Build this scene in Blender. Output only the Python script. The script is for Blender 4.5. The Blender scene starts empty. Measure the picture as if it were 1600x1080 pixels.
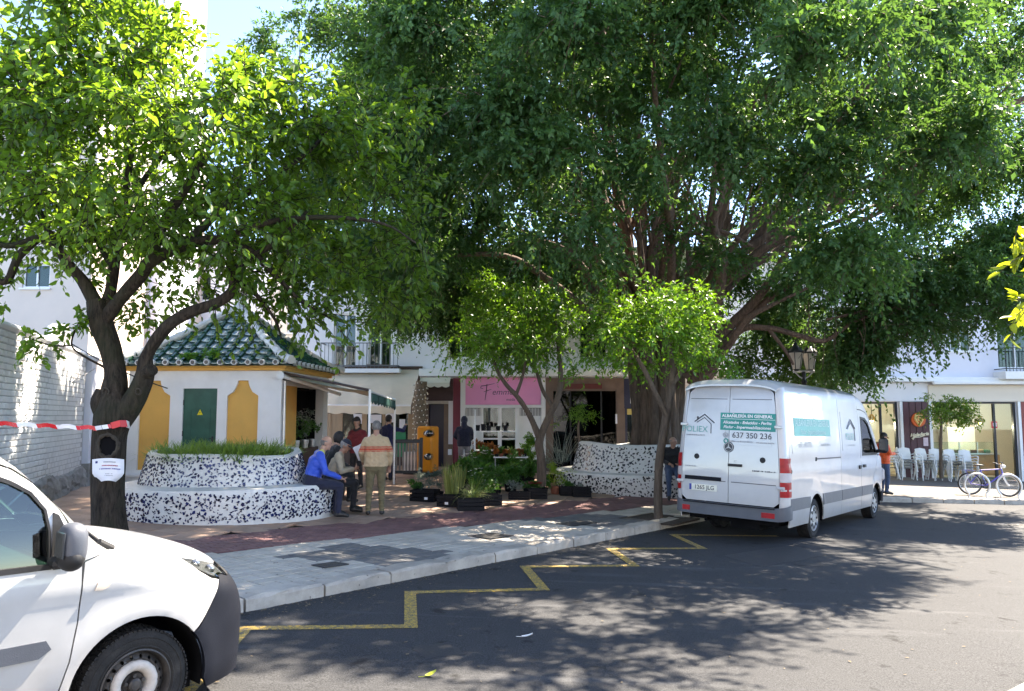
import bpy, math, random
import numpy as np
from mathutils import Vector, Matrix
from mathutils.geometry import delaunay_2d_cdt
random.seed(7)
RNG = np.random.default_rng(7)
scene = bpy.context.scene
COL = scene.collection
R = math.radians
PI = math.pi
# ------------------------------------------------------------------ camera
CAM_Z = 1.98
PITCH = R(5.24)
FPX = 1200.0
cam_data = bpy.data.cameras.new('camera')
cam = bpy.data.objects.new('camera', cam_data)
COL.objects.link(cam)
cam.location = (0, 0, CAM_Z)
cam.rotation_euler = (R(90) + PITCH, 0, 0)
cam_data.sensor_width = 36
cam_data.lens = 36 * FPX / 1600
cam_data.clip_start = 0.05
cam_data.clip_end = 3000
scene.camera = cam
# ------------------------------------------------------------------ sky, sun, exposure
SUN_EL, SUN_AZ = 51.0, 49.0          # azimuth measured from +Y towards +X
world = bpy.data.worlds.new('World')
scene.world = world
world.use_nodes = True
wn = world.node_tree.nodes
wl = world.node_tree.links
wn.clear()
sky = wn.new('ShaderNodeTexSky')
sky.sky_type = 'NISHITA'
sky.sun_disc = False
sky.sun_elevation = R(SUN_EL)
sky.sun_rotation = R(SUN_AZ)
sky.air_density = .5
sky.dust_density = .1
sky.ozone_density = 3.0
bg = wn.new('ShaderNodeBackground')
bg.inputs['Strength'].default_value = 0.11
wo = wn.new('ShaderNodeOutputWorld')
wl.new(sky.outputs[0], bg.inputs[0])
wl.new(bg.outputs[0], wo.inputs[0])
sun_data = bpy.data.lights.new('sun', 'SUN')
sun_data.energy = 3.1
sun_data.angle = R(0.5)
sun_data.color = (1.0, 0.975, 0.955)
sun = bpy.data.objects.new('sun', sun_data)
COL.objects.link(sun)
SDIR = Vector((math.sin(R(SUN_AZ)) * math.cos(R(SUN_EL)), math.cos(R(SUN_AZ)) * math.cos(R(SUN_EL)), math.sin(R(SUN_EL))))
sun.rotation_euler = SDIR.to_track_quat('Z', 'Y').to_euler()
sun.location = SDIR * 60
scene.view_settings.view_transform = 'Standard'
scene.view_settings.look = 'None'
scene.view_settings.gamma = 1.0
scene.view_settings.exposure = 3.1
scene.view_settings.use_curve_mapping = False
scene.view_settings.use_white_balance = True
scene.view_settings.white_balance_temperature = 7900
scene.view_settings.white_balance_tint = 10
scene.render.engine = 'CYCLES'
scene.cycles.use_denoising = True
scene.cycles.max_bounces = 8
scene.cycles.transparent_max_bounces = 12
scene.cycles.caustics_reflective = False
scene.cycles.caustics_refractive = False
# ------------------------------------------------------------------ placing helpers
def gz(x):
 """Height of the road: the street falls gently towards +X."""
 return -0.036 * max(-25.0, min(35.0, x))
def ray(px, py):
 u = (px - 800) / FPX
 v = (540 - py) / FPX
 return Vector((u, math.cos(PITCH) - v * math.sin(PITCH), math.sin(PITCH) + v * math.cos(PITCH)))
def P(px, py, Y):
 """World point at depth Y seen at photo position (px, py)."""
 d = ray(px, py)
 return Vector((0, 0, CAM_Z)) + d * (Y / d.y)
def G(px, py, off=0.0):
 """World point on the sloping ground (+off) seen at photo position."""
 d = ray(px, py)
 t = (off - CAM_Z) / (d.z + 0.036 * d.x)
 return Vector((0, 0, CAM_Z)) + d * t
PAVE = 0.13   # pavement above road
def gp(x, y, off=PAVE):
 return Vector((x, y, gz(x) + off))
# ------------------------------------------------------------------ mesh helpers
class MB:
 def __init__(s):
  s.v = []; s.f = []; s.m = []
 def add(s, vs, fs, mi=0):
  o = len(s.v)
  s.v.extend([tuple(q) for q in vs])
  s.f.extend([tuple(i + o for i in q) for q in fs])
  s.m.extend([mi] * len(fs))
  return s
 def box(s, c, d, rz=0.0, mi=0, rot=None, bev=0.0):
  hx, hy, hz = d[0] / 2, d[1] / 2, d[2] / 2
  M = rot if rot is not None else Matrix.Rotation(rz, 3, 'Z')
  c = Vector(c)
  if bev <= 0:
   vs = [(-hx, -hy, -hz), (hx, -hy, -hz), (hx, hy, -hz), (-hx, hy, -hz), (-hx, -hy, hz), (hx, -hy, hz), (hx, hy, hz), (-hx, hy, hz)]
   fs = [(0, 3, 2, 1), (4, 5, 6, 7), (0, 1, 5, 4), (1, 2, 6, 5), (2, 3, 7, 6), (3, 0, 4, 7)]
  else:
   b = min(bev, hx * .9, hy * .9, hz * .9)
   vs = []; idx = {}
   for sx in (-1, 1):
    for sy in (-1, 1):
     for sz in (-1, 1):
      for a in range(3):
       q = [sx * (hx - (b if a != 0 else 0)), sy * (hy - (b if a != 1 else 0)), sz * (hz - (b if a != 2 else 0))]
       idx[(sx, sy, sz, a)] = len(vs); vs.append(q)
   fs = []
   def I(sx, sy, sz, a): return idx[(sx, sy, sz, a)]
   for sgn in (-1, 1):
    q = [I(sgn, -1, -1, 0), I(sgn, 1, -1, 0), I(sgn, 1, 1, 0), I(sgn, -1, 1, 0)]; fs.append(q if sgn > 0 else q[::-1])
    q = [I(-1, sgn, -1, 1), I(1, sgn, -1, 1), I(1, sgn, 1, 1), I(-1, sgn, 1, 1)]; fs.append(q[::-1] if sgn > 0 else q)
    q = [I(-1, -1, sgn, 2), I(1, -1, sgn, 2), I(1, 1, sgn, 2), I(-1, 1, sgn, 2)]; fs.append(q if sgn > 0 else q[::-1])
   for a1 in (-1, 1):
    for a2 in (-1, 1):
     q = [I(-1, a1, a2, 1), I(1, a1, a2, 1), I(1, a1, a2, 2), I(-1, a1, a2, 2)]; fs.append(q if a1 * a2 < 0 else q[::-1])
     q = [I(a1, -1, a2, 0), I(a1, 1, a2, 0), I(a1, 1, a2, 2), I(a1, -1, a2, 2)]; fs.append(q if a1 * a2 > 0 else q[::-1])
     q = [I(a1, a2, -1, 0), I(a1, a2, 1, 0), I(a1, a2, 1, 1), I(a1, a2, -1, 1)]; fs.append(q if a1 * a2 < 0 else q[::-1])
     for a3 in (-1, 1):
      q = [I(a1, a2, a3, 0), I(a1, a2, a3, 1), I(a1, a2, a3, 2)]; fs.append(q if a1 * a2 * a3 > 0 else q[::-1])
  s.add([c + M @ Vector(q) for q in vs], fs, mi)
  return s
 def tube(s, pts, rads, n=8, mi=0, caps=True, flat=1.0):
  pts = [Vector(p) for p in pts]
  if not hasattr(rads, '__len__'): rads = [rads] * len(pts)
  t0 = (pts[1] - pts[0]).normalized()
  ref = Vector((0, 0, 1)) if abs(t0.z) < .9 else Vector((1, 0, 0))
  a = t0.cross(ref).normalized(); b = t0.cross(a).normalized()
  vs = []
  for i, p in enumerate(pts):
   t = (pts[min(i + 1, len(pts) - 1)] - pts[max(i - 1, 0)])
   if t.length < 1e-9: t = t0
   t.normalize()
   a = (a - t * a.dot(t))
   if a.length < 1e-6: a = t.orthogonal()
   a.normalize(); b = t.cross(a)
   for k in range(n):
    w = 2 * PI * k / n
    vs.append(p + (a * math.cos(w) + b * math.sin(w) * flat) * rads[i])
  fs = []
  for i in range(len(pts) - 1):
   for k in range(n):
    k2 = (k + 1) % n
    fs.append((i * n + k, i * n + k2, (i + 1) * n + k2, (i + 1) * n + k))
  if caps:
   fs.append(tuple(range(n))[::-1]); fs.append(tuple((len(pts) - 1) * n + k for k in range(n)))
  return s.add(vs, fs, mi)
 def cyl(s, p0, p1, r0, r1=None, n=12, mi=0, caps=True):
  return s.tube([p0, p1], [r0, r0 if r1 is None else r1], n, mi, caps)
 def lathe(s, prof, n=24, c=(0, 0, 0), mi=0, axis='Z', caps=False):
  vs = []; c = Vector(c)
  for r, z in prof:
   for k in range(n):
    w = 2 * PI * k / n
    q = (r * math.cos(w), r * math.sin(w), z)
    if axis == 'Y': q = (q[0], z, -q[1])
    if axis == 'X': q = (z, q[0], q[1])
    vs.append(c + Vector(q))
  fs = []
  for i in range(len(prof) - 1):
   for k in range(n):
    k2 = (k + 1) % n
    fs.append((i * n + k, i * n + k2, (i + 1) * n + k2, (i + 1) * n + k))
  if caps:
   fs.append(tuple(range(n))[::-1]); fs.append(tuple((len(prof) - 1) * n + k for k in range(n)))
  return s.add(vs, fs, mi)
 def ell(s, c, r, nu=12, nv=8, mi=0, rot=None):
  vs = []; c = Vector(c)
  M = rot if rot is not None else Matrix.Identity(3)
  for i in range(nv + 1):
   th = PI * i / nv
   for k in range(nu):
    w = 2 * PI * k / nu
    vs.append(c + M @ Vector((r[0] * math.sin(th) * math.cos(w), r[1] * math.sin(th) * math.sin(w), r[2] * math.cos(th))))
  fs = []
  for i in range(nv):
   for k in range(nu):
    k2 = (k + 1) % nu
    fs.append((i * nu + k, (i + 1) * nu + k, (i + 1) * nu + k2, i * nu + k2))
  return s.add(vs, fs, mi)
 def extr(s, poly, vec, mi=0):
  """A polygon (list of 3D points) pushed along vec into a solid."""
  n = len(poly); vec = Vector(vec)
  vs = [Vector(p) for p in poly] + [Vector(p) + vec for p in poly]
  fs = [tuple(range(n))[::-1], tuple(range(n, 2 * n))]
  for i in range(n):
   j = (i + 1) % n
   fs.append((i, j, n + j, n + i))
  return s.add(vs, fs, mi)
 def quad(s, a, b, c, d, mi=0):
  return s.add([a, b, c, d], [(0, 1, 2, 3)], mi)
 def mesh(s, name, mats, smooth=False, angle=35):
  me = bpy.data.meshes.new(name)
  me.from_pydata(s.v, [], s.f)
  for m in (mats if isinstance(mats, (list, tuple)) else [mats]): me.materials.append(m)
  if any(s.m): me.polygons.foreach_set('material_index', s.m)
  finish(me, smooth, angle)
  return me
 def build(s, name, mats, parent=None, smooth=False, loc=None, rot=None, angle=35):
  return link(name, s.mesh(name, mats, smooth, angle), parent, loc, rot)
def fix_normals(me):
 import bmesh
 bm = bmesh.new(); bm.from_mesh(me)
 bmesh.ops.recalc_face_normals(bm, faces=bm.faces)
 bm.to_mesh(me); bm.free()
def finish(me, smooth, angle=35, fix=True):
 if fix and len(me.polygons) < 60000: fix_normals(me)
 if smooth:
  me.polygons.foreach_set('use_smooth', [True] * len(me.polygons))
  me.set_sharp_from_angle(angle=R(angle))
 me.update()
def link(name, data, parent=None, loc=None, rot=None):
 o = bpy.data.objects.new(name, data)
 COL.objects.link(o)
 if parent is not None: o.parent = parent
 if loc is not None: o.location = loc
 if rot is not None: o.rotation_euler = rot
 return o
def tag(o, label=None, cat=None, group=None, kind=None):
 if label: o['label'] = label
 if cat: o['category'] = cat
 if group: o['group'] = group
 if kind: o['kind'] = kind
 return o
def thing(name, label, cat, loc=(0, 0, 0), rz=0.0, group=None, mat4=None):
 o = bpy.data.objects.new(name, None)
 o.empty_display_size = .2
 COL.objects.link(o)
 if mat4 is not None: o.matrix_world = mat4
 else:
  o.location = loc; o.rotation_euler = (0, 0, rz)
 return tag(o, label, cat, group)
KIDS = {}
def copy_tree(o, parent=None):
 c = o.copy(); COL.objects.link(c)
 if parent is not None: c.parent = parent
 for ch in list(o.children): copy_tree(ch, c)
 return c
def ground_mat(x, y, heading, off=0.0):
 """Frame on the sloping road: x along heading, z the road's normal."""
 n = Vector((0.036, 0, 1)).normalized()
 h = Vector((math.cos(heading), math.sin(heading), 0))
 h = (h - n * h.dot(n)).normalized()
 l = n.cross(h)
 M = Matrix((h, l, n)).transposed().to_4x4()
 M.translation = Vector((x, y, gz(x) + off))
 return M
def pip(x, y, poly):
 """vectorised point in polygon"""
 x = np.asarray(x, float); y = np.asarray(y, float)
 ins = np.zeros(x.shape, bool)
 n = len(poly)
 for i in range(n):
  x0, y0 = poly[i]; x1, y1 = poly[(i + 1) % n]
  if y0 == y1: continue
  c = ((y0 > y) != (y1 > y)) & (x < (x1 - x0) * (y - y0) / (y1 - y0) + x0)
  ins ^= c
 return ins
def dens(poly, step):
 out = []
 n = len(poly)
 for i in range(n):
  a = poly[i]; b = poly[(i + 1) % n]
  L = math.hypot(b[0] - a[0], b[1] - a[1])
  k = max(1, int(round(L / step)))
  for j in range(k):
   t = j / k
   out.append((a[0] + (b[0] - a[0]) * t, a[1] + (b[1] - a[1]) * t))
 return out
def fill2d(outline, holes=(), step=.06):
 """Triangulated polygon with holes and inner points: (points, triangles, loops)."""
 loops = [dens(outline, step)] + [dens(h, step) for h in holes]
 pts = []; edges = []; li = []
 for lp in loops:
  o = len(pts); n = len(lp)
  pts += lp; li.append(list(range(o, o + n)))
  edges += [(o + i, o + (i + 1) % n) for i in range(n)]
 xs = [p[0] for p in loops[0]]; ys = [p[1] for p in loops[0]]
 gx, gy = np.meshgrid(np.arange(min(xs) + step * .5, max(xs), step), np.arange(min(ys) + step * .5, max(ys), step))
 gx = gx.ravel(); gy = gy.ravel()
 if len(gx):
  ok = pip(gx, gy, loops[0])
  for h in loops[1:]: ok &= ~pip(gx, gy, h)
  bp = np.array(pts)
  gx = gx[ok]; gy = gy[ok]
  if len(gx):
   d = np.min((gx[:, None] - bp[None, :, 0]) ** 2 + (gy[:, None] - bp[None, :, 1]) ** 2, axis=1)
   k = d > (step * .45) ** 2
   pts += list(zip(gx[k], gy[k]))
 res = delaunay_2d_cdt([Vector((float(a), float(b))) for a, b in pts], edges, [], 0, 1e-6)
 vo, fo, orig = res[0], res[2], res[3]
 vo = [(v.x, v.y) for v in vo]
 tri = np.array([f for f in fo if len(f) == 3])
 va = np.array(vo)
 cen = va[tri].mean(axis=1)
 ok = pip(cen[:, 0], cen[:, 1], loops[0])
 for h in loops[1:]: ok &= ~pip(cen[:, 0], cen[:, 1], h)
 remap = {}
 for i, os_ in enumerate(orig):
  for q in os_: remap[q] = i
 loops_i = [[remap[i] for i in l] for l in li]
 return vo, [tuple(t) for t in tri[ok]], loops_i
def panel(name, outline, mapf, mat, parent=None, holes=(), step=.06, rim=.02, inward=None, off=0.0, angle=40):
 """A shaped skin: a flat outline with holes laid on the surface mapf(s, t), its edges turned inwards by rim."""
 vo, tri, loops = fill2d(outline, holes, step)
 P3 = [Vector(mapf(a, b)) for a, b in vo]
 inward = inward or (lambda p: Vector((0, -p.y, 0)).normalized())
 if off:
  P3 = [p - inward(p) * off for p in P3]
 mb = MB()
 fs = []
 for t in tri:
  a, b, c = (P3[i] for i in t)
  nrm = (b - a).cross(c - a)
  fs.append(t if nrm.dot(inward((a + b + c) / 3)) < 0 else t[::-1])
 mb.add(P3, fs)
 if rim:
  for lp in loops:
   a = [P3[i] for i in lp]; b = [p + inward(p) * rim for p in a]
   n = len(a)
   mb.add(a + b, [(i, (i + 1) % n, n + (i + 1) % n, n + i) for i in range(n)])
 me = bpy.data.meshes.new(name)
 me.from_pydata(mb.v, [], mb.f)
 me.materials.append(mat)
 me.polygons.foreach_set('use_smooth', [True] * len(me.polygons))
 me.set_sharp_from_angle(angle=R(angle))
 me.update()
 return link(name, me, parent)
def text_mesh(body, size, align='CENTER', ext=0.0, shear=0.0, bold=0.0):
 cu = bpy.data.curves.new('lettering', 'FONT')
 cu.body = body; cu.size = size; cu.align_x = align; cu.align_y = 'CENTER'
 cu.extrude = ext; cu.shear = shear; cu.offset = bold; cu.resolution_u = 3
 o = bpy.data.objects.new('lettering', cu); COL.objects.link(o)
 bpy.context.view_layer.update()
 me = bpy.data.meshes.new_from_object(o.evaluated_get(bpy.context.evaluated_depsgraph_get()))
 bpy.data.objects.remove(o); bpy.data.curves.remove(cu)
 return me
def text(name, body, size, mat, parent, mapf, align='CENTER', shear=0.0, bold=0.0, ext=0.0):
 """Lettering laid on a surface: mapf takes the flat text's (x, y, z) to 3D."""
 me = text_mesh(body, size, align, ext, shear, bold)
 for v in me.vertices: v.co = mapf(v.co.x, v.co.y, v.co.z)
 me.materials.clear(); me.materials.append(mat)
 return link(name, me, parent)
# ------------------------------------------------------------------ materials
MATS = {}
def _nt(name):
 m = bpy.data.materials.new(name); m.use_nodes = True
 t = m.node_tree
 b = t.nodes['Principled BSDF']
 return m, t.nodes, t.links, b
def _noise(n, l, vec, scale, detail=4, rough=.55, dist=0.0):
 x = n.new('ShaderNodeTexNoise'); x.inputs['Scale'].default_value = scale
 x.inputs['Detail'].default_value = detail; x.inputs['Roughness'].default_value = rough
 x.inputs['Distortion'].default_value = dist
 if vec is not None: l.new(vec, x.inputs['Vector'])
 return x
def _ramp(n, l, src, p0, p1, c0=(0, 0, 0, 1), c1=(1, 1, 1, 1)):
 r = n.new('ShaderNodeValToRGB')
 r.color_ramp.elements[0].position = p0; r.color_ramp.elements[1].position = p1
 r.color_ramp.elements[0].color = c0; r.color_ramp.elements[1].color = c1
 l.new(src, r.inputs[0])
 return r
def _mix(n, l, fac, a, b, mode='MIX'):
 x = n.new('ShaderNodeMix'); x.data_type = 'RGBA'; x.blend_type = mode
 if hasattr(fac, 'is_linked'): l.new(fac, x.inputs[0])
 else: x.inputs[0].default_value = fac
 for s, v in ((6, a), (7, b)):
  if hasattr(v, 'is_linked'): l.new(v, x.inputs[s])
  else: x.inputs[s].default_value = (*v[:3], 1)
 return x.outputs[2]
def mat(name, col, rough=.6, var=.12, scale=5, bump=0.0, bscale=60, metal=0.0, spec=.5, coat=0.0, dirt=0.0, dirtcol=(.12, .1, .08), dscale=2.5, world=False, stretch=None, sheen=0.0):
 if name in MATS: return MATS[name]
 m, n, l, b = _nt(name)
 tc = n.new('ShaderNodeTexCoord')
 vec = tc.outputs['Object']
 if world:
  g = n.new('ShaderNodeNewGeometry'); vec = g.outputs['Position']
 if stretch:
  mp = n.new('ShaderNodeMapping'); mp.inputs['Scale'].default_value = stretch
  l.new(vec, mp.inputs['Vector']); vec = mp.outputs['Vector']
 nz = _noise(n, l, vec, scale)
 r = _ramp(n, l, nz.outputs[0], .3, .7)
 lo = tuple(c * (1 - var) for c in col); hi = tuple(min(1, c * (1 + var)) for c in col)
 c = _mix(n, l, r.outputs[0], lo, hi)
 if dirt:
  nd = _noise(n, l, vec, dscale, 6, .65)
  rd = _ramp(n, l, nd.outputs[0], .5, .78)
  mm = n.new('ShaderNodeMath'); mm.operation = 'MULTIPLY'; mm.inputs[1].default_value = dirt
  l.new(rd.outputs[0], mm.inputs[0])
  c = _mix(n, l, mm.outputs[0], c, dirtcol)
 l.new(c, b.inputs['Base Color'])
 b.inputs['Roughness'].default_value = rough
 b.inputs['Metallic'].default_value = metal
 b.inputs['Specular IOR Level'].default_value = spec
 b.inputs['Coat Weight'].default_value = coat
 b.inputs['Coat Roughness'].default_value = .06
 b.inputs['Sheen Weight'].default_value = sheen
 if bump:
  nb = _noise(n, l, vec, bscale, 5)
  bp = n.new('ShaderNodeBump'); bp.inputs['Strength'].default_value = bump; bp.inputs['Distance'].default_value = .02
  l.new(nb.outputs[0], bp.inputs['Height']); l.new(bp.outputs[0], b.inputs['Normal'])
 MATS[name] = m
 return m
def emit(name, col, strength):
 m, n, l, b = _nt(name)
 b.inputs['Base Color'].default_value = (*col, 1)
 b.inputs['Emission Color'].default_value = (*col, 1)
 b.inputs['Emission Strength'].default_value = strength
 return m
def glassmat(name, tint=(.9, .95, .93), refl=.12, rough=.02):
 m, n, l, b = _nt(name)
 n.remove(b)
 out = [x for x in n if x.type == 'OUTPUT_MATERIAL'][0]
 tr = n.new('ShaderNodeBsdfTransparent'); tr.inputs[0].default_value = (*tint, 1)
 gl = n.new('ShaderNodeBsdfGlossy'); gl.inputs['Roughness'].default_value = rough
 fr = n.new('ShaderNodeFresnel'); fr.inputs[0].default_value = 1.5
 ma = n.new('ShaderNodeMath'); ma.operation = 'ADD'; ma.inputs[1].default_value = refl; ma.use_clamp = True
 l.new(fr.outputs[0], ma.inputs[0])
 mx = n.new('ShaderNodeMixShader')
 l.new(ma.outputs[0], mx.inputs[0]); l.new(tr.outputs[0], mx.inputs[1]); l.new(gl.outputs[0], mx.inputs[2])
 l.new(mx.outputs[0], out.inputs[0])
 return m
def leafmat(name, dark, light, trans, tw=.35, rough=.42, spec=.5):
 m, n, l, b = _nt(name)
 out = [x for x in n if x.type == 'OUTPUT_MATERIAL'][0]
 at = n.new('ShaderNodeAttribute'); at.attribute_name = 'rnd'
 c = _mix(n, l, at.outputs['Fac'], dark, light)
 l.new(c, b.inputs['Base Color'])
 b.inputs['Roughness'].default_value = rough
 b.inputs['Specular IOR Level'].default_value = spec
 t = n.new('ShaderNodeBsdfTranslucent')
 ct = _mix(n, l, at.outputs['Fac'], tuple(q * .7 for q in trans), trans)
 l.new(ct, t.inputs[0])
 mx = n.new('ShaderNodeMixShader'); mx.inputs[0].default_value = tw
 l.new(b.outputs[0], mx.inputs[1]); l.new(t.outputs[0], mx.inputs[2]); l.new(mx.outputs[0], out.inputs[0])
 return m
def asphalt_mat():
 m, n, l, b = _nt('asphalt')
 g = n.new('ShaderNodeNewGeometry'); v = g.outputs['Position']
 fine = _noise(n, l, v, 85, 4, .75)
 med = _noise(n, l, v, 28, 4, .7)
 big = _noise(n, l, v, .55, 5, .6)
 c1 = _mix(n, l, _ramp(n, l, fine.outputs[0], .40, .62).outputs[0], (.0085, .009, .0105), (.078, .079, .082))
 c2 = _mix(n, l, _ramp(n, l, med.outputs[0], .44, .60).outputs[0], c1, (.040, .0405, .042))
 c2 = _mix(n, l, .5, c1, c2)
 c3 = _mix(n, l, _ramp(n, l, big.outputs[0], .35, .7).outputs[0], c2, (.058, .0585, .060))
 c3 = _mix(n, l, .3, c2, c3)
 mp = n.new('ShaderNodeMapping'); mp.inputs['Rotation'].default_value = (0, 0, R(-51.7)); mp.inputs['Scale'].default_value = (.25, 2.2, 1)
 l.new(v, mp.inputs[0])
 st = _noise(n, l, mp.outputs[0], 1.3, 6, .62)
 c4 = _mix(n, l, _ramp(n, l, st.outputs[0], .58, .72).outputs[0], c3, (.115, .116, .12))
 c4 = _mix(n, l, .45, c3, c4)
 sp = _noise(n, l, v, 3.1, 4, .6)
 c5 = _mix(n, l, _ramp(n, l, sp.outputs[0], .62, .72).outputs[0], c4, (.011, .011, .0115))
 vo = n.new('ShaderNodeTexVoronoi'); vo.feature = 'DISTANCE_TO_EDGE'; vo.inputs['Scale'].default_value = .22
 wv = _noise(n, l, v, 1.6, 5)
 mv = _mix(n, l, .18, v, wv.outputs['Color'])
 l.new(mv, vo.inputs['Vector'])
 cr = _ramp(n, l, vo.outputs['Distance'], .0, .003, (.5, .5, .5, 1), (0, 0, 0, 1))
 c6 = _mix(n, l, cr.outputs[0], c5, (.03, .03, .03))
 l.new(c6, b.inputs['Base Color'])
 b.inputs['Roughness'].default_value = .8
 b.inputs['Specular IOR Level'].default_value = .22
 bp = n.new('ShaderNodeBump'); bp.inputs['Strength'].default_value = .55; bp.inputs['Distance'].default_value = .006
 l.new(fine.outputs[0], bp.inputs['Height']); l.new(bp.outputs[0], b.inputs['Normal'])
 return m
def paint_line_mat():
 m, n, l, b = _nt('road_paint_yellow')
 g = n.new('ShaderNodeNewGeometry'); v = g.outputs['Position']
 a = _noise(n, l, v, 26, 6, .7)
 f = _noise(n, l, v, 140, 3, .7)
 mm = n.new('ShaderNodeMath'); mm.operation = 'ADD'; l.new(a.outputs[0], mm.inputs[0]); l.new(f.outputs[0], mm.inputs[1])
 w = _ramp(n, l, mm.outputs[0], .96, 1.08)
 y = _mix(n, l, _noise(n, l, v, 7, 3).outputs[0], (.50, .30, .035), (.70, .45, .07))
 c = _mix(n, l, w.outputs[0], y, (.11, .095, .07))
 l.new(c, b.inputs['Base Color']); b.inputs['Roughness'].default_value = .6
 return m
def tile_mat(name, c0, c1, groove=None, grime=.35, rough=.7, scale=1.0):
 """Paving: each tile its own tint (by object or island position), stains and, if groove is set, fine ribs (relief only)."""
 m, n, l, b = _nt(name)
 g = n.new('ShaderNodeNewGeometry'); v = g.outputs['Position']
 isl = g.outputs['Random Per Island']
 oi = n.new('ShaderNodeObjectInfo')
 ad = n.new('ShaderNodeMath'); ad.operation = 'ADD'; l.new(isl, ad.inputs[0]); l.new(oi.outputs['Random'], ad.inputs[1])
 fr = n.new('ShaderNodeMath'); fr.operation = 'FRACT'; l.new(ad.outputs[0], fr.inputs[0])
 c = _mix(n, l, fr.outputs[0], c0, c1)
 nz = _noise(n, l, v, 2.2 * scale, 6, .65)
 c = _mix(n, l, _ramp(n, l, nz.outputs[0], .42, .75).outputs[0], c, tuple(q * (1 - grime) for q in c0))
 f = _noise(n, l, v, 90, 4, .7)
 c = _mix(n, l, _ramp(n, l, f.outputs[0], .3, .7).outputs[0], c, tuple(min(1, q * 1.12) for q in c1), 'MIX') if False else _mix(n, l, .25, c, _mix(n, l, f.outputs[0], tuple(q * .5 for q in c0), tuple(min(1, q * 1.3) for q in c1)))
 sp = _noise(n, l, v, 11, 2, .5)
 c = _mix(n, l, _ramp(n, l, sp.outputs[0], .70, .74).outputs[0], c, tuple(q * .35 for q in c0))
 l.new(c, b.inputs['Base Color']); b.inputs['Roughness'].default_value = rough
 bp = n.new('ShaderNodeBump'); bp.inputs['Strength'].default_value = .4; bp.inputs['Distance'].default_value = .006
 if groove:
  ang, per = groove
  mp = n.new('ShaderNodeMapping'); mp.inputs['Rotation'].default_value = (0, 0, -ang)
  l.new(v, mp.inputs[0])
  wv = n.new('ShaderNodeTexWave'); wv.inputs['Scale'].default_value = .31 / per
  l.new(mp.outputs[0], wv.inputs[0])
  l.new(wv.outputs[0], bp.inputs['Height']); bp.inputs['Strength'].default_value = .6
 else:
  l.new(f.outputs[0], bp.inputs['Height'])
 l.new(bp.outputs[0], b.inputs['Normal'])
 return m
def bark_mat(name, c0, c1, vert=(7, 7, 1.2), bump=.8, moss=None):
 m, n, l, b = _nt(name)
 tc = n.new('ShaderNodeTexCoord')
 mp = n.new('ShaderNodeMapping'); mp.inputs['Scale'].default_value = vert
 l.new(tc.outputs['Object'], mp.inputs[0])
 a = _noise(n, l, mp.outputs[0], 3.0, 7, .65, .4)
 c = _mix(n, l, _ramp(n, l, a.outputs[0], .32, .68).outputs[0], c0, c1)
 if moss:
  g = _noise(n, l, tc.outputs['Object'], 1.4, 4)
  c = _mix(n, l, _ramp(n, l, g.outputs[0], .5, .7).outputs[0], c, moss)
 l.new(c, b.inputs['Base Color']); b.inputs['Roughness'].default_value = .85
 b.inputs['Specular IOR Level'].default_value = .25
 bp = n.new('ShaderNodeBump'); bp.inputs['Strength'].default_value = bump; bp.inputs['Distance'].default_value = .03
 l.new(a.outputs[0], bp.inputs['Height']); l.new(bp.outputs[0], b.inputs['Normal'])
 return m
M_asphalt = asphalt_mat()
M_yellow_line = paint_line_mat()
KANG = R(51.7)          # direction of the kerb
M_walk = tile_mat('pavement_tile_grey', (.43, .385, .325), (.53, .48, .41), groove=(KANG, .05), grime=.3)
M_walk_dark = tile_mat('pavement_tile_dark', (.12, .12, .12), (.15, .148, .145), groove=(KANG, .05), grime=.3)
M_plaza = tile_mat('plaza_tile_terracotta', (.36, .225, .16), (.48, .32, .235), grime=.4)
M_maroon = tile_mat('maroon_paver', (.16, .075, .075), (.24, .12, .11), grime=.35)
M_kerb = tile_mat('kerb_granite', (.38, .335, .28), (.50, .45, .385), grime=.6)
M_mortar = mat('mortar', (.13, .115, .10), .9, .25, 8, .3, 80, world=True)
M_white_wall = mat('white_render', (.80, .80, .82), .85, .03, 1.5, .12, 40, dirt=.10, dirtcol=(.55, .53, .5), dscale=.7, world=True)
M_lav_wall = mat('lavender_white_render', (.74, .75, .82), .85, .03, 1.5, .12, 40, dirt=.12, dirtcol=(.5, .5, .52), dscale=.6, world=True)
M_cream_wall = mat('cream_render', (.78, .70, .58), .85, .04, 1.2, .12, 40, dirt=.15, dirtcol=(.5, .45, .38), dscale=.6, world=True)
M_pinkcream = mat('pinkish_cream_render', (.76, .64, .55), .85, .04, 1.2, .1, 40, world=True)
M_brick_white = mat('painted_brick', (.80, .795, .79), .75, .07, 3, .25, 50, dirt=.3, dirtcol=(.42, .41, .40), dscale=1.6, world=True)
M_brick_joint = mat('painted_joint', (.46, .455, .45), .9, .1, 6, .3, 60, world=True)
M_rock = mat('plinth_rock', (.30, .29, .275), .9, .4, 4, .9, 12, world=True)
M_white_paint = mat('white_gloss_paint', (.82, .82, .80), .35, .03, 3, dirt=.08, dirtcol=(.5, .48, .44))
M_white_plastic = mat('white_plastic', (.78, .79, .77), .38, .05, 3, dirt=.15, dirtcol=(.5, .5, .47), dscale=3)
M_black = mat('black_plastic', (.010, .010, .011), .6, .2, 8, .08, 90)
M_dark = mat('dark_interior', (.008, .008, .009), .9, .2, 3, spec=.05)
M_gunmetal = mat('dark_iron', (.03, .032, .036), .45, .15, 10, metal=.4)
M_steel = mat('brushed_steel', (.55, .56, .57), .3, .08, 6, metal=.9)
M_galv = mat('galvanised_steel', (.62, .63, .63), .38, .1, 8, metal=.65)
M_glass = glassmat('window_glass')
M_glass_dark = glassmat('tinted_glass', (.42, .55, .50), .01)
M_shop_glass = glassmat('shop_glass', (.86, .93, .90), -.01)
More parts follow.
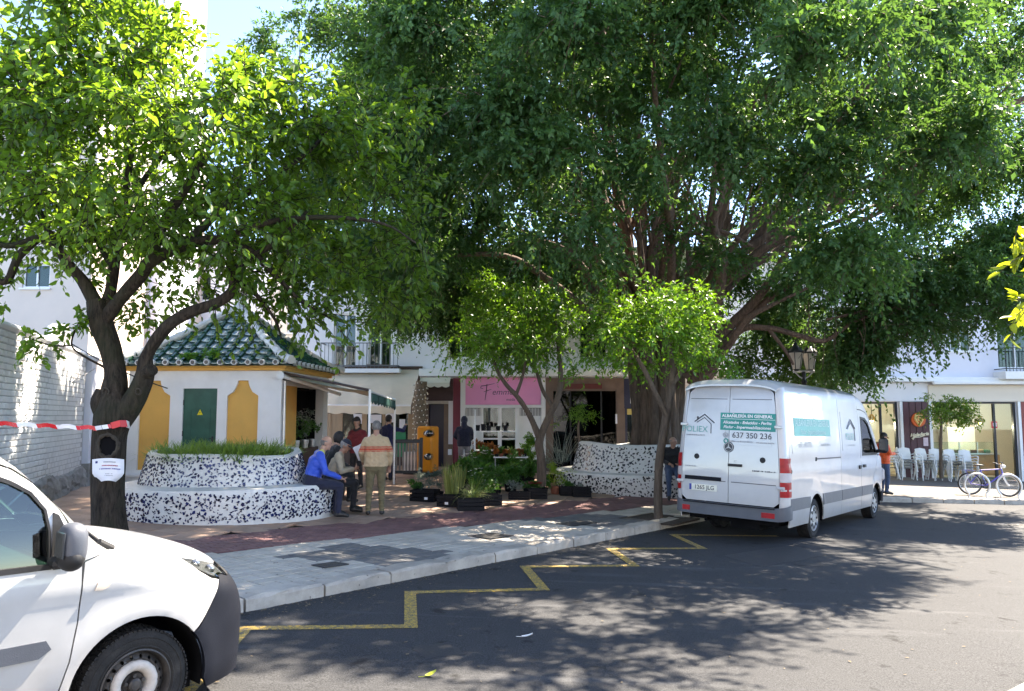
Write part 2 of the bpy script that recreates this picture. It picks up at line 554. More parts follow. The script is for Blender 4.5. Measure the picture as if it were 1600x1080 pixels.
# ================================================================== GROUND
def sheet(name, poly, off, m, label=None, kind='structure'):
 mb = MB()
 mb.add([(x, y, gz(x) + off) for x, y in poly], [tuple(range(len(poly)))])
 o = mb.build(name, m)
 return tag(o, kind=kind)
mb = MB()
xs = [-400, -25, 35, 400]
ys = [-120, 60, 900]
for i, x in enumerate(xs):
 for y in ys: mb.v.append((x, y, gz(x)))
for i in range(3):
 for j in range(2):
  a = i * 3 + j
  mb.f.append((a, a + 3, a + 4, a + 1)); mb.m.append(0)
tag(mb.build('road', M_asphalt), kind='structure')
KD = Vector((math.cos(KANG), math.sin(KANG)))
KN = Vector((-KD.y, KD.x))            # towards the plaza
K0 = Vector((-2.67, 7.5))
kerb_pts = [K0 + KD * t for t in (-16, 14.2)]
c_end = K0 + KD * 14.2
kerb_pts += [Vector((7.25, 20.05)), Vector((8.5, 20.95)), Vector((10.2, 21.3)), Vector((14.6, 22.0)), Vector((34, 24.5))]
def walk_path(pts, step):
 """Points every step metres along a polyline."""
 out = [pts[0].copy()]; carry = 0.0
 for a, b in zip(pts[:-1], pts[1:]):
  L = (b - a).length; d = (b - a) / L
  t = step - carry
  while t <= L:
   out.append(a + d * t); t += step
  carry = L - (t - step)
 return out
KS = walk_path(kerb_pts, .95)
plaza_poly = [(p.x + (KN * .12).x, p.y + (KN * .12).y) for p in kerb_pts] + [(34, 60), (-40, 60), (-40, -5.2)]
sheet('plaza_base', plaza_poly, PAVE - .012, M_mortar)
kerb = tag(bpy.data.objects.new('kerb', None), kind='structure'); COL.objects.link(kerb)
for i in range(len(KS) - 1):
 a, b = KS[i], KS[i + 1]
 if a.y < 1.5 or a.x > 26: continue
 d = (b - a).normalized(); n = Vector((-d.y, d.x))
 L = (b - a).length - random.uniform(.016, .03)
 ctr = (a + b) / 2
 mb = MB()
 h = PAVE + .012 + random.uniform(-.006, .006)
 w = .24
 prof = [(-.0, -.12), (.004, h - .035), (.012, h - .012), (.03, h), (w, h + .002), (w, -.12)]
 segs = 7
 vs = []
 for k in range(segs + 1):
  t = -L / 2 + L * k / segs
  e = .016 if k in (0, segs) else 0
  for q, (u, z) in enumerate(prof):
   jx = random.uniform(-.009, .009); jz = random.uniform(-.008, .006) if 1 <= q <= 4 else 0
   zz = z - (e if 1 < q < 5 else 0)
   p = ctr + d * t + n * (u + jx)
   vs.append((p.x, p.y, gz(p.x) + zz + jz))
 m_ = len(prof); fs = []
 for k in range(segs):
  for q in range(m_ - 1):
   fs.append((k * m_ + q, k * m_ + q + 1, (k + 1) * m_ + q + 1, (k + 1) * m_ + q))
 fs += [tuple(range(m_)), tuple(segs * m_ + q for q in range(m_))[::-1]]
 mb.add(vs, fs)
 mb.build('kerb_stone', M_kerb, kerb)
def tiles(root_name, piece, m_of, u0, v0, ang, su, sv, region, joint, h, most=300, visible=True, org=(0, 0), stagger=0.0, jit=.002):
 """Paving pieces laid on a grid inside region(x, y); the largest in view as objects, the rest as one part."""
 root = tag(bpy.data.objects.new(root_name, None), kind='structure'); COL.objects.link(root)
 ca, sa = math.cos(ang), math.sin(ang)
 cand = []
 for i in range(u0[0], u0[1]):
  for j in range(v0[0], v0[1]):
   uu = (i + .5 + (stagger if j % 2 else 0)) * su; vv = (j + .5) * sv
   x = org[0] + uu * ca - vv * sa; y = org[1] + uu * sa + vv * ca
   if y < 1: continue
   if not region(x, y): continue
   px = 800 + FPX * x / y
   vis = -20 < px < 1620
   size = su * sv / (y ** 3)
   cand.append((not vis, -size, x, y, i, j))
 cand.sort()
 base = {}
 rest = MB(); rm = []
 for k, (_, _, x, y, i, j) in enumerate(cand):
  m = m_of(x, y)
  dz = random.uniform(-jit, jit)
  tx, ty = random.uniform(-.004, .004), random.uniform(-.004, .004)
  if k < most:
   if m.name not in base:
    t = MB()
    w, d = su - joint, sv - joint
    e = min(.006, w * .1)
    vs = [(-w / 2, -d / 2, -.012), (w / 2, -d / 2, -.012), (w / 2, d / 2, -.012), (-w / 2, d / 2, -.012),
                      (-w / 2, -d / 2, h - .003), (w / 2, -d / 2, h - .003), (w / 2, d / 2, h - .003), (-w / 2, d / 2, h - .003),
                      (-w / 2 + e, -d / 2 + e, h), (w / 2 - e, -d / 2 + e, h), (w / 2 - e, d / 2 - e, h), (-w / 2 + e, d / 2 - e, h)]
    fs = [(0, 1, 5, 4), (1, 2, 6, 5), (2, 3, 7, 6), (3, 0, 4, 7), (4, 5, 9, 8), (5, 6, 10, 9), (6, 7, 11, 10), (7, 4, 8, 11), (8, 9, 10, 11)]
    t.add(vs, fs)
    base[m.name] = t.mesh(piece, m)
   o = link(piece, base[m.name], root)
   o.location = (x, y, gz(x) + PAVE - .012 + dz)
   o.rotation_euler = (tx, ty + .036, ang)
  else:
   w, d = (su - joint) / 2, (sv - joint) / 2
   z0 = gz(x) + PAVE - .012 + h + dz
   q = []
   for a_, b_ in ((-w, -d), (w, -d), (w, d), (-w, d)):
    xx = x + a_ * ca - b_ * sa; yy = y + a_ * sa + b_ * ca
    q.append((xx, yy, z0 - .036 * (xx - x)))
   lo = [(p[0], p[1], p[2] - h) for p in q]
   if m not in rm: rm.append(m)
   rest.add(q + lo, [(0, 1, 2, 3), (0, 4, 5, 1), (1, 5, 6, 2), (2, 6, 7, 3), (3, 7, 4, 0)], rm.index(m))
 if rest.f:
  o = rest.build(piece, rm, root)
  o['kind'] = 'stuff'
 return root
def side(a, b, x, y):
 return (b[0] - a[0]) * (y - a[1]) - (b[1] - a[1]) * (x - a[0])
B1a, B1b = G(360, 860, PAVE), G(1000, 793, PAVE)      # pavement / band
B2a, B2b = G(360, 834, PAVE), G(900, 782, PAVE)       # band / plaza
B1a, B1b, B2a, B2b = [(q.x, q.y) for q in (B1a, B1b, B2a, B2b)]
def off_kerb(x, y):
 """Distance behind the front of the kerb (any of its legs)."""
 best = 1e9; sg = 1
 for a, b in zip(kerb_pts[:-1], kerb_pts[1:]):
  d = b - a; L = d.length; d = d / L
  t = max(0, min(L, (Vector((x, y)) - a).dot(d)))
  q = a + d * t
  dd = (Vector((x, y)) - q).length
  if dd < best:
   best = dd; s_ = side((a.x, a.y), (b.x, b.y), x, y); sg = 1 if s_ > 0 else -1
 return best * sg
BA1 = math.atan2(B1b[1] - B1a[1], B1b[0] - B1a[0])
def in_walk(x, y):
 k = off_kerb(x, y)
 if k < .24 + .085: return False
 if x < 8: return side(B1a, B1b, x, y) < -.05 and x > -9
 return True
def in_band(x, y):
 return off_kerb(x, y) > .36 and side(B1a, B1b, x, y) > 0 and side(B2a, B2b, x, y) < -.08 and -10 < x < 9
def in_plaza(x, y):
 return off_kerb(x, y) > .5 and side(B2a, B2b, x, y) > .02 and side(B1a, B1b, x, y) > .3 and -9.3 < x < 8.2 and 5 < y < 27.0
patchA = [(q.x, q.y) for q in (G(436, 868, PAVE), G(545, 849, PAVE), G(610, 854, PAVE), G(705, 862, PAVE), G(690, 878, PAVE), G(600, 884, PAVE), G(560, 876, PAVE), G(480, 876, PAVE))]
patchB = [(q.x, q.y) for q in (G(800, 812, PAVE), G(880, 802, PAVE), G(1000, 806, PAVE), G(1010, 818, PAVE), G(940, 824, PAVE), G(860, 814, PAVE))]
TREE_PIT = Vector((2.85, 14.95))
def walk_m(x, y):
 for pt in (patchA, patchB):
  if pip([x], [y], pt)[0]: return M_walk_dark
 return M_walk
def not_pit(f, r=.52):
 return lambda x, y: f(x, y) and not (abs((Vector((x, y)) - TREE_PIT).dot(KD)) < r + .12 and abs((Vector((x, y)) - TREE_PIT).dot(KN)) < r + .12)
def m_const(m): return lambda x, y: m
korg = (K0.x + KN.x * .25, K0.y + KN.y * .25)
tiles('pavement', 'paving_tile', walk_m, (-60, 120), (0, 180), KANG, .2, .2, not_pit(in_walk), .008, .012, org=korg)
tiles('maroon_paving', 'paver', m_const(M_maroon), (-60, 120), (-20, 60), BA1, .2, .1, in_band, .010, .011, org=B1a, stagger=.5)
tiles('plaza', 'plaza_tile', m_const(M_plaza), (-60, 60), (-60, 80), R(-12), .5, .5, in_plaza, .016, .012)
mb = MB()
c = gp(TREE_PIT.x, TREE_PIT.y, PAVE - .004)
mb.box(c + Vector((0, 0, -.02)), (1.1, 1.1, .03), KANG)
M_soil = mat('soil', (.055, .04, .03), .95, .35, 20, .9, 60, world=True)
tag(mb.build('tree_pit_soil', M_soil), kind='structure')
def strip_line(pts, w):
 pts = [Vector((p.x, p.y)) for p in pts]
 L = []; Rr = []
 for i, p in enumerate(pts):
  d0 = (p - pts[i - 1]).normalized() if i > 0 else None
  d1 = (pts[i + 1] - p).normalized() if i < len(pts) - 1 else None
  if d0 is None: n = Vector((-d1.y, d1.x)); s = 1
  elif d1 is None: n = Vector((-d0.y, d0.x)); s = 1
  else:
   n0 = Vector((-d0.y, d0.x)); n1 = Vector((-d1.y, d1.x))
   n = (n0 + n1).normalized(); s = min(2.6, 1 / max(.2, n.dot(n0)))
  L.append(p + n * w * .5 * s); Rr.append(p - n * w * .5 * s)
 return L, Rr
zz = [G(*q) for q in ((280, 1092), (384, 982), (642, 979), (641, 926), (850, 921), (820, 886), (992, 884), (954, 858), (1098, 857), (1052, 836), (1215, 838))]
L, Rr = strip_line(zz, .125)
mb = MB()
for i in range(len(L) - 1):
 k = 8
 for j in range(k):
  a0 = L[i].lerp(L[i + 1], j / k); a1 = L[i].lerp(L[i + 1], (j + 1) / k)
  b0 = Rr[i].lerp(Rr[i + 1], j / k); b1 = Rr[i].lerp(Rr[i + 1], (j + 1) / k)
  mb.quad(*[(p.x, p.y, gz(p.x) + .004) for p in (b0, b1, a1, a0)])
tag(mb.build('yellow_zigzag_line', M_yellow_line), kind='structure')
M_grit = mat('dry_leaf_scrap', (.16, .12, .07), .9, .5, 30, world=True)
mb = MB()
for k in range(1000):
 if random.random() < .75:
  t = random.uniform(0, 14); o = random.expovariate(9) + .02
  p = K0 + KD * t - KN * o
 else:
  p = Vector((random.uniform(-2.5, 9), random.uniform(5.5, 17)))
  if off_kerb(p.x, p.y) > -.1: continue
 s_ = random.uniform(.006, .026); a = random.uniform(0, PI)
 z = gz(p.x) + .007
 u = Vector((math.cos(a), math.sin(a))); v = Vector((-u.y, u.x)) * .5
 q = [p + u * s_, p + v * s_, p - u * s_, p - v * s_]
 mb.quad(*[(w.x, w.y, z + random.uniform(0, .006)) for w in q])
tag(mb.build('leaf_litter', M_grit), kind='stuff')
M_yleaf = mat('yellow_green_leaf', (.42, .46, .05), .5, .2, 20)
def flat_leaf(name, px, py, ln, wd, ang, m, label, cat):
 p = G(px, py)
 mb = MB()
 n = 7; vs = []
 for i in range(n):
  t = i / (n - 1); w = wd * math.sin(PI * min(1, max(0, t * .96 + .02))) ** .8
  vs += [(t * ln, -w, .012 + .03 * t * t), (t * ln, 0, .004 + .03 * t * t), (t * ln, w, .016 + .03 * t * t)]
 fs = []
 for i in range(n - 1):
  for q in (0, 1): fs.append((i * 3 + q, i * 3 + q + 1, (i + 1) * 3 + q + 1, (i + 1) * 3 + q))
 mb.add(vs, fs)
 mb.tube([(-.05, 0, .006), (0, 0, .006)], .0025, 5)
 o = mb.build(name, m, loc=p, rot=(0, 0, ang), smooth=True)
 return tag(o, label, cat)
flat_leaf('fallen_leaf', 664, 1058, .085, .03, .3, M_yleaf, 'bright yellow-green leaf lying on the asphalt in the front of the street', 'leaf')
flat_leaf('fallen_leaf', 815, 996, .10, .018, -.2, M_white_paint, 'pale paper scrap lying on the shaded asphalt', 'litter')
M_iron = mat('cast_iron', (.06, .055, .05), .7, .3, 20, .5, 80)
def cover(px, py, w, d, label):
 p = G(px, py, PAVE)
 t = thing('utility_cover', label, 'utility cover', p + Vector((0, 0, .006)), KANG)
 t.rotation_euler = (0, .036, KANG)
 mb = MB(); mb.box((0, 0, 0), (w, d, .012), bev=.003); mb.build('lid', M_iron, t)
 mb = MB()
 for k in range(6): mb.box((-w * .4 + w * .16 * k, 0, .007), (.02, d * .8, .005))
 mb.build('rib', M_iron, t)
 mb = MB()
 for s_ in (-1, 1):
  mb.box((0, s_ * (d / 2 + .02), -.001), (w + .08, .035, .012)); mb.box((s_ * (w / 2 + .02), 0, -.0012), (.035, d, .012))
 mb.build('frame', M_gunmetal, t)
cover(767, 838, .5, .38, 'square dark iron utility cover in the middle of the grey pavement')
cover(516, 883, .28, .18, 'small rusty iron cover near the front of the grey pavement')
cover(902, 818, .7, .3, 'long iron cover beside the dark repaired tiles near the street tree')
tk = tag(bpy.data.objects.new('near_kerb', None), kind='structure'); COL.objects.link(tk)
a = G(1592, 1096); a = Vector((a.x, a.y)); d = Vector((.80, .60)); n = Vector((.6, -.8))
for k in range(8):
 p = a + d * (k * .95 + .1) + n * .12
 mb = MB(); mb.box((p.x, p.y, gz(p.x) + .05), (.93, .24, .16), math.atan2(d.y, d.x), bev=.015)
 mb.build('kerb_stone', M_kerb, tk)
q = [a + n * .24 - d * .4, a + n * .24 + d * 8, a + n * 6 + d * 8, a + n * 6 - d * .4]
sheet('near_pavement', [(v.x, v.y) for v in q], .12, M_walk_dark)
p = G(1594, 822); t = thing('drain_cover', 'round dark drain cover in the road near the right edge', 'drain cover', p + Vector((0, 0, .006)))
mb = MB(); mb.lathe([(0, .0), (.30, .0), (.30, -.006)], 28); mb.build('lid', M_iron, t); mb = MB(); mb.lathe([(.31, -.004), (.31, .004), (.36, .004), (.36, -.004)], 28); mb.build('ring', M_gunmetal, t)
for k in range(5): mb = MB(); mb.box((-.2 + .1 * k, 0, .003), (.03, .44 - .16 * abs(k - 2) * .8, .006)); mb.build('slot', M_black, t)
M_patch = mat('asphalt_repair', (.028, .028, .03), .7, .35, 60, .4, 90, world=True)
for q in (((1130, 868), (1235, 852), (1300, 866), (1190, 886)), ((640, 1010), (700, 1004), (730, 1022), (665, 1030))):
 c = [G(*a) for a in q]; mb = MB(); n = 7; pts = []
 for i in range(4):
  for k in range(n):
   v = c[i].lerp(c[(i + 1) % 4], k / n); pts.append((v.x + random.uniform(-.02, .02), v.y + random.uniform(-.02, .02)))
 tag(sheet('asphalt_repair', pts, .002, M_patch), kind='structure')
# ================================================================== BUILDINGS
def XZ(px, py, Y):
 p = P(px, py, Y); return p.x, p.z
def wall_xz(name, outline, holes, Y, thick, m, parent, step=2.0):
 """A wall in the x-z plane at depth Y (front face), with real openings, thick going back."""
 vo, tri, loops = fill2d(outline, holes, step)
 mb = MB()
 mb.add([(x, Y, z) for x, z in vo], [t if True else t for t in tri])
 for lp in loops:
  a = [(vo[i][0], Y, vo[i][1]) for i in lp]; b = [(x, Y + thick, z) for x, y, z in a]
  n = len(a)
  mb.add(a + b, [(i, (i + 1) % n, n + (i + 1) % n, n + i) for i in range(n)])
 mb.add([(x, Y + thick, z) for x, z in vo], [t[::-1] for t in tri])
 return mb.build(name, m, parent)
def rect(x0, x1, z0, z1): return [(x0, z0), (x1, z0), (x1, z1), (x0, z1)]
def bxs(mb, x0, x1, y0, y1, z0, z1, mi=0, bev=0.0):
 mb.box(((x0 + x1) / 2, (y0 + y1) / 2, (z0 + z1) / 2), (x1 - x0, y1 - y0, z1 - z0), mi=mi, bev=bev)
 return mb
def box_part(name, x0, x1, y0, y1, z0, z1, m, parent, bev=0.0):
 return bxs(MB(), x0, x1, y0, y1, z0, z1, bev=bev).build(name, m, parent)
M_shutter = mat('grey_shutter', (.42, .42, .40), .6, .06, 3, stretch=(1, 1, 12), bump=.3, bscale=6)
M_brown_stone = mat('brown_stone_cladding', (.16, .105, .075), .55, .2, 3, .1, 30, world=True)
M_maroon_wall = mat('maroon_wall', (.20, .03, .05), .6, .1, 3, world=True)
M_wood_pale = mat('pale_wood_panel', (.36, .25, .15), .6, .15, 3, .1, 20, stretch=(6, 6, .6), world=True)
M_wood_dark = mat('dark_wood', (.07, .04, .028), .5, .2, 3, .1, 20, stretch=(6, 6, .6), world=True)
M_awn_beige = mat('beige_awning_canvas', (.66, .56, .43), .85, .05, 2, .1, 120, dirt=.2, dirtcol=(.40, .31, .22), dscale=1.2, world=True)
M_awn_cream = mat('cream_awning_canvas', (.66, .60, .46), .85, .05, 2, .1, 120, world=True)
M_pink = mat('pink_sign_panel', (.88, .32, .56), .45, .03, 2)
M_ink = mat('black_lettering', (.02, .018, .02), .5)
M_navy_sign = mat('navy_sign_panel', (.012, .014, .045), .4)
M_white_letter = mat('white_lettering', (.82, .82, .82), .5)
M_redplate = mat('dark_red_plate', (.13, .02, .015), .4)
M_tilefloor = mat('shop_floor', (.4, .36, .3), .4)
M_paper = mat('white_paper', (.80, .80, .84), .75, .03, 4)
M_green_poster = mat('green_poster', (.01, .22, .10), .5, .15, 5)
M_terr = mat('terracotta_floor_slab', (.28, .09, .06), .7, .2, 6)
def window(parent, x0, x1, z0, z1, Y, frame=M_white_paint, glass=M_glass_dark, mull=1, bars=0, depth=.12, shutter=False, fw=.06):
 """A window set into an opening: frame with its pane(s), sill below."""
 mb = MB()
 bxs(mb, x0, x0 + fw, Y + depth - .05, Y + depth + .02, z0, z1); bxs(mb, x1 - fw, x1, Y + depth - .05, Y + depth + .02, z0, z1)
 bxs(mb, x0 + fw, x1 - fw, Y + depth - .05, Y + depth + .02, z1 - fw, z1); bxs(mb, x0 + fw, x1 - fw, Y + depth - .05, Y + depth + .02, z0, z0 + fw)
 for k in range(mull):
  xm = x0 + (x1 - x0) * (k + 1) / (mull + 1)
  bxs(mb, xm - fw * .5, xm + fw * .5, Y + depth - .048, Y + depth + .018, z0 + fw, z1 - fw)
 for k in range(bars):
  zm = z0 + (z1 - z0) * (k + 1) / (bars + 1)
  bxs(mb, x0 + fw, x1 - fw, Y + depth - .046, Y + depth + .016, zm - fw * .4, zm + fw * .4)
 w = mb.build('window', frame, parent)
 for k in range(mull + 1):
  a = x0 + (x1 - x0) * k / (mull + 1); b = x0 + (x1 - x0) * (k + 1) / (mull + 1)
  box_part('pane', a + .01, b - .01, Y + depth - .012, Y + depth - .004, z0 + .01, z1 - .01, glass, w)
 box_part('sill', x0 - .06, x1 + .06, Y - .07, Y + depth - .06, z0 - .06, z0 - .002, frame, w)
 if shutter:
  box_part('shutter', x0 + .01, x1 - .01, Y + depth + .03, Y + depth + .05, z0, z1, M_shutter, w)
 else:
  box_part('curtain', x0, x1, Y + depth + .12, Y + depth + .14, z0, z1, mat('curtain_cloth', (.5, .47, .40), .9, .15, 3, stretch=(14, 1, .4), world=True), w)
 return w
def balcony(parent, x0, x1, Y, z0, h, out=.7, nbar=None, mats=M_gunmetal, slab=M_white_wall, slabt=.14):
 s_ = box_part('balcony', x0 - .05, x1 + .05, Y - out, Y - .004, z0 - slabt, z0, slab, parent)
 mb = MB()
 for z in (z0 + h, z0 + h * .12):
  mb.box(((x0 + x1) / 2, Y - out + .05, z), (x1 - x0, .035, .035))
  for x in (x0 + .02, x1 - .02): mb.box((x, Y - out / 2 + .06, z), (.035, out - .12, .035))
 n = nbar or max(4, int((x1 - x0) / .13))
 for k in range(n + 1):
  x = x0 + .02 + (x1 - x0 - .04) * k / n
  t = .03 if k % 6 == 0 else .016
  mb.box((x, Y - out + .05, z0 + h / 2), (t, t, h))
 mb.build('railing', mats, s_)
 return s_
# ---------------- building A: white block with the pink shop, x -7.9 .. 7.6, front at Y = 27.5
YA = 27.5
def XA(px): return P(px, 600, YA).x
def ZA(py): return P(800, py, YA).z
HA = 7.9
bA = thing('shop_building', 'white building with a row of ground-floor shops around the pink shop sign', 'building', (0, 0, 0))
gA = -.3
o_cafe = rect(XA(478), XA(648), gA + .3, ZA(640))
o_door = rect(XA(664), XA(701), gA + .25, ZA(631))
o_pink = rect(XA(727), XA(846), gA + .25, ZA(634))
o_ent = rect(XA(862), XA(964), gA + .15, ZA(604))
o_navy = rect(XA(977), XA(1050), gA + .1, ZA(632))
ups = [rect(XA(a), XA(b), ZA(c), ZA(d)) for a, b, c, d in ((520, 556, 574, 490), (575, 612, 574, 490), (700, 740, 560, 500), (800, 845, 560, 500), (905, 950, 560, 500), (1020, 1060, 560, 500))]
wall_xz('wall', rect(-7.9, 7.6, -1.2, HA), [o_cafe, o_door, o_pink, o_ent, o_navy] + ups, YA, .28, M_white_wall, bA)
box_part('side_wall', -7.9, -7.6, YA + .282, YA + 9, -1.2, HA, M_white_wall, bA)
box_part('side_wall', 7.3, 7.6, YA + .282, YA + 9, -1.2, HA, M_white_wall, bA)
box_part('back_wall', -7.6, 7.3, YA + 8.7, YA + 9, -1.2, HA, M_white_wall, bA)
box_part('floor', -7.58, 7.28, YA + .29, YA + 8.69, -.02, .02, M_tilefloor, bA)
box_part('upper_floor', -7.58, 7.28, YA + .29, YA + 8.69, 3.45, 3.6, M_white_wall, bA)
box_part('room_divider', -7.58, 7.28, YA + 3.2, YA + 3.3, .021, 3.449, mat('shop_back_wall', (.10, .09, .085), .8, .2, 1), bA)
box_part('roof', -8.0, 7.7, YA - .12, YA + 9.1, HA, HA + .18, M_white_wall, bA)
box_part('cornice', XA(657), 7.7, YA - .55, YA - .003, ZA(589.5), ZA(577.5), M_white_paint, bA, bev=.02)
for k, (x0, x1, z0, z1) in enumerate([(q[0][0], q[1][0], q[0][1], q[2][1]) for q in ups]):
 window(bA, x0, x1, z0, z1, YA, mull=1, shutter=(k in (0, 3)))
balcony(bA, XA(507), XA(626), YA, ZA(578), ZA(539) - ZA(578), out=.75, mats=mat('grey_iron', (.12, .125, .13), .5, metal=.4))
for i, (a, b, m_, nm) in enumerate(((510, 533, M_terr, 'reddish'), (577, 611, M_wood_dark, 'dark brown'))):
 x0, x1 = XA(a), XA(b)
 t = thing('planter_box', '%s empty planter box on the balcony above the beige awning' % nm, 'planter box', (x0, YA - .45, ZA(577.6)))
 q = MB(); bxs(q, 0, x1 - x0, -.1, .1, 0, .04); bxs(q, 0, .03, -.1, .1, .04, .14); bxs(q, x1 - x0 - .03, x1 - x0, -.1, .1, .04, .14)
 bxs(q, .03, x1 - x0 - .03, -.1, -.08, .04, .14); bxs(q, .03, x1 - x0 - .03, .08, .1, .04, .14)
 q.build('box', m_, t); q = MB(); bxs(q, -.015, x1 - x0 + .015, -.115, -.101, .11, .15); q.build('rim', m_, t)
fr = box_part('cafe_front', XA(478), XA(648), YA + .02, YA + .10, ZA(646), ZA(640.5), M_wood_dark, bA)
for a, b in ((478, 484), (503, 518), (524, 536), (566, 574), (598, 603), (638, 648)):
 box_part('timber_post', XA(a), XA(b), YA + .03, YA + .14, .03, ZA(646.3), M_wood_pale, fr)
for a, b, m_ in ((484, 503, M_glass), (536, 566, M_glass_dark), (574, 598, M_glass_dark), (603, 638, M_glass_dark)):
 box_part('pane', XA(a), XA(b), YA + .07, YA + .08, .03, ZA(646.3), m_, fr)
box_part('timber_panel', XA(518), XA(524), YA + .05, YA + .09, .03, ZA(646.3), M_wood_pale, fr)
box_part('stall_riser', XA(484), XA(638), YA + .045, YA + .066, .03, .75, M_wood_dark, fr)
def flat_notice(name, a, b, c, d, Y, m, label, cat='poster', taper=0.0):
 x0, x1 = P(a, c, Y).x, P(b, c, Y).x; z0, z1 = P(a, d, Y).z, P(a, c, Y).z
 mb = MB()
 t = (x1 - x0) * taper
 mb.extr([(x0 + t, Y, z0), (x1 - t, Y, z0), (x1, Y, z1), (x0, Y, z1)], (0, .006, 0))
 return tag(mb.build(name, m), label, cat)
flat_notice('poster', 484, 499, 646, 676, YA + .03, M_paper, 'white poster at the far end of the cafe window behind the seated men')
flat_notice('poster', 552, 569, 647, 662, YA + .03, M_paper, 'white fan-shaped poster above the woman in dark red', taper=.18)
flat_notice('poster', 579, 596, 648, 661, YA + .03, M_paper, 'white rectangular notice between the two awning poles', taper=0)
flat_notice('poster', 601, 618, 646, 660, YA + .03, M_paper, 'white tapered poster in the cafe window beside the far awning pole', taper=.15)
flat_notice('poster', 624, 633, 655, 672, YA + .03, M_paper, 'narrow white notice in the cafe window next to the green poster', taper=0)
flat_notice('poster', 617, 634, 675, 714, YA + .028, M_green_poster, 'tall green poster in the cafe window beside the maroon posts')
dr = box_part('doorway', XA(664), XA(670), YA + .0, YA + .2, .0, ZA(631.5), M_brown_stone, bA)
box_part('door_post', XA(694), XA(701), YA - .02, YA + .2, 0, ZA(631.5), M_brown_stone, dr)
box_part('lintel', XA(664), XA(701), YA - .03, YA + .2, ZA(631.2), ZA(627), mat('pale_lintel', (.55, .5, .44), .7), dr)
box_part('door_leaf', XA(670.2), XA(693.8), YA + .3, YA + .34, .03, ZA(632), mat('dark_blue_door', (.012, .012, .05), .3), dr)
box_part('wall_cladding', XA(650), XA(663.6), YA - .05, YA - .003, -.1, ZA(592), M_brown_stone, bA)
box_part('wall_cladding', XA(663.8), XA(708), YA - .05, YA - .032, ZA(626.6), ZA(592), mat('dark_maroon_cladding', (.06, .03, .028), .6), bA)
box_part('wall_cladding', XA(708.3), XA(719.5), YA - .06, YA - .003, -.15, ZA(591), M_maroon_wall, bA)
box_part('wall_cladding', XA(696.5), XA(708.1), YA - .1, YA - .051, -.15, .98, M_brown_stone, bA)
flat_notice('notice', 700, 706, 702, 711, YA - .115, M_paper, 'small white and red notice low on the wall beside the dark doorway')
pf = box_part('shopfront', XA(720), XA(727.6), YA - .1, YA + .12, -.1, ZA(590.5), M_white_paint, bA)
box_part('pilaster', XA(845.5), XA(852), YA - .1, YA + .12, -.1, ZA(590.5), M_white_paint, pf)
box_part('transom', XA(727.7), XA(845.4), YA - .08, YA + .12, ZA(637.5), ZA(633.3), M_white_paint, pf)
for a, b in ((752, 755.5), (778, 784), (805, 812)):
 box_part('mullion', XA(a), XA(b), YA - .02, YA + .1, .05, ZA(637.8), M_white_paint, pf)
box_part('mullion', XA(755.6), XA(804.9), YA - .01, YA + .09, ZA(687), ZA(684.5), M_white_paint, pf)
for a, b in ((755, 778.4), (783.6, 805.4)):
 box_part('pane', XA(a), XA(b), YA + .04, YA + .05, .05, ZA(638), M_glass_dark, pf)
for a, b in ((728, 752), (812, 845)):
 x0, x1 = XA(a), XA(b)
 box_part('shutter_box', x0, x1, YA + .06, YA + .1, .06, ZA(650), M_white_paint, pf)
 mb = MB()
 n = 14 if a > 800 else 11
 for k in range(n): mb.box((x0 + (x1 - x0) * (k + .5) / n, YA + .03, ZA(644)), (.028, .02, ZA(638) - ZA(650)))
 mb.build('grille', M_white_paint, pf)
 for z in (ZA(651), ZA(664), ZA(677)): box_part('grille_rail', x0, x1, YA + .035, YA + .059, z - .02, z + .02, M_white_paint, pf)
sg = thing('shop_sign', 'bright pink shop sign with thin black handwriting under the white cornice', 'shop sign', (XA(786), YA - .06, ZA(611.5)))
wS, hS = XA(845.3) - XA(728), ZA(590.8) - ZA(632.8)
mb = MB(); bxs(mb, -wS / 2, wS / 2, -.02, .05, -hS / 2, hS / 2); mb.build('panel', M_pink, sg)
k = FPX / YA
pts = [(-31, 4), (-35, 5), (-34, 8), (-26, 9), (-13, 12)]
mb = MB()
mb.tube([((x) / k, -.028, z / k) for x, z in pts], [.008, .012, .014, .014, .006], 6)
mb.tube([(-25 / k, -.028, 11 / k), (-26 / k, -.028, 0), (-28 / k, -.028, -14 / k)], [.014, .016, .008], 6)
mb.tube([(-30 / k, -.028, -1 / k), (-24 / k, -.028, 1 / k), (-18 / k, -.028, 3 / k)], [.006, .012, .006], 6)
mb.build('letter', M_ink, sg)
text('lettering', 'emmes', .30, M_ink, sg, lambda x, y, z: Vector((x + 1.5 / k, -.024, y - 1.5 / k)), shear=.25, bold=-.002)
text('lettering', 'moda', .14, M_ink, sg, lambda x, y, z: Vector((x + 12 / k, -.024, y - 13 / k)))
en = box_part('entrance_surround', XA(852.5), XA(864), YA - .12, YA + .14, -.15, ZA(591), M_brown_stone, bA)
box_part('pier', XA(962), XA(975), YA - .12, YA + .14, -.2, ZA(591), M_brown_stone, en)
box_part('lintel', XA(864.1), XA(961.9), YA - .11, YA + .14, ZA(611), ZA(591), M_brown_stone, en)
pl_ = box_part('name_plate', XA(881), XA(940), YA - .14, YA - .112, ZA(608), ZA(600), M_redplate, en)
box_part('pane', XA(864.2), XA(961.8), YA + .05, YA + .06, -.1, ZA(611.2), glassmat('black_glass', (.04, .07, .065), -.015), en)
for a in (890, 938): box_part('door_frame', XA(a), XA(a + 2.5), YA + .01, YA + .047, -.1, ZA(611.2), M_black, en)
box_part('notice_plate', XA(960.2), XA(963), YA - .135, YA - .121, ZA(662), ZA(647), M_paper, en)
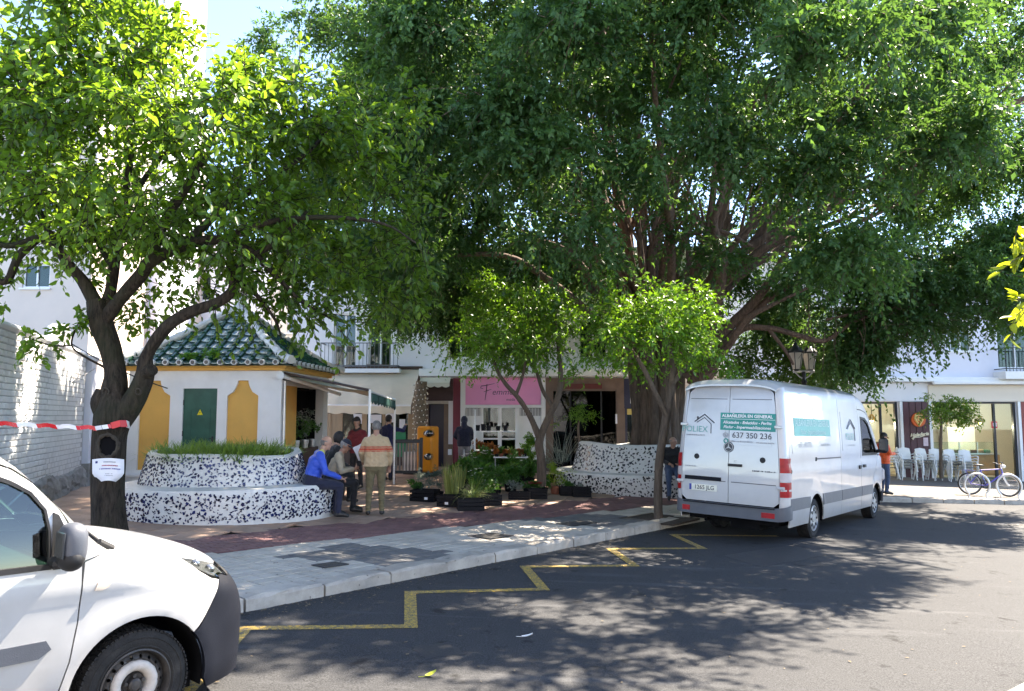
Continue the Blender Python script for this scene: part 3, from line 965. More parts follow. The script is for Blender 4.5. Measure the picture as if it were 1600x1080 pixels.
nf = box_part('navy_shopfront', XA(975.3), XA(979), YA - .05, YA + .15, -.2, ZA(592), M_navy_sign, bA)
box_part('mullion', XA(986.5), XA(990), YA - .03, YA + .12, 0, ZA(638), M_white_paint, nf)
box_part('pane', XA(979), XA(1050), YA + .05, YA + .06, -.1, ZA(638), M_glass_dark, nf)
box_part('display_shelf', XA(990.5), XA(1048), YA + .12, YA + .4, ZA(668), ZA(666), M_white_paint, nf)
box_part('display_shelf', XA(990.5), XA(1048), YA + .12, YA + .4, ZA(684), ZA(682), M_white_paint, nf)
ns = thing('shop_sign', 'dark navy shop sign with two white words beside the big trunk', 'shop sign', (XA(1012), YA - .1, ZA(615)))
mb = MB(); bxs(mb, -(XA(1050) - XA(974)) / 2, (XA(1050) - XA(974)) / 2, -.02, .05, ZA(638) - ZA(615), ZA(592) - ZA(615)); mb.build('panel', M_navy_sign, ns)
text('lettering', 'Moda', .26, M_white_letter, ns, lambda x, y, z: Vector((x + XA(983) - XA(1012), -.025, y + .02)), align='LEFT', bold=.006)
text('lettering', 'Luxes', .26, M_white_letter, ns, lambda x, y, z: Vector((x + XA(983) - XA(1012), -.025, y + .02 - .29)), align='LEFT', bold=.006)
flat_notice('notice', 979, 987, 639, 648, YA - .035, mat('yellow_notice', (.62, .50, .14), .5), 'small yellow notice at the top of the navy shop window', 'notice')
# ---------------- building B: white block to the right with the ice-cream cafe, front at Y = 31
YB = 31.0
def XB(px): return P(px, 680, YB).x
def ZB(py): return P(800, py, YB).z
HB = 8.2
bB = thing('cafe_building', 'white building with black balcony railing above the ice cream cafe', 'building', (0, 0, 0))
o1 = rect(XB(1290), XB(1404), -.5, ZB(627.5)); o2 = rect(XB(1453), XB(1589), -.6, ZB(628)); o3 = rect(XB(1120), XB(1280), -.35, ZB(628))
u1 = rect(XB(1492), XB(1526), ZB(549), ZB(500)); u2 = rect(XB(1566), XB(1625), ZB(576), ZB(500)); u3 = rect(XB(1370), XB(1410), ZB(549), ZB(500)); u4 = rect(XB(1200), XB(1240), ZB(549), ZB(500))
wall_xz('wall', rect(7.62, 29, -1.6, HB), [o1, o2, o3, u1, u2, u3, u4], YB, .3, M_lav_wall, bB)
box_part('side_wall', 7.62, 7.92, YB + .302, YB + 9, -1.6, HB, M_white_wall, bB)
box_part('side_wall', 28.7, 29, YB + .302, YB + 9, -1.6, HB, M_white_wall, bB)
box_part('back_wall', 7.92, 28.7, YB + 8.7, YB + 9, -1.6, HB, M_white_wall, bB)
box_part('floor', 7.93, 28.69, YB + .31, YB + 8.69, -.62, -.46, M_tilefloor, bB)
box_part('upper_floor', 7.93, 28.69, YB + .31, YB + 8.69, 3.15, 3.3, M_white_wall, bB)
box_part('room_divider', 7.93, 28.69, YB + 3.4, YB + 3.5, -.459, 3.149, mat('cafe_back_wall', (.62, .56, .47), .8, .05, 1), bB)
box_part('roof', 7.6, 29.1, YB - .12, YB + 9.1, HB, HB + .18, M_white_wall, bB)
box_part('ledge', 7.7, 29, YB - .35, YB - .003, ZB(597.5), ZB(590), M_white_paint, bB, bev=.02)
box_part('ledge', XB(1452.5), 29, YB - .5, YB - .36, ZB(601.5), ZB(596), M_white_paint, bB, bev=.02)
box_part('fascia', XB(1290), XB(1452), YB - .06, YB - .003, ZB(627), ZB(598), M_white_wall, bB)
box_part('fascia', XB(1452.4), 29, YB - .1, YB - .003, ZB(627.5), ZB(601.8), M_cream_wall, bB)
for q in (u1, u3, u4): window(bB, q[0][0], q[1][0], q[0][1], q[2][1], YB, mull=1)
window(bB, u2[0][0], u2[1][0], u2[0][1], u2[2][1], YB, mull=1, shutter=True)
balcony(bB, XB(1559), XB(1640), YB, ZB(582), ZB(546) - ZB(582), out=.8, slab=M_white_paint, slabt=.3)
def shopfront(a, b, name='shopfront', mulls=()):
 x0, x1 = XB(a), XB(b)
 mb = MB()
 bxs(mb, x0, x0 + .09, YB + .02, YB + .16, -.6, ZB(628.2)); bxs(mb, x1 - .09, x1, YB + .02, YB + .16, -.6, ZB(628.2))
 bxs(mb, x0 + .09, x1 - .09, YB + .025, YB + .155, ZB(631), ZB(628.2))
 f = mb.build(name, M_gunmetal, bB)
 xs_ = [x0 + .09] + [XB(m) for m in mulls] + [x1 - .09]
 for i in range(len(xs_) - 1):
  box_part('pane', xs_[i] + .005, xs_[i + 1] - .005, YB + .08, YB + .09, -.55, ZB(631.2), M_shop_glass, f)
  if i: box_part('mullion', xs_[i] - .04, xs_[i] + .04, YB + .03, YB + .13, -.6, ZB(631.2), M_gunmetal, f)
 return f
shopfront(1290, 1404, mulls=(1378,)); shopfront(1453, 1589, mulls=(1556,)); shopfront(1120, 1280, mulls=(1200,))
for a in (1405.5, 1451, 1590):
 box_part('white_pilaster', XB(a), XB(a + 4.5), YB - .12, YB - .003, -.75, ZB(627.8), M_white_paint, bB)
for (a, b, m_, nm) in ((1410.5, 1450.5, mat('maroon_plank', (.085, .022, .026), .5, .2, 3, .1, 20, stretch=(5, 5, .5), world=True), 'maroon_panelling'), (1595.2, 1680, mat('red_brown_plank', (.25, .05, .035), .5, .2, 3, .1, 20, stretch=(5, 5, .5), world=True), 'red_panelling')):
 root = box_part(nm, XB(a), XB(b), YB - .06, YB - .003, -.7, ZB(627.8), M_black, bB)
 n = max(3, int((b - a) / 8.5))
 for k in range(n):
  x0 = XB(a + (b - a) * k / n); x1 = XB(a + (b - a) * (k + 1) / n)
  box_part('plank', x0 + .012, x1 - .012, YB - .09 - random.uniform(0, .006), YB - .061, -.7, ZB(628), m_, root)
lg = thing('round_sign', 'round orange sign with an ice cream cone symbol on maroon planks', 'round sign', (XB(1434), YB - .11, ZB(656)))
M_orange = mat('orange_sign_face', (.80, .13, .015), .4); M_cone = mat('cone_yellow', (.90, .62, .22), .4)
kB = FPX / YB
mb = MB(); mb.lathe([(0, -.02), (10.6 / kB, -.02), (11 / kB, -.012), (11 / kB, .03)], 36, axis='Y'); mb.build('disc', M_orange, lg, smooth=True)
mb = MB()
ring = [(6.2 * math.cos(w) / kB, -.03, (2.2 + 4.6 * math.sin(w)) / kB) for w in [PI * (-.15 + 1.3 * i / 14) for i in range(15)]]
mb.tube(ring, .045, 6)
mb.tube([(-5.6 / kB, -.03, .6 / kB), (-3 / kB, -.03, -3.5 / kB), (0, -.03, -9 / kB), (3 / kB, -.03, -3.5 / kB), (5.6 / kB, -.03, .6 / kB)], .05, 6)
mb.tube([(-4 / kB, -.03, 2.6 / kB), (4 / kB, -.03, 2.6 / kB)], .035, 6); mb.tube([(-3 / kB, -.03, -.8 / kB), (3 / kB, -.03, -.8 / kB)], .035, 6)
mb.tube([(-6 / kB, -.03, 8 / kB), (-4.4 / kB, -.03, 5 / kB)], .04, 6)
mb.build('cone_symbol', M_cone, lg)
sc_ = thing('script_sign', 'pale handwritten sign under the round orange sign', 'sign', (XB(1434), YB - .11, ZB(679)))
M_scr = mat('pale_gold_lettering', (.80, .70, .50), .4)
text('lettering', 'Heladeria', .19, M_scr, sc_, lambda x, y, z: Vector((x, -.015 - z, y + x * .10)), shear=.35, bold=.006, ext=.012)
mb = MB(); mb.tube([(-11 / kB, -.01, -7 / kB), (-8 / kB, -.01, -4 / kB), (0, -.01, -4 / kB), (9 / kB, -.01, -1.5 / kB)], [.05, .03, .02, .012], 6); mb.build('underline', M_scr, sc_)
flat_notice('notice', 1442.5, 1450, 684, 697, YB - .115, mat('pink_notice', (.72, .55, .58), .6), 'pinkish notice low on the maroon planks beside the stacked chairs', 'notice')
rs = thing('red_sign', 'small red square sign hanging inside the cafe window', 'sign', (XB(1556), YB + .06, ZB(664)))
mb = MB(); bxs(mb, -4.5 / kB, 4.5 / kB, -.01, 0, -5.2 / kB, 5.2 / kB); mb.build('panel', mat('red_sign_face', (.62, .02, .03), .4), rs)
mb = MB(); bxs(mb, -2.6 / kB, -1.6 / kB, -.016, -.011, -2.5 / kB, 3 / kB); bxs(mb, -1.5 / kB, .2 / kB, -.016, -.011, -2.5 / kB, -1.5 / kB)
mb.ell((2.2 / kB, -.013, 2.4 / kB), (.03, .004, .03)); bxs(mb, 1.4 / kB, 3 / kB, -.016, -.011, -2.6 / kB, 1.2 / kB); mb.build('symbol', M_white_letter, rs)
M_slat = mat('light_wood_slat', (.48, .27, .11), .5, .15, 4, world=True)
ct = thing('cafe_counter', 'glass display counter with a slatted wooden front inside the cafe', 'counter', (XB(1460), YB + 1.1, -.46))
cw = XB(1586) - XB(1460)
mb = MB(); bxs(mb, 0, cw, 0, .7, 0, .85); mb.build('body', M_wood_pale, ct)
n = 34
sm = MB(); sm.box((0, -.02, .43), (.075, .03, .8), bev=.008); sme = sm.mesh('slat', M_slat)
for k_ in range(n):
 o = link('slat', sme, ct); o.location = (cw * (.45 + .55 * (k_ + .5) / n), 0, 0)
mb = MB(); bxs(mb, -.02, cw + .02, -.05, .75, .851, .9); mb.build('countertop', M_steel, ct)
mb = MB(); bxs(mb, .1, cw - .1, .02, .03, .901, 1.35); bxs(mb, .1, cw - .1, .031, .5, 1.345, 1.355); mb.build('glass_screen', M_shop_glass, ct)
mb = MB()
for k_ in range(5): bxs(mb, .1 + (cw - .24) * k_ / 4, .14 + (cw - .24) * k_ / 4, .0, .04, .9, 1.36)
mb.build('screen_post', M_steel, ct)
for k_ in range(10):
 mb = MB(); mb.box((.35 + k_ * (cw - .7) / 9, .3, .97), (.24, .3, .13), bev=.02)
 mb.build('ice_cream_tub', mat('tub_%d' % (k_ % 4), [(.5, .3, .2), (.02, .15, .11), (.7, .6, .45), (.12, .05, .05)][k_ % 4], .5), ct)
for k_ in range(16):
 mb = MB(); xk = XB(1462) + k_ * .16; mb.lathe([(0, 0), (.045, 0), (.045, .2), (.018, .26), (.018, .34), (0, .34)], 8, (xk, YB + 3.15, 1.62)); mb.build('bottle', mat('bottle_%d' % (k_ % 4), [(.25, .02, .02), (.03, .12, .04), (.45, .25, .06), (.05, .03, .02)][k_ % 4], .2), bB, smooth=True)
box_part('wall_shelf', XB(1460), XB(1530), YB + 3.02, YB + 3.39, 1.58, 1.617, M_wood_dark, bB)
box_part('menu_board', XB(1470), XB(1545), YB + 3.36, YB + 3.398, ZB(668), ZB(640), mat('menu_board_face', (.30, .27, .23), .6, .5, 3, world=True), bB)
box_part('white_fridge', XB(1538), XB(1584), YB + 2.6, YB + 3.3, -.459, 1.5, M_white_plastic, bB)
box_part('wall_picture', XB(1330), XB(1376), YB + 3.34, YB + 3.398, ZB(668), ZB(640), mat('wall_picture_face', (.35, .10, .07), .6, .8, 2.2, world=True), bB)
box_part('dark_screen', XB(1380), XB(1392), YB + 3.3, YB + 3.398, ZB(655), ZB(640), M_black, bB)
box_part('side_counter', XB(1345), XB(1402), YB + 1.5, YB + 2.2, -.459, .9, M_wood_dark, bB)
M_lampglow = emit('warm_bulb', (1.0, .62, .22), 9.0)
M_lampshade = mat('amber_shade', (.6, .32, .05), .4)
def pendant(px, py, Y, label):
 p = P(px, py, Y)
 t = thing('pendant_lamp', label, 'pendant lamp', p)
 mb = MB(); mb.tube([(0, 0, .18), (0, 0, 3.15 - p.z)], .012, 6); mb.build('cord', M_black, t)
 mb = MB(); mb.lathe([(.03, .2), (.06, .18), (.13, .08), (.2, -.06), (.19, -.06), (.12, .07), (.04, .16)], 20); mb.build('lamp_shade', M_lampshade, t, smooth=True)
 mb = MB(); mb.ell((0, 0, -.03), (.075, .075, .085), 14, 10); mb.build('bulb', M_lampglow, t, smooth=True)
 ld = bpy.data.lights.new('bulb_light', 'POINT'); ld.energy = 22; ld.color = (1, .9, .76); ld.shadow_soft_size = .12
 link('bulb_light', ld, t, (0, .25, -.25))
pendant(1362, 655, YB + .9, 'lit amber pendant lamp above the man in the orange jacket')
pendant(1531, 658, YB + .9, 'lit amber pendant lamp at the edge of the small tree crown')
# ---------------- blocks behind the left tree
def block(name, label, x0, x1, Y, D, H, m, wins, base=0.0, roofm=None):
 t = thing(name, label, 'building', (0, 0, 0))
 holes = [rect(*w) for w in wins]
 wall_xz('wall', rect(x0, x1, base - 1, H), holes, Y, .3, m, t)
 box_part('side_wall', x0, x0 + .3, Y + .302, Y + D, base - 1, H, m, t); box_part('side_wall', x1 - .3, x1, Y + .302, Y + D, base - 1, H, m, t)
 box_part('back_wall', x0 + .3, x1 - .3, Y + D - .3, Y + D, base - 1, H, m, t)
 box_part('roof', x0 - .1, x1 + .1, Y - .1, Y + D + .1, H, H + .2, roofm or m, t)
 box_part('inner_partition', x0 + .31, x1 - .31, Y + 1.5, Y + 1.6, base, H - .1, M_dark, t)
 for w in wins: window(t, w[0], w[1], w[2], w[3], Y, mull=1)
 return t
xw = lambda px, Y: P(px, 450, Y).x
zw = lambda py, Y: P(100, py, Y).z
block('apartment_block', 'cream apartment block with a small white window behind the brick wall', -30, xw(142, 25), 25, 9, 13, M_pinkcream,
      [(xw(34, 25), xw(77, 25), zw(450, 25), zw(412, 25)), (xw(34, 25), xw(77, 25), zw(330, 25), zw(290, 25)), (xw(-70, 25), xw(-27, 25), zw(450, 25), zw(412, 25))])
tD = block('apartment_block', 'tall white apartment block rising behind the crown of the near tree', xw(143, 29), xw(246, 29), 29, 3.6, 21, M_lav_wall,
      [(xw(205, 29), xw(235, 29), zw(330, 29), zw(280, 29)), (xw(205, 29), xw(235, 29), zw(180, 29), zw(130, 29))])
block('apartment_block', 'low white block between the near tree and the kiosk roof', xw(246, 34) + .02, xw(425, 34), 34, 9, 9.6, M_white_wall,
      [(xw(300, 34), xw(330, 34), zw(470, 34), zw(430, 34)), (xw(360, 34), xw(390, 34), zw(470, 34), zw(430, 34))])
tE = block('apartment_block', 'pale yellow block seen just behind the green tiled kiosk roof', xw(427, 33), XA(503) * 33 / YA, 33, 9, 9.2, M_cream_wall,
      [(xw(450, 33), xw(472, 33), zw(520, 33), zw(470, 33))])
balcony(tE, xw(470, 33), xw(500, 33), 33, zw(577, 33), .95, out=.6)
# ---------------- painted brick wall at the left, running away from the street
wa = Vector((-7.45, 11.0)); wb = Vector((-9.55, 17.2))
wd = (wb - wa).normalized(); wn_ = Vector((wd.y, -wd.x))   # normal towards +x (camera side)
Lw = (wb - wa).length
ang_w = math.atan2(wd.y, wd.x)
bw = thing('brick_wall', 'white painted brick wall with a rough dark stone foot at the left edge', 'wall', (wa.x, wa.y, gz(wa.x) + PAVE), ang_w)
HW = 2.92
mb = MB(); bxs(mb, 0, Lw, .0, .22, -.3, HW); mb.build('core', M_brick_joint, bw)
ch, bl = .098, .27
bmeshes = []
for q in range(5):
 m_ = MB()
 j = lambda: random.uniform(-.003, .003)
 w, h = bl - .014, ch - .016
 b_ = .010
 vs = [(-w / 2 + j(), 0, -h / 2 + j()), (w / 2 + j(), 0, -h / 2 + j()), (w / 2 + j(), 0, h / 2 + j()), (-w / 2 + j(), 0, h / 2 + j())]
 vs2 = [(x * (1 - 2 * b_ / w), -.016 + j(), z * (1 - 2 * b_ / h)) for x, _, z in vs]
 m_.add(vs + vs2, [(4, 5, 6, 7), (0, 1, 5, 4), (1, 2, 6, 5), (2, 3, 7, 6), (3, 0, 4, 7)])
 bmeshes.append(m_.mesh('brick', M_brick_white))
cand = []
for r in range(int(HW / ch)):
 z = .02 + (r + .5) * ch
 if z > HW - .03: break
 for c in range(int(Lw / bl) + 1):
  x = (c + (.5 if r % 2 else 0) + .25) * bl
  if x > Lw - bl * .5: continue
  wx = wa.x + wd.x * x; wy = wa.y + wd.y * x
  px = 800 + FPX * wx / wy; py = 650 - FPX * (gz(wa.x) + PAVE + z - CAM_Z) / wy
  vis = px > -15 and py < 760 and py > 490 and z > .35
  cand.append((not vis, wy, x, z))
cand.sort()
rest = MB()
for k_, (nv, _, x, z) in enumerate(cand):
 if k_ < 300:
  o = link('brick', random.choice(bmeshes), bw); o.location = (x, 0, z)
 else:
  s_ = random.uniform(.012, .018)
  rest.box((x, -s_ / 2, z), (bl - .014, s_, ch - .014))
rest.build('brick', M_brick_white, bw)['kind'] = 'stuff'
mb = MB(); mb.tube([(0, .11, HW + .02), (Lw, .11, HW + .02)], .15, 12, flat=.6); mb.tube([(Lw * .55, .11, HW + .08), (Lw * .62, .11, HW + .3), (Lw * .70, .11, HW + .34), (Lw * .78, .11, HW + .05)], [.1, .16, .16, .1], 10)
mb.build('coping', M_brick_white, bw, smooth=True)
mb = MB()
nx, nz_ = 60, 8
vs = []
for i in range(nx + 1):
 for k_ in range(nz_ + 1):
  t = k_ / nz_
  x = Lw * i / nx
  z = .0 + (.46 + .05 * math.sin(x * 2.3)) * t
  yy = -.03 - .12 * (1 - t) ** .6 - .025 * math.sin(x * 5.1 + k_) * math.sin(k_ * 1.3 + x * 2) + random.uniform(-.02, .02)
  if k_ == nz_: yy = .002
  vs.append((x, min(yy, .002), z))
fs = [(i * (nz_ + 1) + k_, (i + 1) * (nz_ + 1) + k_, (i + 1) * (nz_ + 1) + k_ + 1, i * (nz_ + 1) + k_ + 1) for i in range(nx) for k_ in range(nz_)]
mb.add(vs, fs); mb.build('stone_foot', M_rock, bw, smooth=True, angle=25)
t = thing('wall_pier', 'plain white rendered pier at the end of the brick wall', 'pier', (wb.x + wd.x * .02, wb.y + wd.y * .02, gz(wb.x) + PAVE), ang_w)
mb = MB(); bxs(mb, .02, .55, -.12, .3, -.3, 2.75, bev=.01); mb.build('shaft', M_lav_wall, t)
mb = MB(); bxs(mb, -.02, .59, -.16, .34, 2.752, 2.86, bev=.015); mb.build('cap', M_white_wall, t)
mb = MB(); bxs(mb, .0, .57, -.14, .32, -.3, .45); mb.build('stone_base', M_rock, t)
def cable(name, pts, r, m, label):
 mb = MB(); mb.tube(pts, r, 6); return tag(mb.build(name, m, smooth=True), label, 'cable')
pa, pb = P(-30, 585, 12.2), P(150, 575, 17.1)
cable('cable', [pa.lerp(pb, i / 14) + Vector((.0, 0, -.34 * math.sin(PI * i / 14))) for i in range(15)], .014, mat('grey_cable', (.3, .3, .3), .6), 'grey cable sagging across the painted brick wall')
pa, pb = P(100, 530, 17.0), P(262, 607, 17.2)
cable('cable', [pa.lerp(pb, i / 10) + Vector((0, 0, -.10 * math.sin(PI * i / 10))) for i in range(11)], .014, M_black, 'thin black cable running from the brick wall behind the trunk to the kiosk')
# ---------------- kiosk with the green tiled roof
KR = R(-3)
kx, ky = -8.75, 17.55
kz = gz(-7) + PAVE
kio = thing('kiosk', 'small white and ochre kiosk with a green glazed tile roof', 'kiosk', (kx, ky, kz), KR)
KW, KDp, KH = 3.55, 3.6, 2.62
M_ochre = mat('ochre_render', (.72, .40, .10), .8, .06, 1.5, .25, 30, dirt=.3, dirtcol=(.5, .3, .1))
M_kwhite = mat('kiosk_white_render', (.80, .80, .79), .85, .04, 1.5, .25, 30, dirt=.3, dirtcol=(.5, .47, .43), dscale=1.1)
def ogee(xc, w, z0, z1):
 """Tall panel with a shaped (mixtilinear) top."""
 h = w / 2
 sh = z1 - .36
 pts = [(xc - h, z0), (xc + h, z0), (xc + h, sh)]
 pts += [(xc + h * .98, sh + .02), (xc + h * .62, sh + .10), (xc + h * .46, sh + .20), (xc + h * .36, sh + .30), (xc + h * .34, z1)]
 pts += [(xc - h * .34, z1), (xc - h * .36, sh + .30), (xc - h * .46, sh + .20), (xc - h * .62, sh + .10), (xc - h * .98, sh + .02), (xc - h, sh)]
 return pts
pan = [ogee(.62, .72, .38, 2.40), ogee(2.66, .72, .38, 2.40)]
door = rect(1.28, 2.07, .12, 2.22)
vo, tri, loops = fill2d(rect(0, KW, -.5, KH), pan + [door], .5)
mb = MB(); mb.add([(x, 0, z) for x, z in vo], tri)
for lp in loops[1:]:
 a = [(vo[i][0], 0, vo[i][1]) for i in lp]; b = [(x, .06, z) for x, y, z in a]; n = len(a)
 mb.add(a + b, [(i, (i + 1) % n, n + (i + 1) % n, n + i) for i in range(n)])
bxs(mb, 0, .2, .001, KDp, -.5, KH); bxs(mb, .2, KW, KDp - .2, KDp, -.5, KH)
mb.build('wall', M_kwhite, kio)
for q in pan:
 vo, tri, _ = fill2d(q, (), .5)
 m_ = MB(); m_.add([(x, .055, z) for x, z in vo], tri); m_.build('ochre_panel', M_ochre, kio)
mb = MB(); bxs(mb, -.06, .62, -.07, .0, -.3, .22); bxs(mb, -.1, .66, -.11, .0, .221, .30, bev=.02); mb.build('plinth', M_kwhite, kio)
M_dgreen = mat('dark_green_paint', (.012, .085, .06), .45, .2, 3, dirt=.3, dirtcol=(.05, .13, .10), dscale=3)
kd = MB(); bxs(kd, 1.282, 2.068, .035, .05, .13, 2.218); kd = kd.build('door', M_dgreen, kio)
mb = MB()
for x0, x1, z0, z1 in ((1.44, 1.91, 1.1, 1.75), (1.44, 1.91, .3, .9)):
 for a in ((x0, x1, z0, z0 + .03), (x0, x1, z1 - .03, z1), (x0, x0 + .03, z0 + .03, z1 - .03), (x1 - .03, x1, z0 + .03, z1 - .03)): bxs(mb, a[0], a[1], .026, .035, a[2], a[3])
mb.build('door_moulding', M_dgreen, kd)
mb = MB()
for z_ in (.5, 1.2, 1.9): mb.tube([(1.285, .024, z_ - .06), (1.285, .024, z_ + .06)], .014, 8)
mb.build('hinge', M_gunmetal, kd)
mb = MB(); bxs(mb, 1.965, 2.0, .012, .034, 1.0, 1.14, bev=.004); mb.tube([(1.98, .0, 1.09), (1.91, .0, 1.09)], .010, 6); mb.build('handle', M_gunmetal, kd)
mb = MB(); mb.extr([(1.61, .02, 1.62), (1.74, .02, 1.62), (1.675, .02, 1.745)], (0, .006, 0)); mb.build('warning_triangle', mat('warning_yellow', (.85, .72, .02), .5), kd)
mb = MB(); mb.extr([(1.675, .016, 1.70), (1.66, .016, 1.665), (1.675, .016, 1.668), (1.668, .016, 1.635), (1.692, .016, 1.678), (1.677, .016, 1.676)], (0, .003, 0)); mb.build('lightning_mark', M_ink, kd)
mb = MB(); bxs(mb, -.08, KW + .08, -.08, KDp + .08, KH + .002, KH + .07); bxs(mb, -.14, KW + .14, -.14, KDp + .14, KH + .071, KH + .13); mb.build('ochre_cornice', M_ochre, kio)
mb = MB(); bxs(mb, KW - .2, KW, .002, .28, -.5, KH); bxs(mb, KW - .2, KW, KDp - .42, KDp - .2, -.5, KH); bxs(mb, KW - .2, KW, .28, KDp - .42, 2.3, KH); mb.build('corner_post', M_kwhite, kio)
mb = MB(); bxs(mb, KW - .12, KW - .05, .281, 1.2, -.3, 2.299); mb.build('side_panel', M_ochre, kio)
mb = MB(); bxs(mb, .201, KW - .21, 1.25, 1.3, -.2, KH); bxs(mb, .21, KW - .25, 1.31, KDp - .21, .05, .09); mb.build('shade_partition', M_dark, kio)  # near-black sheet whose colour stands for the shade inside the kiosk
mb = MB(); bxs(mb, KW - .19, KW - .1, 1.21, KDp - .43, -.3, .8); mb.build('counter', M_wood_dark, kio)
mb = MB(); bxs(mb, KW - .50, KW - .46, .281, KDp - .205, -.3, KH); bxs(mb, KW - .45, KW - .205, .281, .30, -.3, 2.299); bxs(mb, KW - .45, KW - .205, KDp - .45, KDp - .425, -.3, 2.299); bxs(mb, KW - .45, KW - .205, .31, KDp - .46, 2.25, 2.29); mb.build('shade_lining', M_dark, kio)  # near-black boards behind the opening; the interior's shade is in their colour
mb = MB(); mb.tube([(KW + .03, .12, .2), (KW + .03, .12, 2.5)], .035, 8); mb.build('drain_pipe', M_galv, kio)
OV = .27
ZE = KH + .13
RH = 1.52
cx_, cy_ = KW / 2, KDp / 2
hx_, hy_ = KW / 2 + OV, KDp / 2 + OV
def roof_pt(side_, s, u, lift=0.0):
 """side 0 front,1 right,2 back,3 left; s 0 at eave .. 1 at top; u -1..1 across the eave width (absolute metres)."""
 z = ZE + RH * (s ** 1.17) * 1.0 + lift
 d = (1 - s)
 if side_ == 0: return Vector((cx_ + u, cy_ - hy_ * d, z))
 if side_ == 1: return Vector((cx_ + hx_ * d, cy_ + u, z))
 if side_ == 2: return Vector((cx_ - u, cy_ + hy_ * d, z))
 return Vector((cx_ - hx_ * d, cy_ - u, z))
M_tile_g = mat('green_glazed_tile', (.005, .055, .027), .2, .45, 4, spec=.4, coat=.15, dirt=.25, dirtcol=(.06, .08, .05), dscale=4)
M_tile_sheen = mat('sheen_glazed_tile', (.12, .19, .155), .18, .4, 5, spec=.6, coat=.4, dirt=.35, dirtcol=(.08, .1, .07), dscale=4)  # paler green: the sky's sheen on the channels is put into the colour
M_ridge = mat('white_mortar_ridge', (.62, .60, .55), .8, .15, 5, .5, 25, dirt=.4, dirtcol=(.25, .24, .2))
mb = MB()
for sd in range(4):
 n = 10
 for i in range(n):
  s0, s1 = i / n, (i + 1) / n
  h = hx_ if sd in (0, 2) else hy_
  a, b = h * (1 - s0), h * (1 - s1)
  mb.quad(roof_pt(sd, s0, -a, -.03), roof_pt(sd, s0, a, -.03), roof_pt(sd, s1, b, -.03), roof_pt(sd, s1, -b, -.03))
rf = mb.build('roof', M_tile_sheen, kio)
tile_cache = {}
for sd in range(4):
 h = hx_ if sd in (0, 2) else hy_
 ncol = 13
 pitch = 2 * h / ncol
 rows = 9
 if sd in (2, 3):  # faces away: joined
  mbr = MB()
 for c in range(ncol + 1):
  u = -h + c * pitch
  for r in range(rows):
   s0 = r / rows; s1 = min(1, (r + 1.18) / rows)
   if abs(u) > h * (1 - s0) - .05: continue
   lim = 1 - abs(u) / h
   s1 = min(s1, lim + .05)
   p0 = roof_pt(sd, s0, u, .045 + .012); p1 = roof_pt(sd, s1, u, .03)
   tgt = mbr if sd in (2, 3) else MB()
   tgt.tube([p0, p1], [.062, .052], 8, flat=.85)
   if sd in (0, 1): tgt.build('roof_tile', M_tile_g, rf, smooth=True)
  if c < ncol and sd in (0, 1):
   uc = u + pitch / 2
   for r in range(rows):
    s0 = r / rows; s1 = (r + 1.08) / rows
    if abs(uc) > h * (1 - s0) - .08: continue
    q = MB()
    w = pitch / 2 - .03
    a = roof_pt(sd, s0, uc, .02); b = roof_pt(sd, min(s1, 1 - abs(uc) / h + .02), uc, -.012)
    dirv = Vector((1, 0, 0)) if sd == 0 else Vector((0, 1, 0))
    vs = []
    for pp, lift in ((a, .02), (b, 0.0)):
     for t_ in (-1, -.5, 0, .5, 1): vs.append(pp + dirv * w * t_ + Vector((0, 0, lift + .03 * t_ * t_ - .01)))
    vs += [v - Vector((0, 0, .02)) for v in vs[:5]]
    fs = [(i, i + 1, i + 6, i + 5) for i in range(4)] + [(10 + i, 11 + i, i + 1, i) for i in range(4)]
    q.add(vs, fs); q.build('channel_tile', M_tile_sheen, rf, smooth=True)
 if sd in (2, 3): mbr.build('roof_tile', M_tile_g, rf, smooth=True)['kind'] = 'stuff'
 for c in range(ncol + 1):
  u = -h + c * pitch
  if abs(u) > h - .02: continue
  p = roof_pt(sd, 0, u, .045)
  out = (roof_pt(sd, 0, u) - roof_pt(sd, .1, u)); out.z = 0; out.normalize()
  q = MB(); q.tube([p - out * .02, p + out * .05], [.075, .072], 10, flat=.9)
  q.tube([p + out * .051, p + out * .054], [.045, .045], 10, mi=1)
  q.build('tile_mouth', [M_ridge, M_mortar], rf, smooth=True)
for sx, sd in ((-1, 0), (1, 0), (-1, 2), (1, 2)):
 pts = []
 for i in range(13):
  s = i / 12
  h = hx_ * (1 - s)
  pts.append(roof_pt(sd, s, sx * h, .07))
 pts[0] = pts[0] + (pts[0] - pts[1]) * .3 + Vector((0, 0, .05))
 q = MB(); q.tube(pts, [.10] + [.095] * 12, 10)
 for i in range(1, 12): q.tube([pts[i].lerp(pts[i + 1], .05), pts[i].lerp(pts[i + 1], .2)], [.107, .107], 10)
 q.build('ridge', M_ridge, rf, smooth=True)
q = MB(); q.lathe([(.16, ZE + RH - .05), (.17, ZE + RH + .08), (.1, ZE + RH + .13), (.07, ZE + RH + .2), (.11, ZE + RH + .26), (.05, ZE + RH + .33), (0, ZE + RH + .36)], 14, (cx_, cy_, 0)); q.build('finial', M_ridge, rf, smooth=True)
M_gvalance = mat('dark_green_valance', (.006, .045, .04), .7, .15, 8)
def KP(x, y, z):
 v = Matrix.Rotation(KR, 3, 'Z') @ Vector((x, y, z)); return v + Vector((kx, ky, kz))
aw = thing('kiosk_awning', 'cream awning with a dark green scalloped valance on two white poles', 'awning', (0, 0, 0))
A0, A1 = KP(KW + .02, .1, 2.52), KP(KW + .02, KDp - .1, 2.52)
B0, B1 = P(578, 612, 16.4), P(617, 626, 19.9)
mb = MB()
nn = 8
vs = []
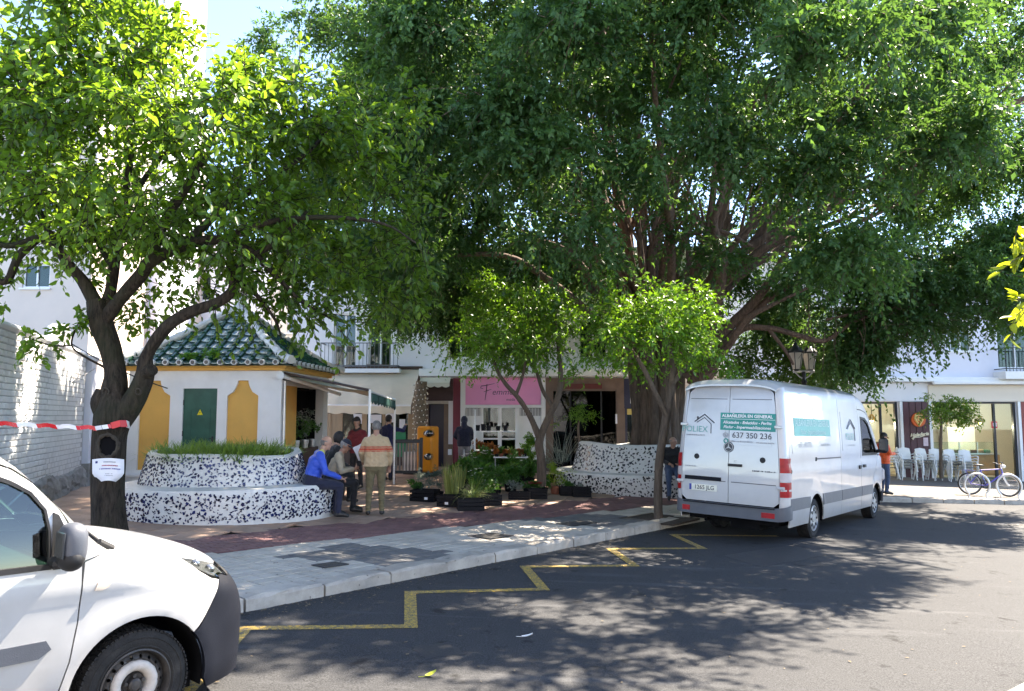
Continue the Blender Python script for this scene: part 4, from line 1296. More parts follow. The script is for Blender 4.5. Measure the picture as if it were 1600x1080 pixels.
for i in range(nn + 1):
 for k_ in range(nn + 1):
  s_, t_ = i / nn, k_ / nn
  p = A0.lerp(A1, t_).lerp(B0.lerp(B1, t_), s_) + Vector((0, 0, -.10 * math.sin(PI * s_) * (.6 + .4 * math.sin(t_ * 7))))
  vs.append(p)
top = [v + Vector((0, 0, .01)) for v in vs]
fs = [(i * (nn + 1) + k_, (i + 1) * (nn + 1) + k_, (i + 1) * (nn + 1) + k_ + 1, i * (nn + 1) + k_ + 1) for i in range(nn) for k_ in range(nn)]
mb.add(vs, fs); mb.add(top, fs)
mb.build('canopy', M_awn_cream, aw, smooth=True)
n = 9; vd = (B1 - B0)
mb = MB()
prof = []
for i in range(n * 4 + 1):
 t_ = i / (n * 4); sc = .22 + .055 * abs(math.sin(PI * i / 4))
 prof.append((t_, sc))
vs = [B0 + vd * t_ + Vector((.012, 0, .02)) for t_, s_ in prof] + [B0 + vd * t_ + Vector((.02 + .01 * math.sin(t_ * 40), 0, .02 - s_)) for t_, s_ in prof]
m_ = len(prof); mb.add(vs, [(i, i + 1, m_ + i + 1, m_ + i) for i in range(m_ - 1)])
mb.build('valance', M_gvalance, aw)
for i in range(4):
 c = B0 + vd * ((i + .5) / 4) + Vector((.028, 0, -.11))
 q = MB(); q.box(c, (.004, vd.length / 4 * .8, .13), math.atan2(vd.y, vd.x) - PI / 2); q.build('valance_patch', mat('faded_green_patch', (.02, .10, .09), .7), aw)
for b_ in (B0, B1):
 q = MB(); q.tube([(b_.x, b_.y, gz(b_.x) + PAVE), (b_.x, b_.y, b_.z + .05)], .028, 10); q.build('pole', M_white_paint, aw, smooth=True)
for t_ in (0, 1):
 q = MB(); a = A0.lerp(A1, t_) + Vector((0, 0, .05)); b = B0.lerp(B1, t_) + Vector((0, 0, .03)); q.tube([a, b], .028, 8); q.build('arm', M_wood_dark if t_ == 0 else M_white_paint, aw, smooth=True)
q = MB(); q.tube([B0, B1], .025, 8); q.build('front_bar', M_white_paint, aw, smooth=True)
sb = thing('folded_awning', 'folded white awning arm under the kiosk eave', 'awning', (0, 0, 0))
q = MB(); a = KP(KW + .02, -.12, 2.50); b = KP(KW + .95, 1.4, 2.12); q.tube([a, a.lerp(b, .5), b], [.05, .04, .04], 10); q.build('arm', M_white_paint, sb, smooth=True)
q = MB(); q.tube([a + Vector((0, 0, .0)), a + Vector((0, -.04, .0))], .085, 14); q.build('end_cap', M_white_plastic, sb, smooth=True)
q = MB(); q.tube([KP(KW + .06, .05, 2.46), KP(KW + .06, KDp, 2.46)], .07, 10); q.build('roller', M_gunmetal, sb, smooth=True)
# ---------------- big beige cafe awning on building A
ca = thing('cafe_awning', 'large beige canvas awning over the cafe front', 'awning', (0, 0, 0))
Yf = 24.4
T0, T1 = Vector((XA(478), YA - .03, ZA(577))), Vector((XA(656), YA - .03, ZA(577)))
F0, F1 = P(470, 633, Yf), P(642, 634, Yf)
mb = MB(); vs = []
nu, nv = 24, 10
for i in range(nv + 1):
 for k_ in range(nu + 1):
  s_, t_ = i / nv, k_ / nu
  p = T0.lerp(T1, t_).lerp(F0.lerp(F1, t_), s_) + Vector((0, 0, -.07 * math.sin(PI * s_) + .025 * math.sin(t_ * 26) * s_))
  vs.append(p)
fs = [(i * (nu + 1) + k_, (i + 1) * (nu + 1) + k_, (i + 1) * (nu + 1) + k_ + 1, i * (nu + 1) + k_ + 1) for i in range(nv) for k_ in range(nu)]
mb.add(vs, fs); mb.add([v + Vector((0, .0, .012)) for v in vs], fs); mb.build('canopy', M_awn_beige, ca, smooth=True)
mb = MB(); vs = []
for k_ in range(nu * 2 + 1):
 t_ = k_ / (nu * 2); p = F0.lerp(F1, t_)
 vs += [p + Vector((0, -.01, .0)), p + Vector((0, -.02 + .012 * math.sin(t_ * 60), -.26 - .02 * math.sin(t_ * 44)))]
mb.add(vs, [(2 * i, 2 * i + 2, 2 * i + 3, 2 * i + 1) for i in range(nu * 2)]); mb.build('valance', M_awn_cream, ca, smooth=True)
mb = MB(); mb.add([T1 + Vector((.002, 0, 0)), F1 + Vector((.002, 0, 0)), F1 + Vector((.002, 0, -.3)), Vector((T1.x + .002, YA - .03, ZA(640)))], [(0, 1, 2, 3)]); mb.build('side_curtain', mat('brown_canvas', (.24, .165, .11), .85, .08, 3, world=True), ca)
mb = MB(); mb.tube([T0 + Vector((-.1, -.05, .04)), T1 + Vector((.1, -.05, .04))], .06, 8); mb.build('roller', M_wood_dark, ca, smooth=True)
mb = MB(); mb.tube([F0, F1], .03, 8); mb.build('front_bar', M_white_paint, ca, smooth=True)
sa = thing('door_awning', 'small cream awning with a scalloped edge over the dark doorway', 'awning', (0, 0, 0))
x0, x1 = XA(660), XA(706)
mb = MB(); mb.add([(x0, YA - .57, ZA(591)), (x1, YA - .57, ZA(591)), (x1, YA - .95, ZA(600)), (x0, YA - .95, ZA(600))], [(0, 1, 2, 3)]); mb.build('canopy', M_awn_cream, sa)
mb = MB(); vs = []
for i in range(29):
 t_ = i / 28; vs += [(x0 + (x1 - x0) * t_, YA - .955, ZA(600)), (x0 + (x1 - x0) * t_, YA - .96, ZA(605) - .05 * abs(math.sin(PI * i / 7)))]
mb.add(vs, [(2 * i, 2 * i + 2, 2 * i + 3, 2 * i + 1) for i in range(28)]); mb.build('valance', M_awn_cream, sa)
# ---------------- mosaic planter benches
M_mosaic_ground = mat('white_mosaic_ground', (.70, .69, .66), .55, .08, 14, .5, 60, dirt=.3, dirtcol=(.42, .40, .36), dscale=3)
M_shards = [mat('cobalt_shard', (.008, .014, .065), .2, .5, 3, coat=.4), mat('navy_shard', (.012, .016, .05), .2, .5, 3, coat=.4), mat('ink_blue_shard', (.012, .024, .11), .2, .5, 3, coat=.4)]
M_shards_black = [mat('black_shard', (.02, .02, .024), .25, .5, 3, coat=.3), mat('charcoal_shard', (.05, .052, .06), .25, .4, 3, coat=.3)]
def mosaic(name, label, cx, cy, ra, rb, ua, ub, hb, hu, wave, rot, shard_mats, n_seat, n_wall, face_dir, ground=M_mosaic_ground, ssz=1.0):
 """Round bench (radii ra, rb) around a planter wall (radii ua, ub); broken tile shards set into it."""
 base = gp(cx, cy)
 t = thing(name, label, 'planter bench', base, rot)
 def seat_front(w, k):   # k 0 bottom .. 1 top
  rr = (1 + .03 * math.sin(3 * w + 1)) * (1 - .05 * (1 - k) ** 2)
  return Vector((ra * rr * math.cos(w), rb * rr * math.sin(w), -.2 + (hb + .2) * k))
 def wall_pt(w, k):
  f = 1 - .10 * k
  top = hu + wave * (.55 * math.sin(2 * w + .6) + .45 * math.sin(3 * w - .5))
  return Vector((ua * f * math.cos(w), ub * f * math.sin(w), hb + (top - hb) * k))
 N = 96
 mb = MB(); rows = []
 for k in range(7): rows.append([seat_front(2 * PI * i / N, k / 6 * .94) for i in range(N)])
 rows.append([seat_front(2 * PI * i / N, 1) * .985 + Vector((0, 0, .0)) for i in range(N)])
 for r in rows[-1]: r.z = hb + .012
 rows.append([Vector((wall_pt(2 * PI * i / N, 0).x, wall_pt(2 * PI * i / N, 0).y, hb + .03)) * 1 for i in range(N)])
 vs = [p for r in rows for p in r]
 fs = [(a * N + i, a * N + (i + 1) % N, (a + 1) * N + (i + 1) % N, (a + 1) * N + i) for a in range(len(rows) - 1) for i in range(N)]
 mb.add(vs, fs); mb.build('bench', ground, t, smooth=True, angle=50)
 mb = MB(); rows = [[wall_pt(2 * PI * i / N, k / 6) for i in range(N)] for k in range(7)]
 rows.append([Vector((p.x * .975, p.y * .975, p.z + .03)) for p in rows[6]])
 rows.append([Vector((p.x * .90, p.y * .90, p.z + .02)) for p in rows[6]])
 rows.append([Vector((p.x * .88, p.y * .88, p.z - .25)) for p in rows[6]])
 vs = [p for r in rows for p in r]
 mb.add(vs, [(a * N + i, a * N + (i + 1) % N, (a + 1) * N + (i + 1) % N, (a + 1) * N + i) for a in range(len(rows) - 1) for i in range(N)])
 mb.build('planter_wall', ground, t, smooth=True, angle=60)
 mb = MB(); mb.add([Vector((p.x, p.y, hu - .2)) for p in [wall_pt(2 * PI * i / N, 1) * .93 for i in range(N)]], [tuple(range(N))]); mb.build('soil', M_soil, t)
 surf = [(seat_front, n_seat, hb, .1), (wall_pt, n_wall, hu - hb, .0)]
 allsh = []
 for fn, n, hh, lo in surf:
  grid = int(math.sqrt(n * 4.2))
  seen = []
  tries = 0
  while len(seen) < n and tries < n * 30:
   tries += 1
   w = random.uniform(0, 2 * PI); k = random.uniform(.06 + lo * 2.5, .95)
   p = fn(w, k)
   if any((p - q).length_squared < (.085 * ssz) ** 2 for q in seen[-400:]): continue
   seen.append(p); allsh.append((fn, w, k, p))
 loc_dir = Matrix.Rotation(-rot, 3, 'Z') @ Vector((face_dir[0], face_dir[1], 0))
 allsh.sort(key=lambda q: -(q[3].x * loc_dir.x + q[3].y * loc_dir.y))
 rest = MB(); nb = 0
 for fn, w, k, p in allsh:
  e = .004
  du = (fn(w + e, k) - fn(w - e, k)).normalized(); dv = (fn(w, min(1, k + .02)) - fn(w, k - .02)).normalized()
  nr = du.cross(dv).normalized()
  if nr.dot(Vector((p.x, p.y, 0))) < 0: nr = -nr
  nvx = random.choice((3, 3, 4, 4))
  s_ = random.uniform(.026, .062) * ssz; asp = random.uniform(.4, .95); a0 = random.uniform(0, 2 * PI); rr = random.uniform(0, PI)
  q = []
  for i in range(nvx):
   a = a0 + 2 * PI * (i + random.uniform(-.25, .25)) / nvx
   u_, v_ = s_ * math.cos(a), s_ * asp * math.sin(a)
   q.append(p + du * (u_ * math.cos(rr) - v_ * math.sin(rr)) + dv * (u_ * math.sin(rr) + v_ * math.cos(rr)))
  up = [v + nr * .009 for v in q]; dn = [v - nr * .012 for v in q]
  n_ = len(q)
  fs = [tuple(range(n_))] + [(i, n_ + i, n_ + (i + 1) % n_, (i + 1) % n_) for i in range(n_)]
  mi = random.randrange(len(shard_mats))
  if nb < 300:
   m_ = MB(); m_.add(up + dn, fs); m_.build('tile_shard', shard_mats[mi], t); nb += 1
  else: rest.add(up + dn, fs, mi)
 if rest.f: rest.build('tile_shard', shard_mats, t)['kind'] = 'stuff'
 return t
PL1 = Vector((-5.0, 13.55)); PL2 = Vector((3.75, 21.3))
mosaic('mosaic_planter', 'round white and cobalt blue mosaic planter bench in front of the kiosk', PL1.x, PL1.y, 1.88, 1.55, 1.42, 1.12, .50, 1.02, .06, R(4), M_shards, 1900, 1350, (.1, -1), ssz=.58)
mosaic('mosaic_planter', 'round white and black mosaic planter bench around the huge tree trunk', PL2.x, PL2.y, 2.6, 2.35, 2.15, 1.9, .52, 1.22, .12, R(20), M_shards_black, 1400, 1300, (-.1, -1), ssz=.82)
# ---------------- white house added out of view behind the camera to bounce sunlight (mirrored in vehicle glass)
hb = thing('added_house', 'white two storey building added out of view to bounce sunlight, mirrored in vehicle glass', 'building', (0, 0, 0))
wns = [rect(x, x + 1.2, z, z + 1.6) for x in (-15, -11, -7, -3, 1, 5, 9, 13) for z in (1.3, 4.6)]
wall_xz('wall', rect(-18, 18, -1.5, 7.6), wns, -9.3, .3, M_white_wall, hb)
for o_ in list(hb.children): o_.location.y = 0
for w in wns: box_part('window', w[0][0], w[1][0], -9.2, -9.15, w[0][1], w[2][1], M_shutter, hb)
box_part('roof', -18.3, 18.3, -18, -8.85, 7.602, 7.8, M_cream_wall, hb)
box_part('back_wall', -18, 18, -18, -17.7, -1.5, 7.6, M_white_wall, hb)
# ================================================================== VEHICLES
def carpaint(name, col, dirt=.10, rough=.28):
 m, n, l, b = _nt(name)
 tc = n.new('ShaderNodeTexCoord'); v = tc.outputs['Object']
 a = _noise(n, l, v, 1.7, 6, .65)
 c = _mix(n, l, _ramp(n, l, a.outputs[0], .45, .8).outputs[0], col, tuple(q * .86 for q in col))
 sx = n.new('ShaderNodeSeparateXYZ'); l.new(v, sx.inputs[0])
 mr = n.new('ShaderNodeMapRange'); mr.inputs[1].default_value = .85; mr.inputs[2].default_value = .2; l.new(sx.outputs[2], mr.inputs[0])
 sp = _noise(n, l, v, 9, 5, .7)
 mu = n.new('ShaderNodeMath'); mu.operation = 'MULTIPLY'; l.new(mr.outputs[0], mu.inputs[0]); l.new(sp.outputs[0], mu.inputs[1])
 mu2 = n.new('ShaderNodeMath'); mu2.operation = 'MULTIPLY'; mu2.inputs[1].default_value = dirt * 4; mu2.use_clamp = True; l.new(mu.outputs[0], mu2.inputs[0])
 c = _mix(n, l, mu2.outputs[0], c, (.38, .34, .29))
 l.new(c, b.inputs['Base Color']); b.inputs['Roughness'].default_value = rough
 b.inputs['Coat Weight'].default_value = .8; b.inputs['Coat Roughness'].default_value = .05
 w = _noise(n, l, v, 1.1, 2, .4); bp = n.new('ShaderNodeBump'); bp.inputs['Strength'].default_value = .25; bp.inputs['Distance'].default_value = .05
 l.new(w.outputs[0], bp.inputs['Height']); l.new(bp.outputs[0], b.inputs['Normal']); l.new(bp.outputs[0], b.inputs['Coat Normal'])
 return m
M_car_white = carpaint('white_car_paint', (.45, .45, .445), .30)
M_van_white = carpaint('white_van_paint', (.48, .485, .49), .32)
M_bumper = mat('dark_bumper_plastic', (.008, .0095, .015), .6, .12, 6, .15, 160, spec=.15)
M_grey_trim = mat('grey_trim_plastic', (.085, .092, .108), .45, .08, 5, .1, 160)
M_rubber = mat('tyre_rubber', (.012, .0115, .0115), .85, .3, 12, .3, 90, dirt=.35, dirtcol=(.10, .09, .08), dscale=6)
M_rim_dark = mat('dark_steel_rim', (.05, .045, .042), .5, .3, 10, .2, 60, metal=.3, dirt=.4, dirtcol=(.2, .17, .14), dscale=9)
M_rim_dirty = mat('dirty_white_hubcap', (.52, .47, .42), .55, .25, 9, .2, 60, dirt=.5, dirtcol=(.20, .16, .13), dscale=7)
M_silver = mat('silver_hubcap', (.42, .42, .42), .4, .15, 9, metal=.5, dirt=.4, dirtcol=(.12, .1, .09), dscale=9)
M_clear = glassmat('clear_lamp_glass', (.93, .95, .95), .10)
M_lampin = mat('lamp_reflector', (.30, .31, .32), .18, .2, 12, metal=.7)
M_red_lamp = mat('red_lamp_lens', (.36, .005, .010), .3, .25, 14, spec=.3)
M_white_lamp = mat('white_lamp_lens', (.50, .46, .46), .3, .1, 14, spec=.3)
M_orange_lens = mat('pale_indicator_lens', (.62, .52, .42), .25, .15, 30, coat=.5)
M_chrome = mat('chrome', (.75, .75, .76), .12, .03, 3, metal=1.0)
M_cabin = mat('cabin_fabric', (.05, .055, .06), .9, .2, 10)
M_teal = mat('teal_print', (.0, .26, .215), .45, .04, 3)
M_teal_pale = mat('pale_teal_print', (.15, .40, .36), .5, .04, 3)
M_grey_print = mat('grey_print', (.30, .31, .33), .5, .05, 3)
M_dark_print = mat('dark_print', (.05, .055, .065), .5, .05, 3)
M_windscreen = glassmat('windscreen_glass', (.24, .42, .35), .05)
def tyre_and_rim(parent, x, y, r, w, style, out=-1):
 """A wheel whose outer face looks along out*y; tyre with tread blocks, rim and hub as its pieces."""
 wl_ = thing_part('wheel', parent, (x, y, r))
 mb = MB()
 pr = [(r * .60, -.40 * w), (r * .66, -.48 * w), (r * .78, -.52 * w), (r * .90, -.50 * w), (r * .965, -.43 * w), (r * .985, -.36 * w), (r * .985, .36 * w), (r * .965, .43 * w), (r * .9, .5 * w), (r * .78, .52 * w), (r * .66, .48 * w), (r * .60, .40 * w)]
 mb.lathe(pr, 64, axis='Y')
 n = 72
 for k in range(n):
  a = 2 * PI * k / n
  for q in (-1, 1):
   c = Vector((math.cos(a) * r * .988, q * w * .33, math.sin(a) * r * .988))
   M = Matrix.Rotation(-a, 3, 'Y')
   mb.box(c, (.010, w * .26, 2 * PI * r / n * .7), rot=M)
  c = Vector((math.cos(a + .04) * r * .99, 0, math.sin(a + .04) * r * .99)); mb.box(c, (.008, w * .26, 2 * PI * r / n * .7), rot=Matrix.Rotation(-a, 3, 'Y'))
 for rr in (.70, .86): mb.lathe([(r * rr - .006, -.515 * w), (r * rr, -.535 * w), (r * rr + .006, -.515 * w)], 64, axis='Y')
 mb.build('tyre', M_rubber, wl_, smooth=True, angle=30)
 o_ = .5 * w * out
 def L(p): return [(a, o_ - out * b) for a, b in p]
 mb = MB()
 mb.lathe(L([(r * .63, .035), (r * .655, .0), (r * .63, -.004), (r * .60, .012), (r * .585, .05), (r * .56, .085)]), 48, axis='Y')
 mb.build('rim', M_rim_dark if style == 'steel' else M_silver, wl_, smooth=True)
 if style == 'steel':
  N = 18
  holes = []
  for k in range(N):
   a = 2 * PI * k / N
   holes.append([(r * .50 * math.cos(a) + .0105 * math.cos(2 * PI * j / 8), r * .50 * math.sin(a) + .0105 * math.sin(2 * PI * j / 8)) for j in range(8)])
  ring = [(r * .575 * math.cos(2 * PI * k / 48), r * .575 * math.sin(2 * PI * k / 48)) for k in range(48)]
  inner = [(r * .37 * math.cos(2 * PI * k / 32), r * .37 * math.sin(2 * PI * k / 32)) for k in range(32)]
  def mp(a, b):
   d = math.hypot(a, b) / r
   return (a, o_ - out * (.055 - .03 * (1 - abs(d - .47) / .12)), b)
  panel('perforated_disc', ring, mp, M_rim_dark, wl_, holes=holes + [inner], step=.016, rim=.012, inward=lambda p: Vector((0, -out, 0)))
  mb = MB()
  N = 72
  rows = []
  for (rr, yy) in ((.43, .050), (.425, .022), (.40, .012), (.34, .006), (.26, .018), (.225, .045), (.215, .075)):
   rows.append([Vector(((r * rr * (1 + (.022 * abs(math.sin(8 * w_)) if rr > .41 else 0))) * math.cos(w_), o_ - out * yy, (r * rr * (1 + (.022 * abs(math.sin(8 * w_)) if rr > .41 else 0))) * math.sin(w_))) for w_ in [2 * PI * k / N for k in range(N)]])
  vs = [p for q in rows for p in q]
  mb.add(vs, [(a * N + i, a * N + (i + 1) % N, (a + 1) * N + (i + 1) % N, (a + 1) * N + i) for a in range(len(rows) - 1) for i in range(N)])
  mb.build('hub_dish', M_rim_dirty, wl_, smooth=True, angle=50)
  mb = MB()
  mb.lathe(L([(r * .215, .05), (r * .19, .035), (r * .12, .045), (r * .115, .015), (r * .08, .005), (r * .0, .004)]), 24, axis='Y')
  for k in range(5):
   a = 2 * PI * k / 5 + .4
   c = (r * .165 * math.cos(a), o_, r * .165 * math.sin(a)); c2 = (c[0], o_ - out * .05, c[2])
   mb.cyl(c2, (c[0], o_ - out * .018, c[2]), .012, .011, 6)
  mb.build('hub', M_rim_dark, wl_, smooth=True, angle=30)
 else:
  mb = MB()
  mb.lathe(L([(r * .58, .03), (r * .54, .012), (r * .40, .004), (r * .20, .012), (r * .18, .0), (r * .0, -.004)]), 40, axis='Y')
  mb.build('hubcap', M_silver, wl_, smooth=True)
  mb = MB()
  for k in range(8):
   a = 2 * PI * k / 8
   mb.box((r * .44 * math.cos(a), o_ + out * .002, r * .44 * math.sin(a)), (r * .17, .012, r * .12), rot=Matrix.Rotation(-a, 3, 'Y'), bev=.004)
  mb.build('hubcap_slot', M_black, wl_)
 return wl_
def thing_part(name, parent, loc):
 """A part that only gathers its own pieces; its body is the brake drum behind the wheel."""
 mb = MB(); mb.lathe([(0, -.03), (.13, -.03), (.13, .03), (0, .03)], 20, axis='Y')
 return mb.build(name, M_rim_dark, parent, smooth=True, loc=loc)
def pchip(xs, ys):
 xs = np.array(xs, float); ys = np.array(ys, float)
 h = np.diff(xs); d = np.diff(ys) / h
 m = np.zeros(len(xs)); m[0] = d[0]; m[-1] = d[-1]
 for i in range(1, len(xs) - 1):
  if d[i - 1] * d[i] <= 0: m[i] = 0
  else:
   w1 = 2 * h[i] + h[i - 1]; w2 = h[i] + 2 * h[i - 1]
   m[i] = (w1 + w2) / (w1 / d[i - 1] + w2 / d[i])
 def f(x):
  x = min(max(x, xs[0]), xs[-1])
  i = min(int(np.searchsorted(xs, x, side='right')) - 1, len(xs) - 2)
  t = (x - xs[i]) / h[i]
  return float((2 * t ** 3 - 3 * t ** 2 + 1) * ys[i] + (t ** 3 - 2 * t ** 2 + t) * h[i] * m[i] + (-2 * t ** 3 + 3 * t ** 2) * ys[i + 1] + (t ** 3 - t ** 2) * h[i] * m[i + 1])
 return f
# ---------------------------------------------------------------- small white van in front (only its nose shows)
kheads = KANG - R(1.5)
kw = Vector((-2.235, 4.70))
kh_ = Vector((math.cos(kheads), math.sin(kheads))); kl_ = Vector((-kh_.y, kh_.x))
korigin = kw + kl_ * .86
kg = thing('small_van', 'small white van parked at the left front with a dark bumper and bare steel wheel', 'van', mat4=ground_mat(korigin.x, korigin.y, kheads))
K_xc, K_a, K_W, K_n = .15, .785, .905, 2.6
K_zt = pchip([-3.36, -3.2, -2.2, -1.5, -1.05, -.85, -.69, -.45, -.22, -.14, 0, .3, .57, .80, .90, .945], [1.72, 1.78, 1.84, 1.84, 1.81, 1.75, 1.655, 1.42, 1.195, 1.145, 1.12, 1.065, 1.005, .94, .885, .80])
K_r = lambda x: .15 if x < -.3 else (.15 + .09 * min(1, (x + .3) / .3))
K_n2 = 2.3
K_J = .72
def K_plan(s):
 if s <= K_xc: return s, 1.0
 ph = min(1.9999, (s - K_xc) / .9) * PI / 2
 return K_xc + K_a * math.sin(ph) ** (2 / K_n) if ph <= PI / 2 else K_xc + K_a * math.sin(PI - ph) ** (2 / K_n), math.copysign(abs(math.cos(ph)) ** (2 / K_n), math.cos(ph))
def K_S(x):
 if x <= K_xc: return x
 q = min(1.0, ((x - K_xc) / K_a)) ** (K_n / 2)
 return K_xc + math.asin(min(1, q)) / (PI / 2) * .9
def K_tum(z): return 1 - (.135 * ((z - 1.0) / .8) ** 1.25 if z > 1.0 else 0) - (.05 * ((.36 - z) / .2) ** 2 if z < .36 else 0)
def K_w(x, z):
 zt = K_zt(x); r = K_r(x); zs = zt - r
 if z <= zs: return K_tum(z)
 q = min(1, (z - zs) / r)
 return K_tum(zs) * (1 - q ** K_n2) ** (1 / K_n2)
def K_side(s, z, sgn=-1):
 x, hw = K_plan(s)
 y = K_W * hw * K_w(x, z)
 d = math.hypot(x, z - .317)
 b = .022 * math.exp(-((d - .43) / .085) ** 2) * (1 if z > .2 else 0) * (1 if x > -.8 else 0)
 if x < .7 and z < 1.0: y += b
 y += .010 * math.exp(-((z - .93) / .05) ** 2) * (1 if x < .2 else max(0, 1 - (x - .2) * 4))
 lean = .16 * max(0, (z - .55) / .35) ** 1.6 * (max(0, (x - K_xc) / K_a)) ** 2
 return Vector((x - lean, sgn * y, z))
def K_zj(x): return K_zt(x) - K_r(x) + K_J * K_r(x)
K_vm = (1 - K_J ** K_n2) ** (1 / K_n2)
def K_top(x, v):
 """top skin: x along, v -1..1 across between the two shoulder seams"""
 zt = K_zt(x); r = K_r(x); zs = zt - r
 _, hw = K_plan(K_S(x))
 q = abs(v) * K_vm
 z = zs + r * (1 - q ** K_n2) ** (1 / K_n2)
 y = v * K_vm * K_W * hw * K_tum(zs)
 lean = .16 * max(0, (z - .55) / .35) ** 1.6 * (max(0, (x - K_xc) / K_a)) ** 2
 return Vector((x - lean, y, z + .012 * (1 - v * v) * (1 if x > -.1 else 0)))
def arc(cx, cz, r, a0, a1, n=22): return [(cx + r * math.cos(R(a0 + (a1 - a0) * i / n)), cz + r * math.sin(R(a0 + (a1 - a0) * i / n))) for i in range(n + 1)]
def SX(pts): return [(K_S(x), z) for x, z in pts]
AR = .405
gap = [(-.365, 1.06), (-.40, 1.19), (-.486, 1.375), (-.615, 1.515), (-.727, 1.592), (-.9, 1.66), (-1.08, 1.70), (-1.45, 1.72)]
fender = SX([(-.500, .25), (-.412, .25)] + arc(0, .317, AR, 188, 40) + [(.40, .665), (.51, .81), (.545, .85), (.47, .87), (.39, .92), (.325, .985)] + [(.30, K_zj(.30))] + [(x, K_zj(x)) for x in np.linspace(.24, -.15, 8)] + [(-.20, 1.13), (-.30, 1.095), (-.355, 1.075), (-.362, .95), (-.368, .75), (-.40, .55), (-.46, .35)])
apillar = [(-.362, 1.083), (-.30, 1.103), (-.19, 1.14)] + [(x, K_zj(x)) for x in np.linspace(-.24, -1.47, 26)] + [(-1.47, 1.728)] + [(x + .004, z + .009) for x, z in gap[::-1]][1:]
doorp = [(-.508, .25), (-.468, .35), (-.408, .55), (-.376, .75), (-.371, .95)] + [(x - .006, z) for x, z in gap] + [(-1.475, 1.71), (-1.48, .25)]
win = [(-.535, 1.07), (-.545, 1.25), (-.572, 1.37), (-.645, 1.465), (-.74, 1.525), (-.9, 1.595), (-1.1, 1.635), (-1.38, 1.64), (-1.42, 1.06)]
bump_l = [(.335, .585), (.405, .67), (.515, .815), (.565, .865), (.62, .865), (.70, .835)]
slide = [(-1.49, .25), (-2.26, .25), (-2.30, .5), (-2.38, .68), (-2.46, .73)] + [(-2.46, 1.70), (-1.49, 1.715)]
rearq = [(-2.47, .735)] + arc(-2.70, .317, .40, 118, -8)[::1]
rearq = [(-2.47, .74), (-2.60, .715)] + arc(-2.70, .317, .40, 100, 190, 14) + [(-3.10, .25), (-3.33, .30), (-3.34, 1.0), (-3.31, 1.70), (-2.47, 1.70)]
for sgn in (-1, 1):
 mp = (lambda s, z, g=sgn: K_side(s, z, g))
 panel('fender', fender, mp, M_car_white, kg, step=.035, rim=.03)
 panel('pillar', apillar, mp, M_car_white, kg, step=.03, rim=.02)
 d_ = panel('door', doorp, mp, M_car_white, kg, holes=[win], step=.045, rim=.03)
 wi = [( -.528, 1.058), (-.537, 1.255), (-.564, 1.378), (-.64, 1.475), (-.735, 1.536), (-.9, 1.607), (-1.1, 1.647), (-1.39, 1.652), (-1.432, 1.048)]
 wi2 = [(x * .965 - .033, 1.345 + (z - 1.345) * .90) for x, z in wi]
 panel('window_seal', wi, mp, M_black, d_, holes=[wi2], step=.05, rim=.02, off=.003)
 panel('window_glass', win, mp, M_windscreen, d_, step=.08, rim=0, off=-.018)
 panel('rub_strip', [(-.50, .635), (-.56, .595), (-1.45, .585), (-1.45, .68), (-.53, .685)], mp, M_grey_trim, d_, step=.05, rim=.018, off=.016)
 panel('door_handle', [(-1.22, .90), (-1.40, .90), (-1.40, .955), (-1.22, .955)], mp, M_grey_trim, d_, step=.04, rim=.02, off=.03)
 panel('sliding_door', slide, mp, M_car_white, kg, step=.08, rim=.03)
 panel('rear_quarter', rearq, mp, M_car_white, kg, step=.08, rim=.03)
 panel('indicator', SX([(-.30, .915), (-.285, .955), (-.24, .972), (-.205, .97), (-.225, .925), (-.26, .91)]), mp, M_orange_lens, kg, step=.02, rim=.012, off=.008)
 hl = SX([(.325, .992), (.306, K_zj(.306) - .001), (.40, K_zj(.40) - .001), (.50, K_zj(.50) - .001), (.60, K_zj(.60) - .002), (.68, K_zj(.68) - .006), (.70, .845), (.63, .868), (.565, .870), (.548, .857), (.475, .877), (.395, .927)])
 h_ = panel('headlight', hl, mp, M_clear, kg, step=.03, rim=.0, off=.002)
 panel('reflector', hl, mp, M_lampin, h_, step=.04, rim=0, off=-.045)
 for (cx, cz, rr) in ((.56, .90, .035), (.45, .945, .032)):
  c = K_side(K_S(cx), cz, sgn); q = MB(); q.ell((c.x - .01, c.y * .955, c.z), (rr, rr * .8, rr), 14, 9); q.build('bulb', M_lampin, h_, smooth=True)
 panel('inner_shell', SX([(-.9, .24), (-.42, .24)] + arc(0, .317, AR + .004, 188, -8, 30) + [(.5, .22), (.72, .25), (.72, .80), (.5, .88), (.3, .97), (0, 1.02), (-.3, 1.02), (-.9, 1.02)]), mp, M_dark, kg, step=.08, rim=0, off=-.035)
 mr = MB()
 y = sgn * .955
 mr.ell((0, 0, 0), (1, 1, 1), 28, 18)
 pw = lambda a, e: math.copysign(abs(a) ** e, a)
 mr.v = [(-.475 + .066 * pw(a, .8), sgn * 1.01 + .088 * pw(b, .62) * (1 - .12 * c), 1.205 + .112 * pw(c, .62)) for a, b, c in mr.v]; mr_o = mr.build('mirror', M_grey_trim, kg, smooth=True)
 q = MB(); q.ell((-.48, sgn * 1.02, 1.13), (.068, .088, .07), 18, 10); q.box((-.50, sgn * .93, 1.10), (.10, .12, .06), bev=.02); q.build('mirror_base', M_black, mr_o, smooth=True)
 q = MB(); q.box((-.542, sgn * 1.025, 1.205), (.012, .11, .14), bev=.005); q.build('mirror_glass', mat('mirror_dark', (.10, .11, .12), .12, .1, 4, metal=.6), mr_o)
 panel('corner_trim', [(-.43, 1.055), (-.445, 1.22), (-.50, 1.345), (-.53, 1.36), (-.532, 1.07), (-.52, 1.055)], mp, M_black, d_, step=.04, rim=.012, off=.006)
 q = MB(); vs = []
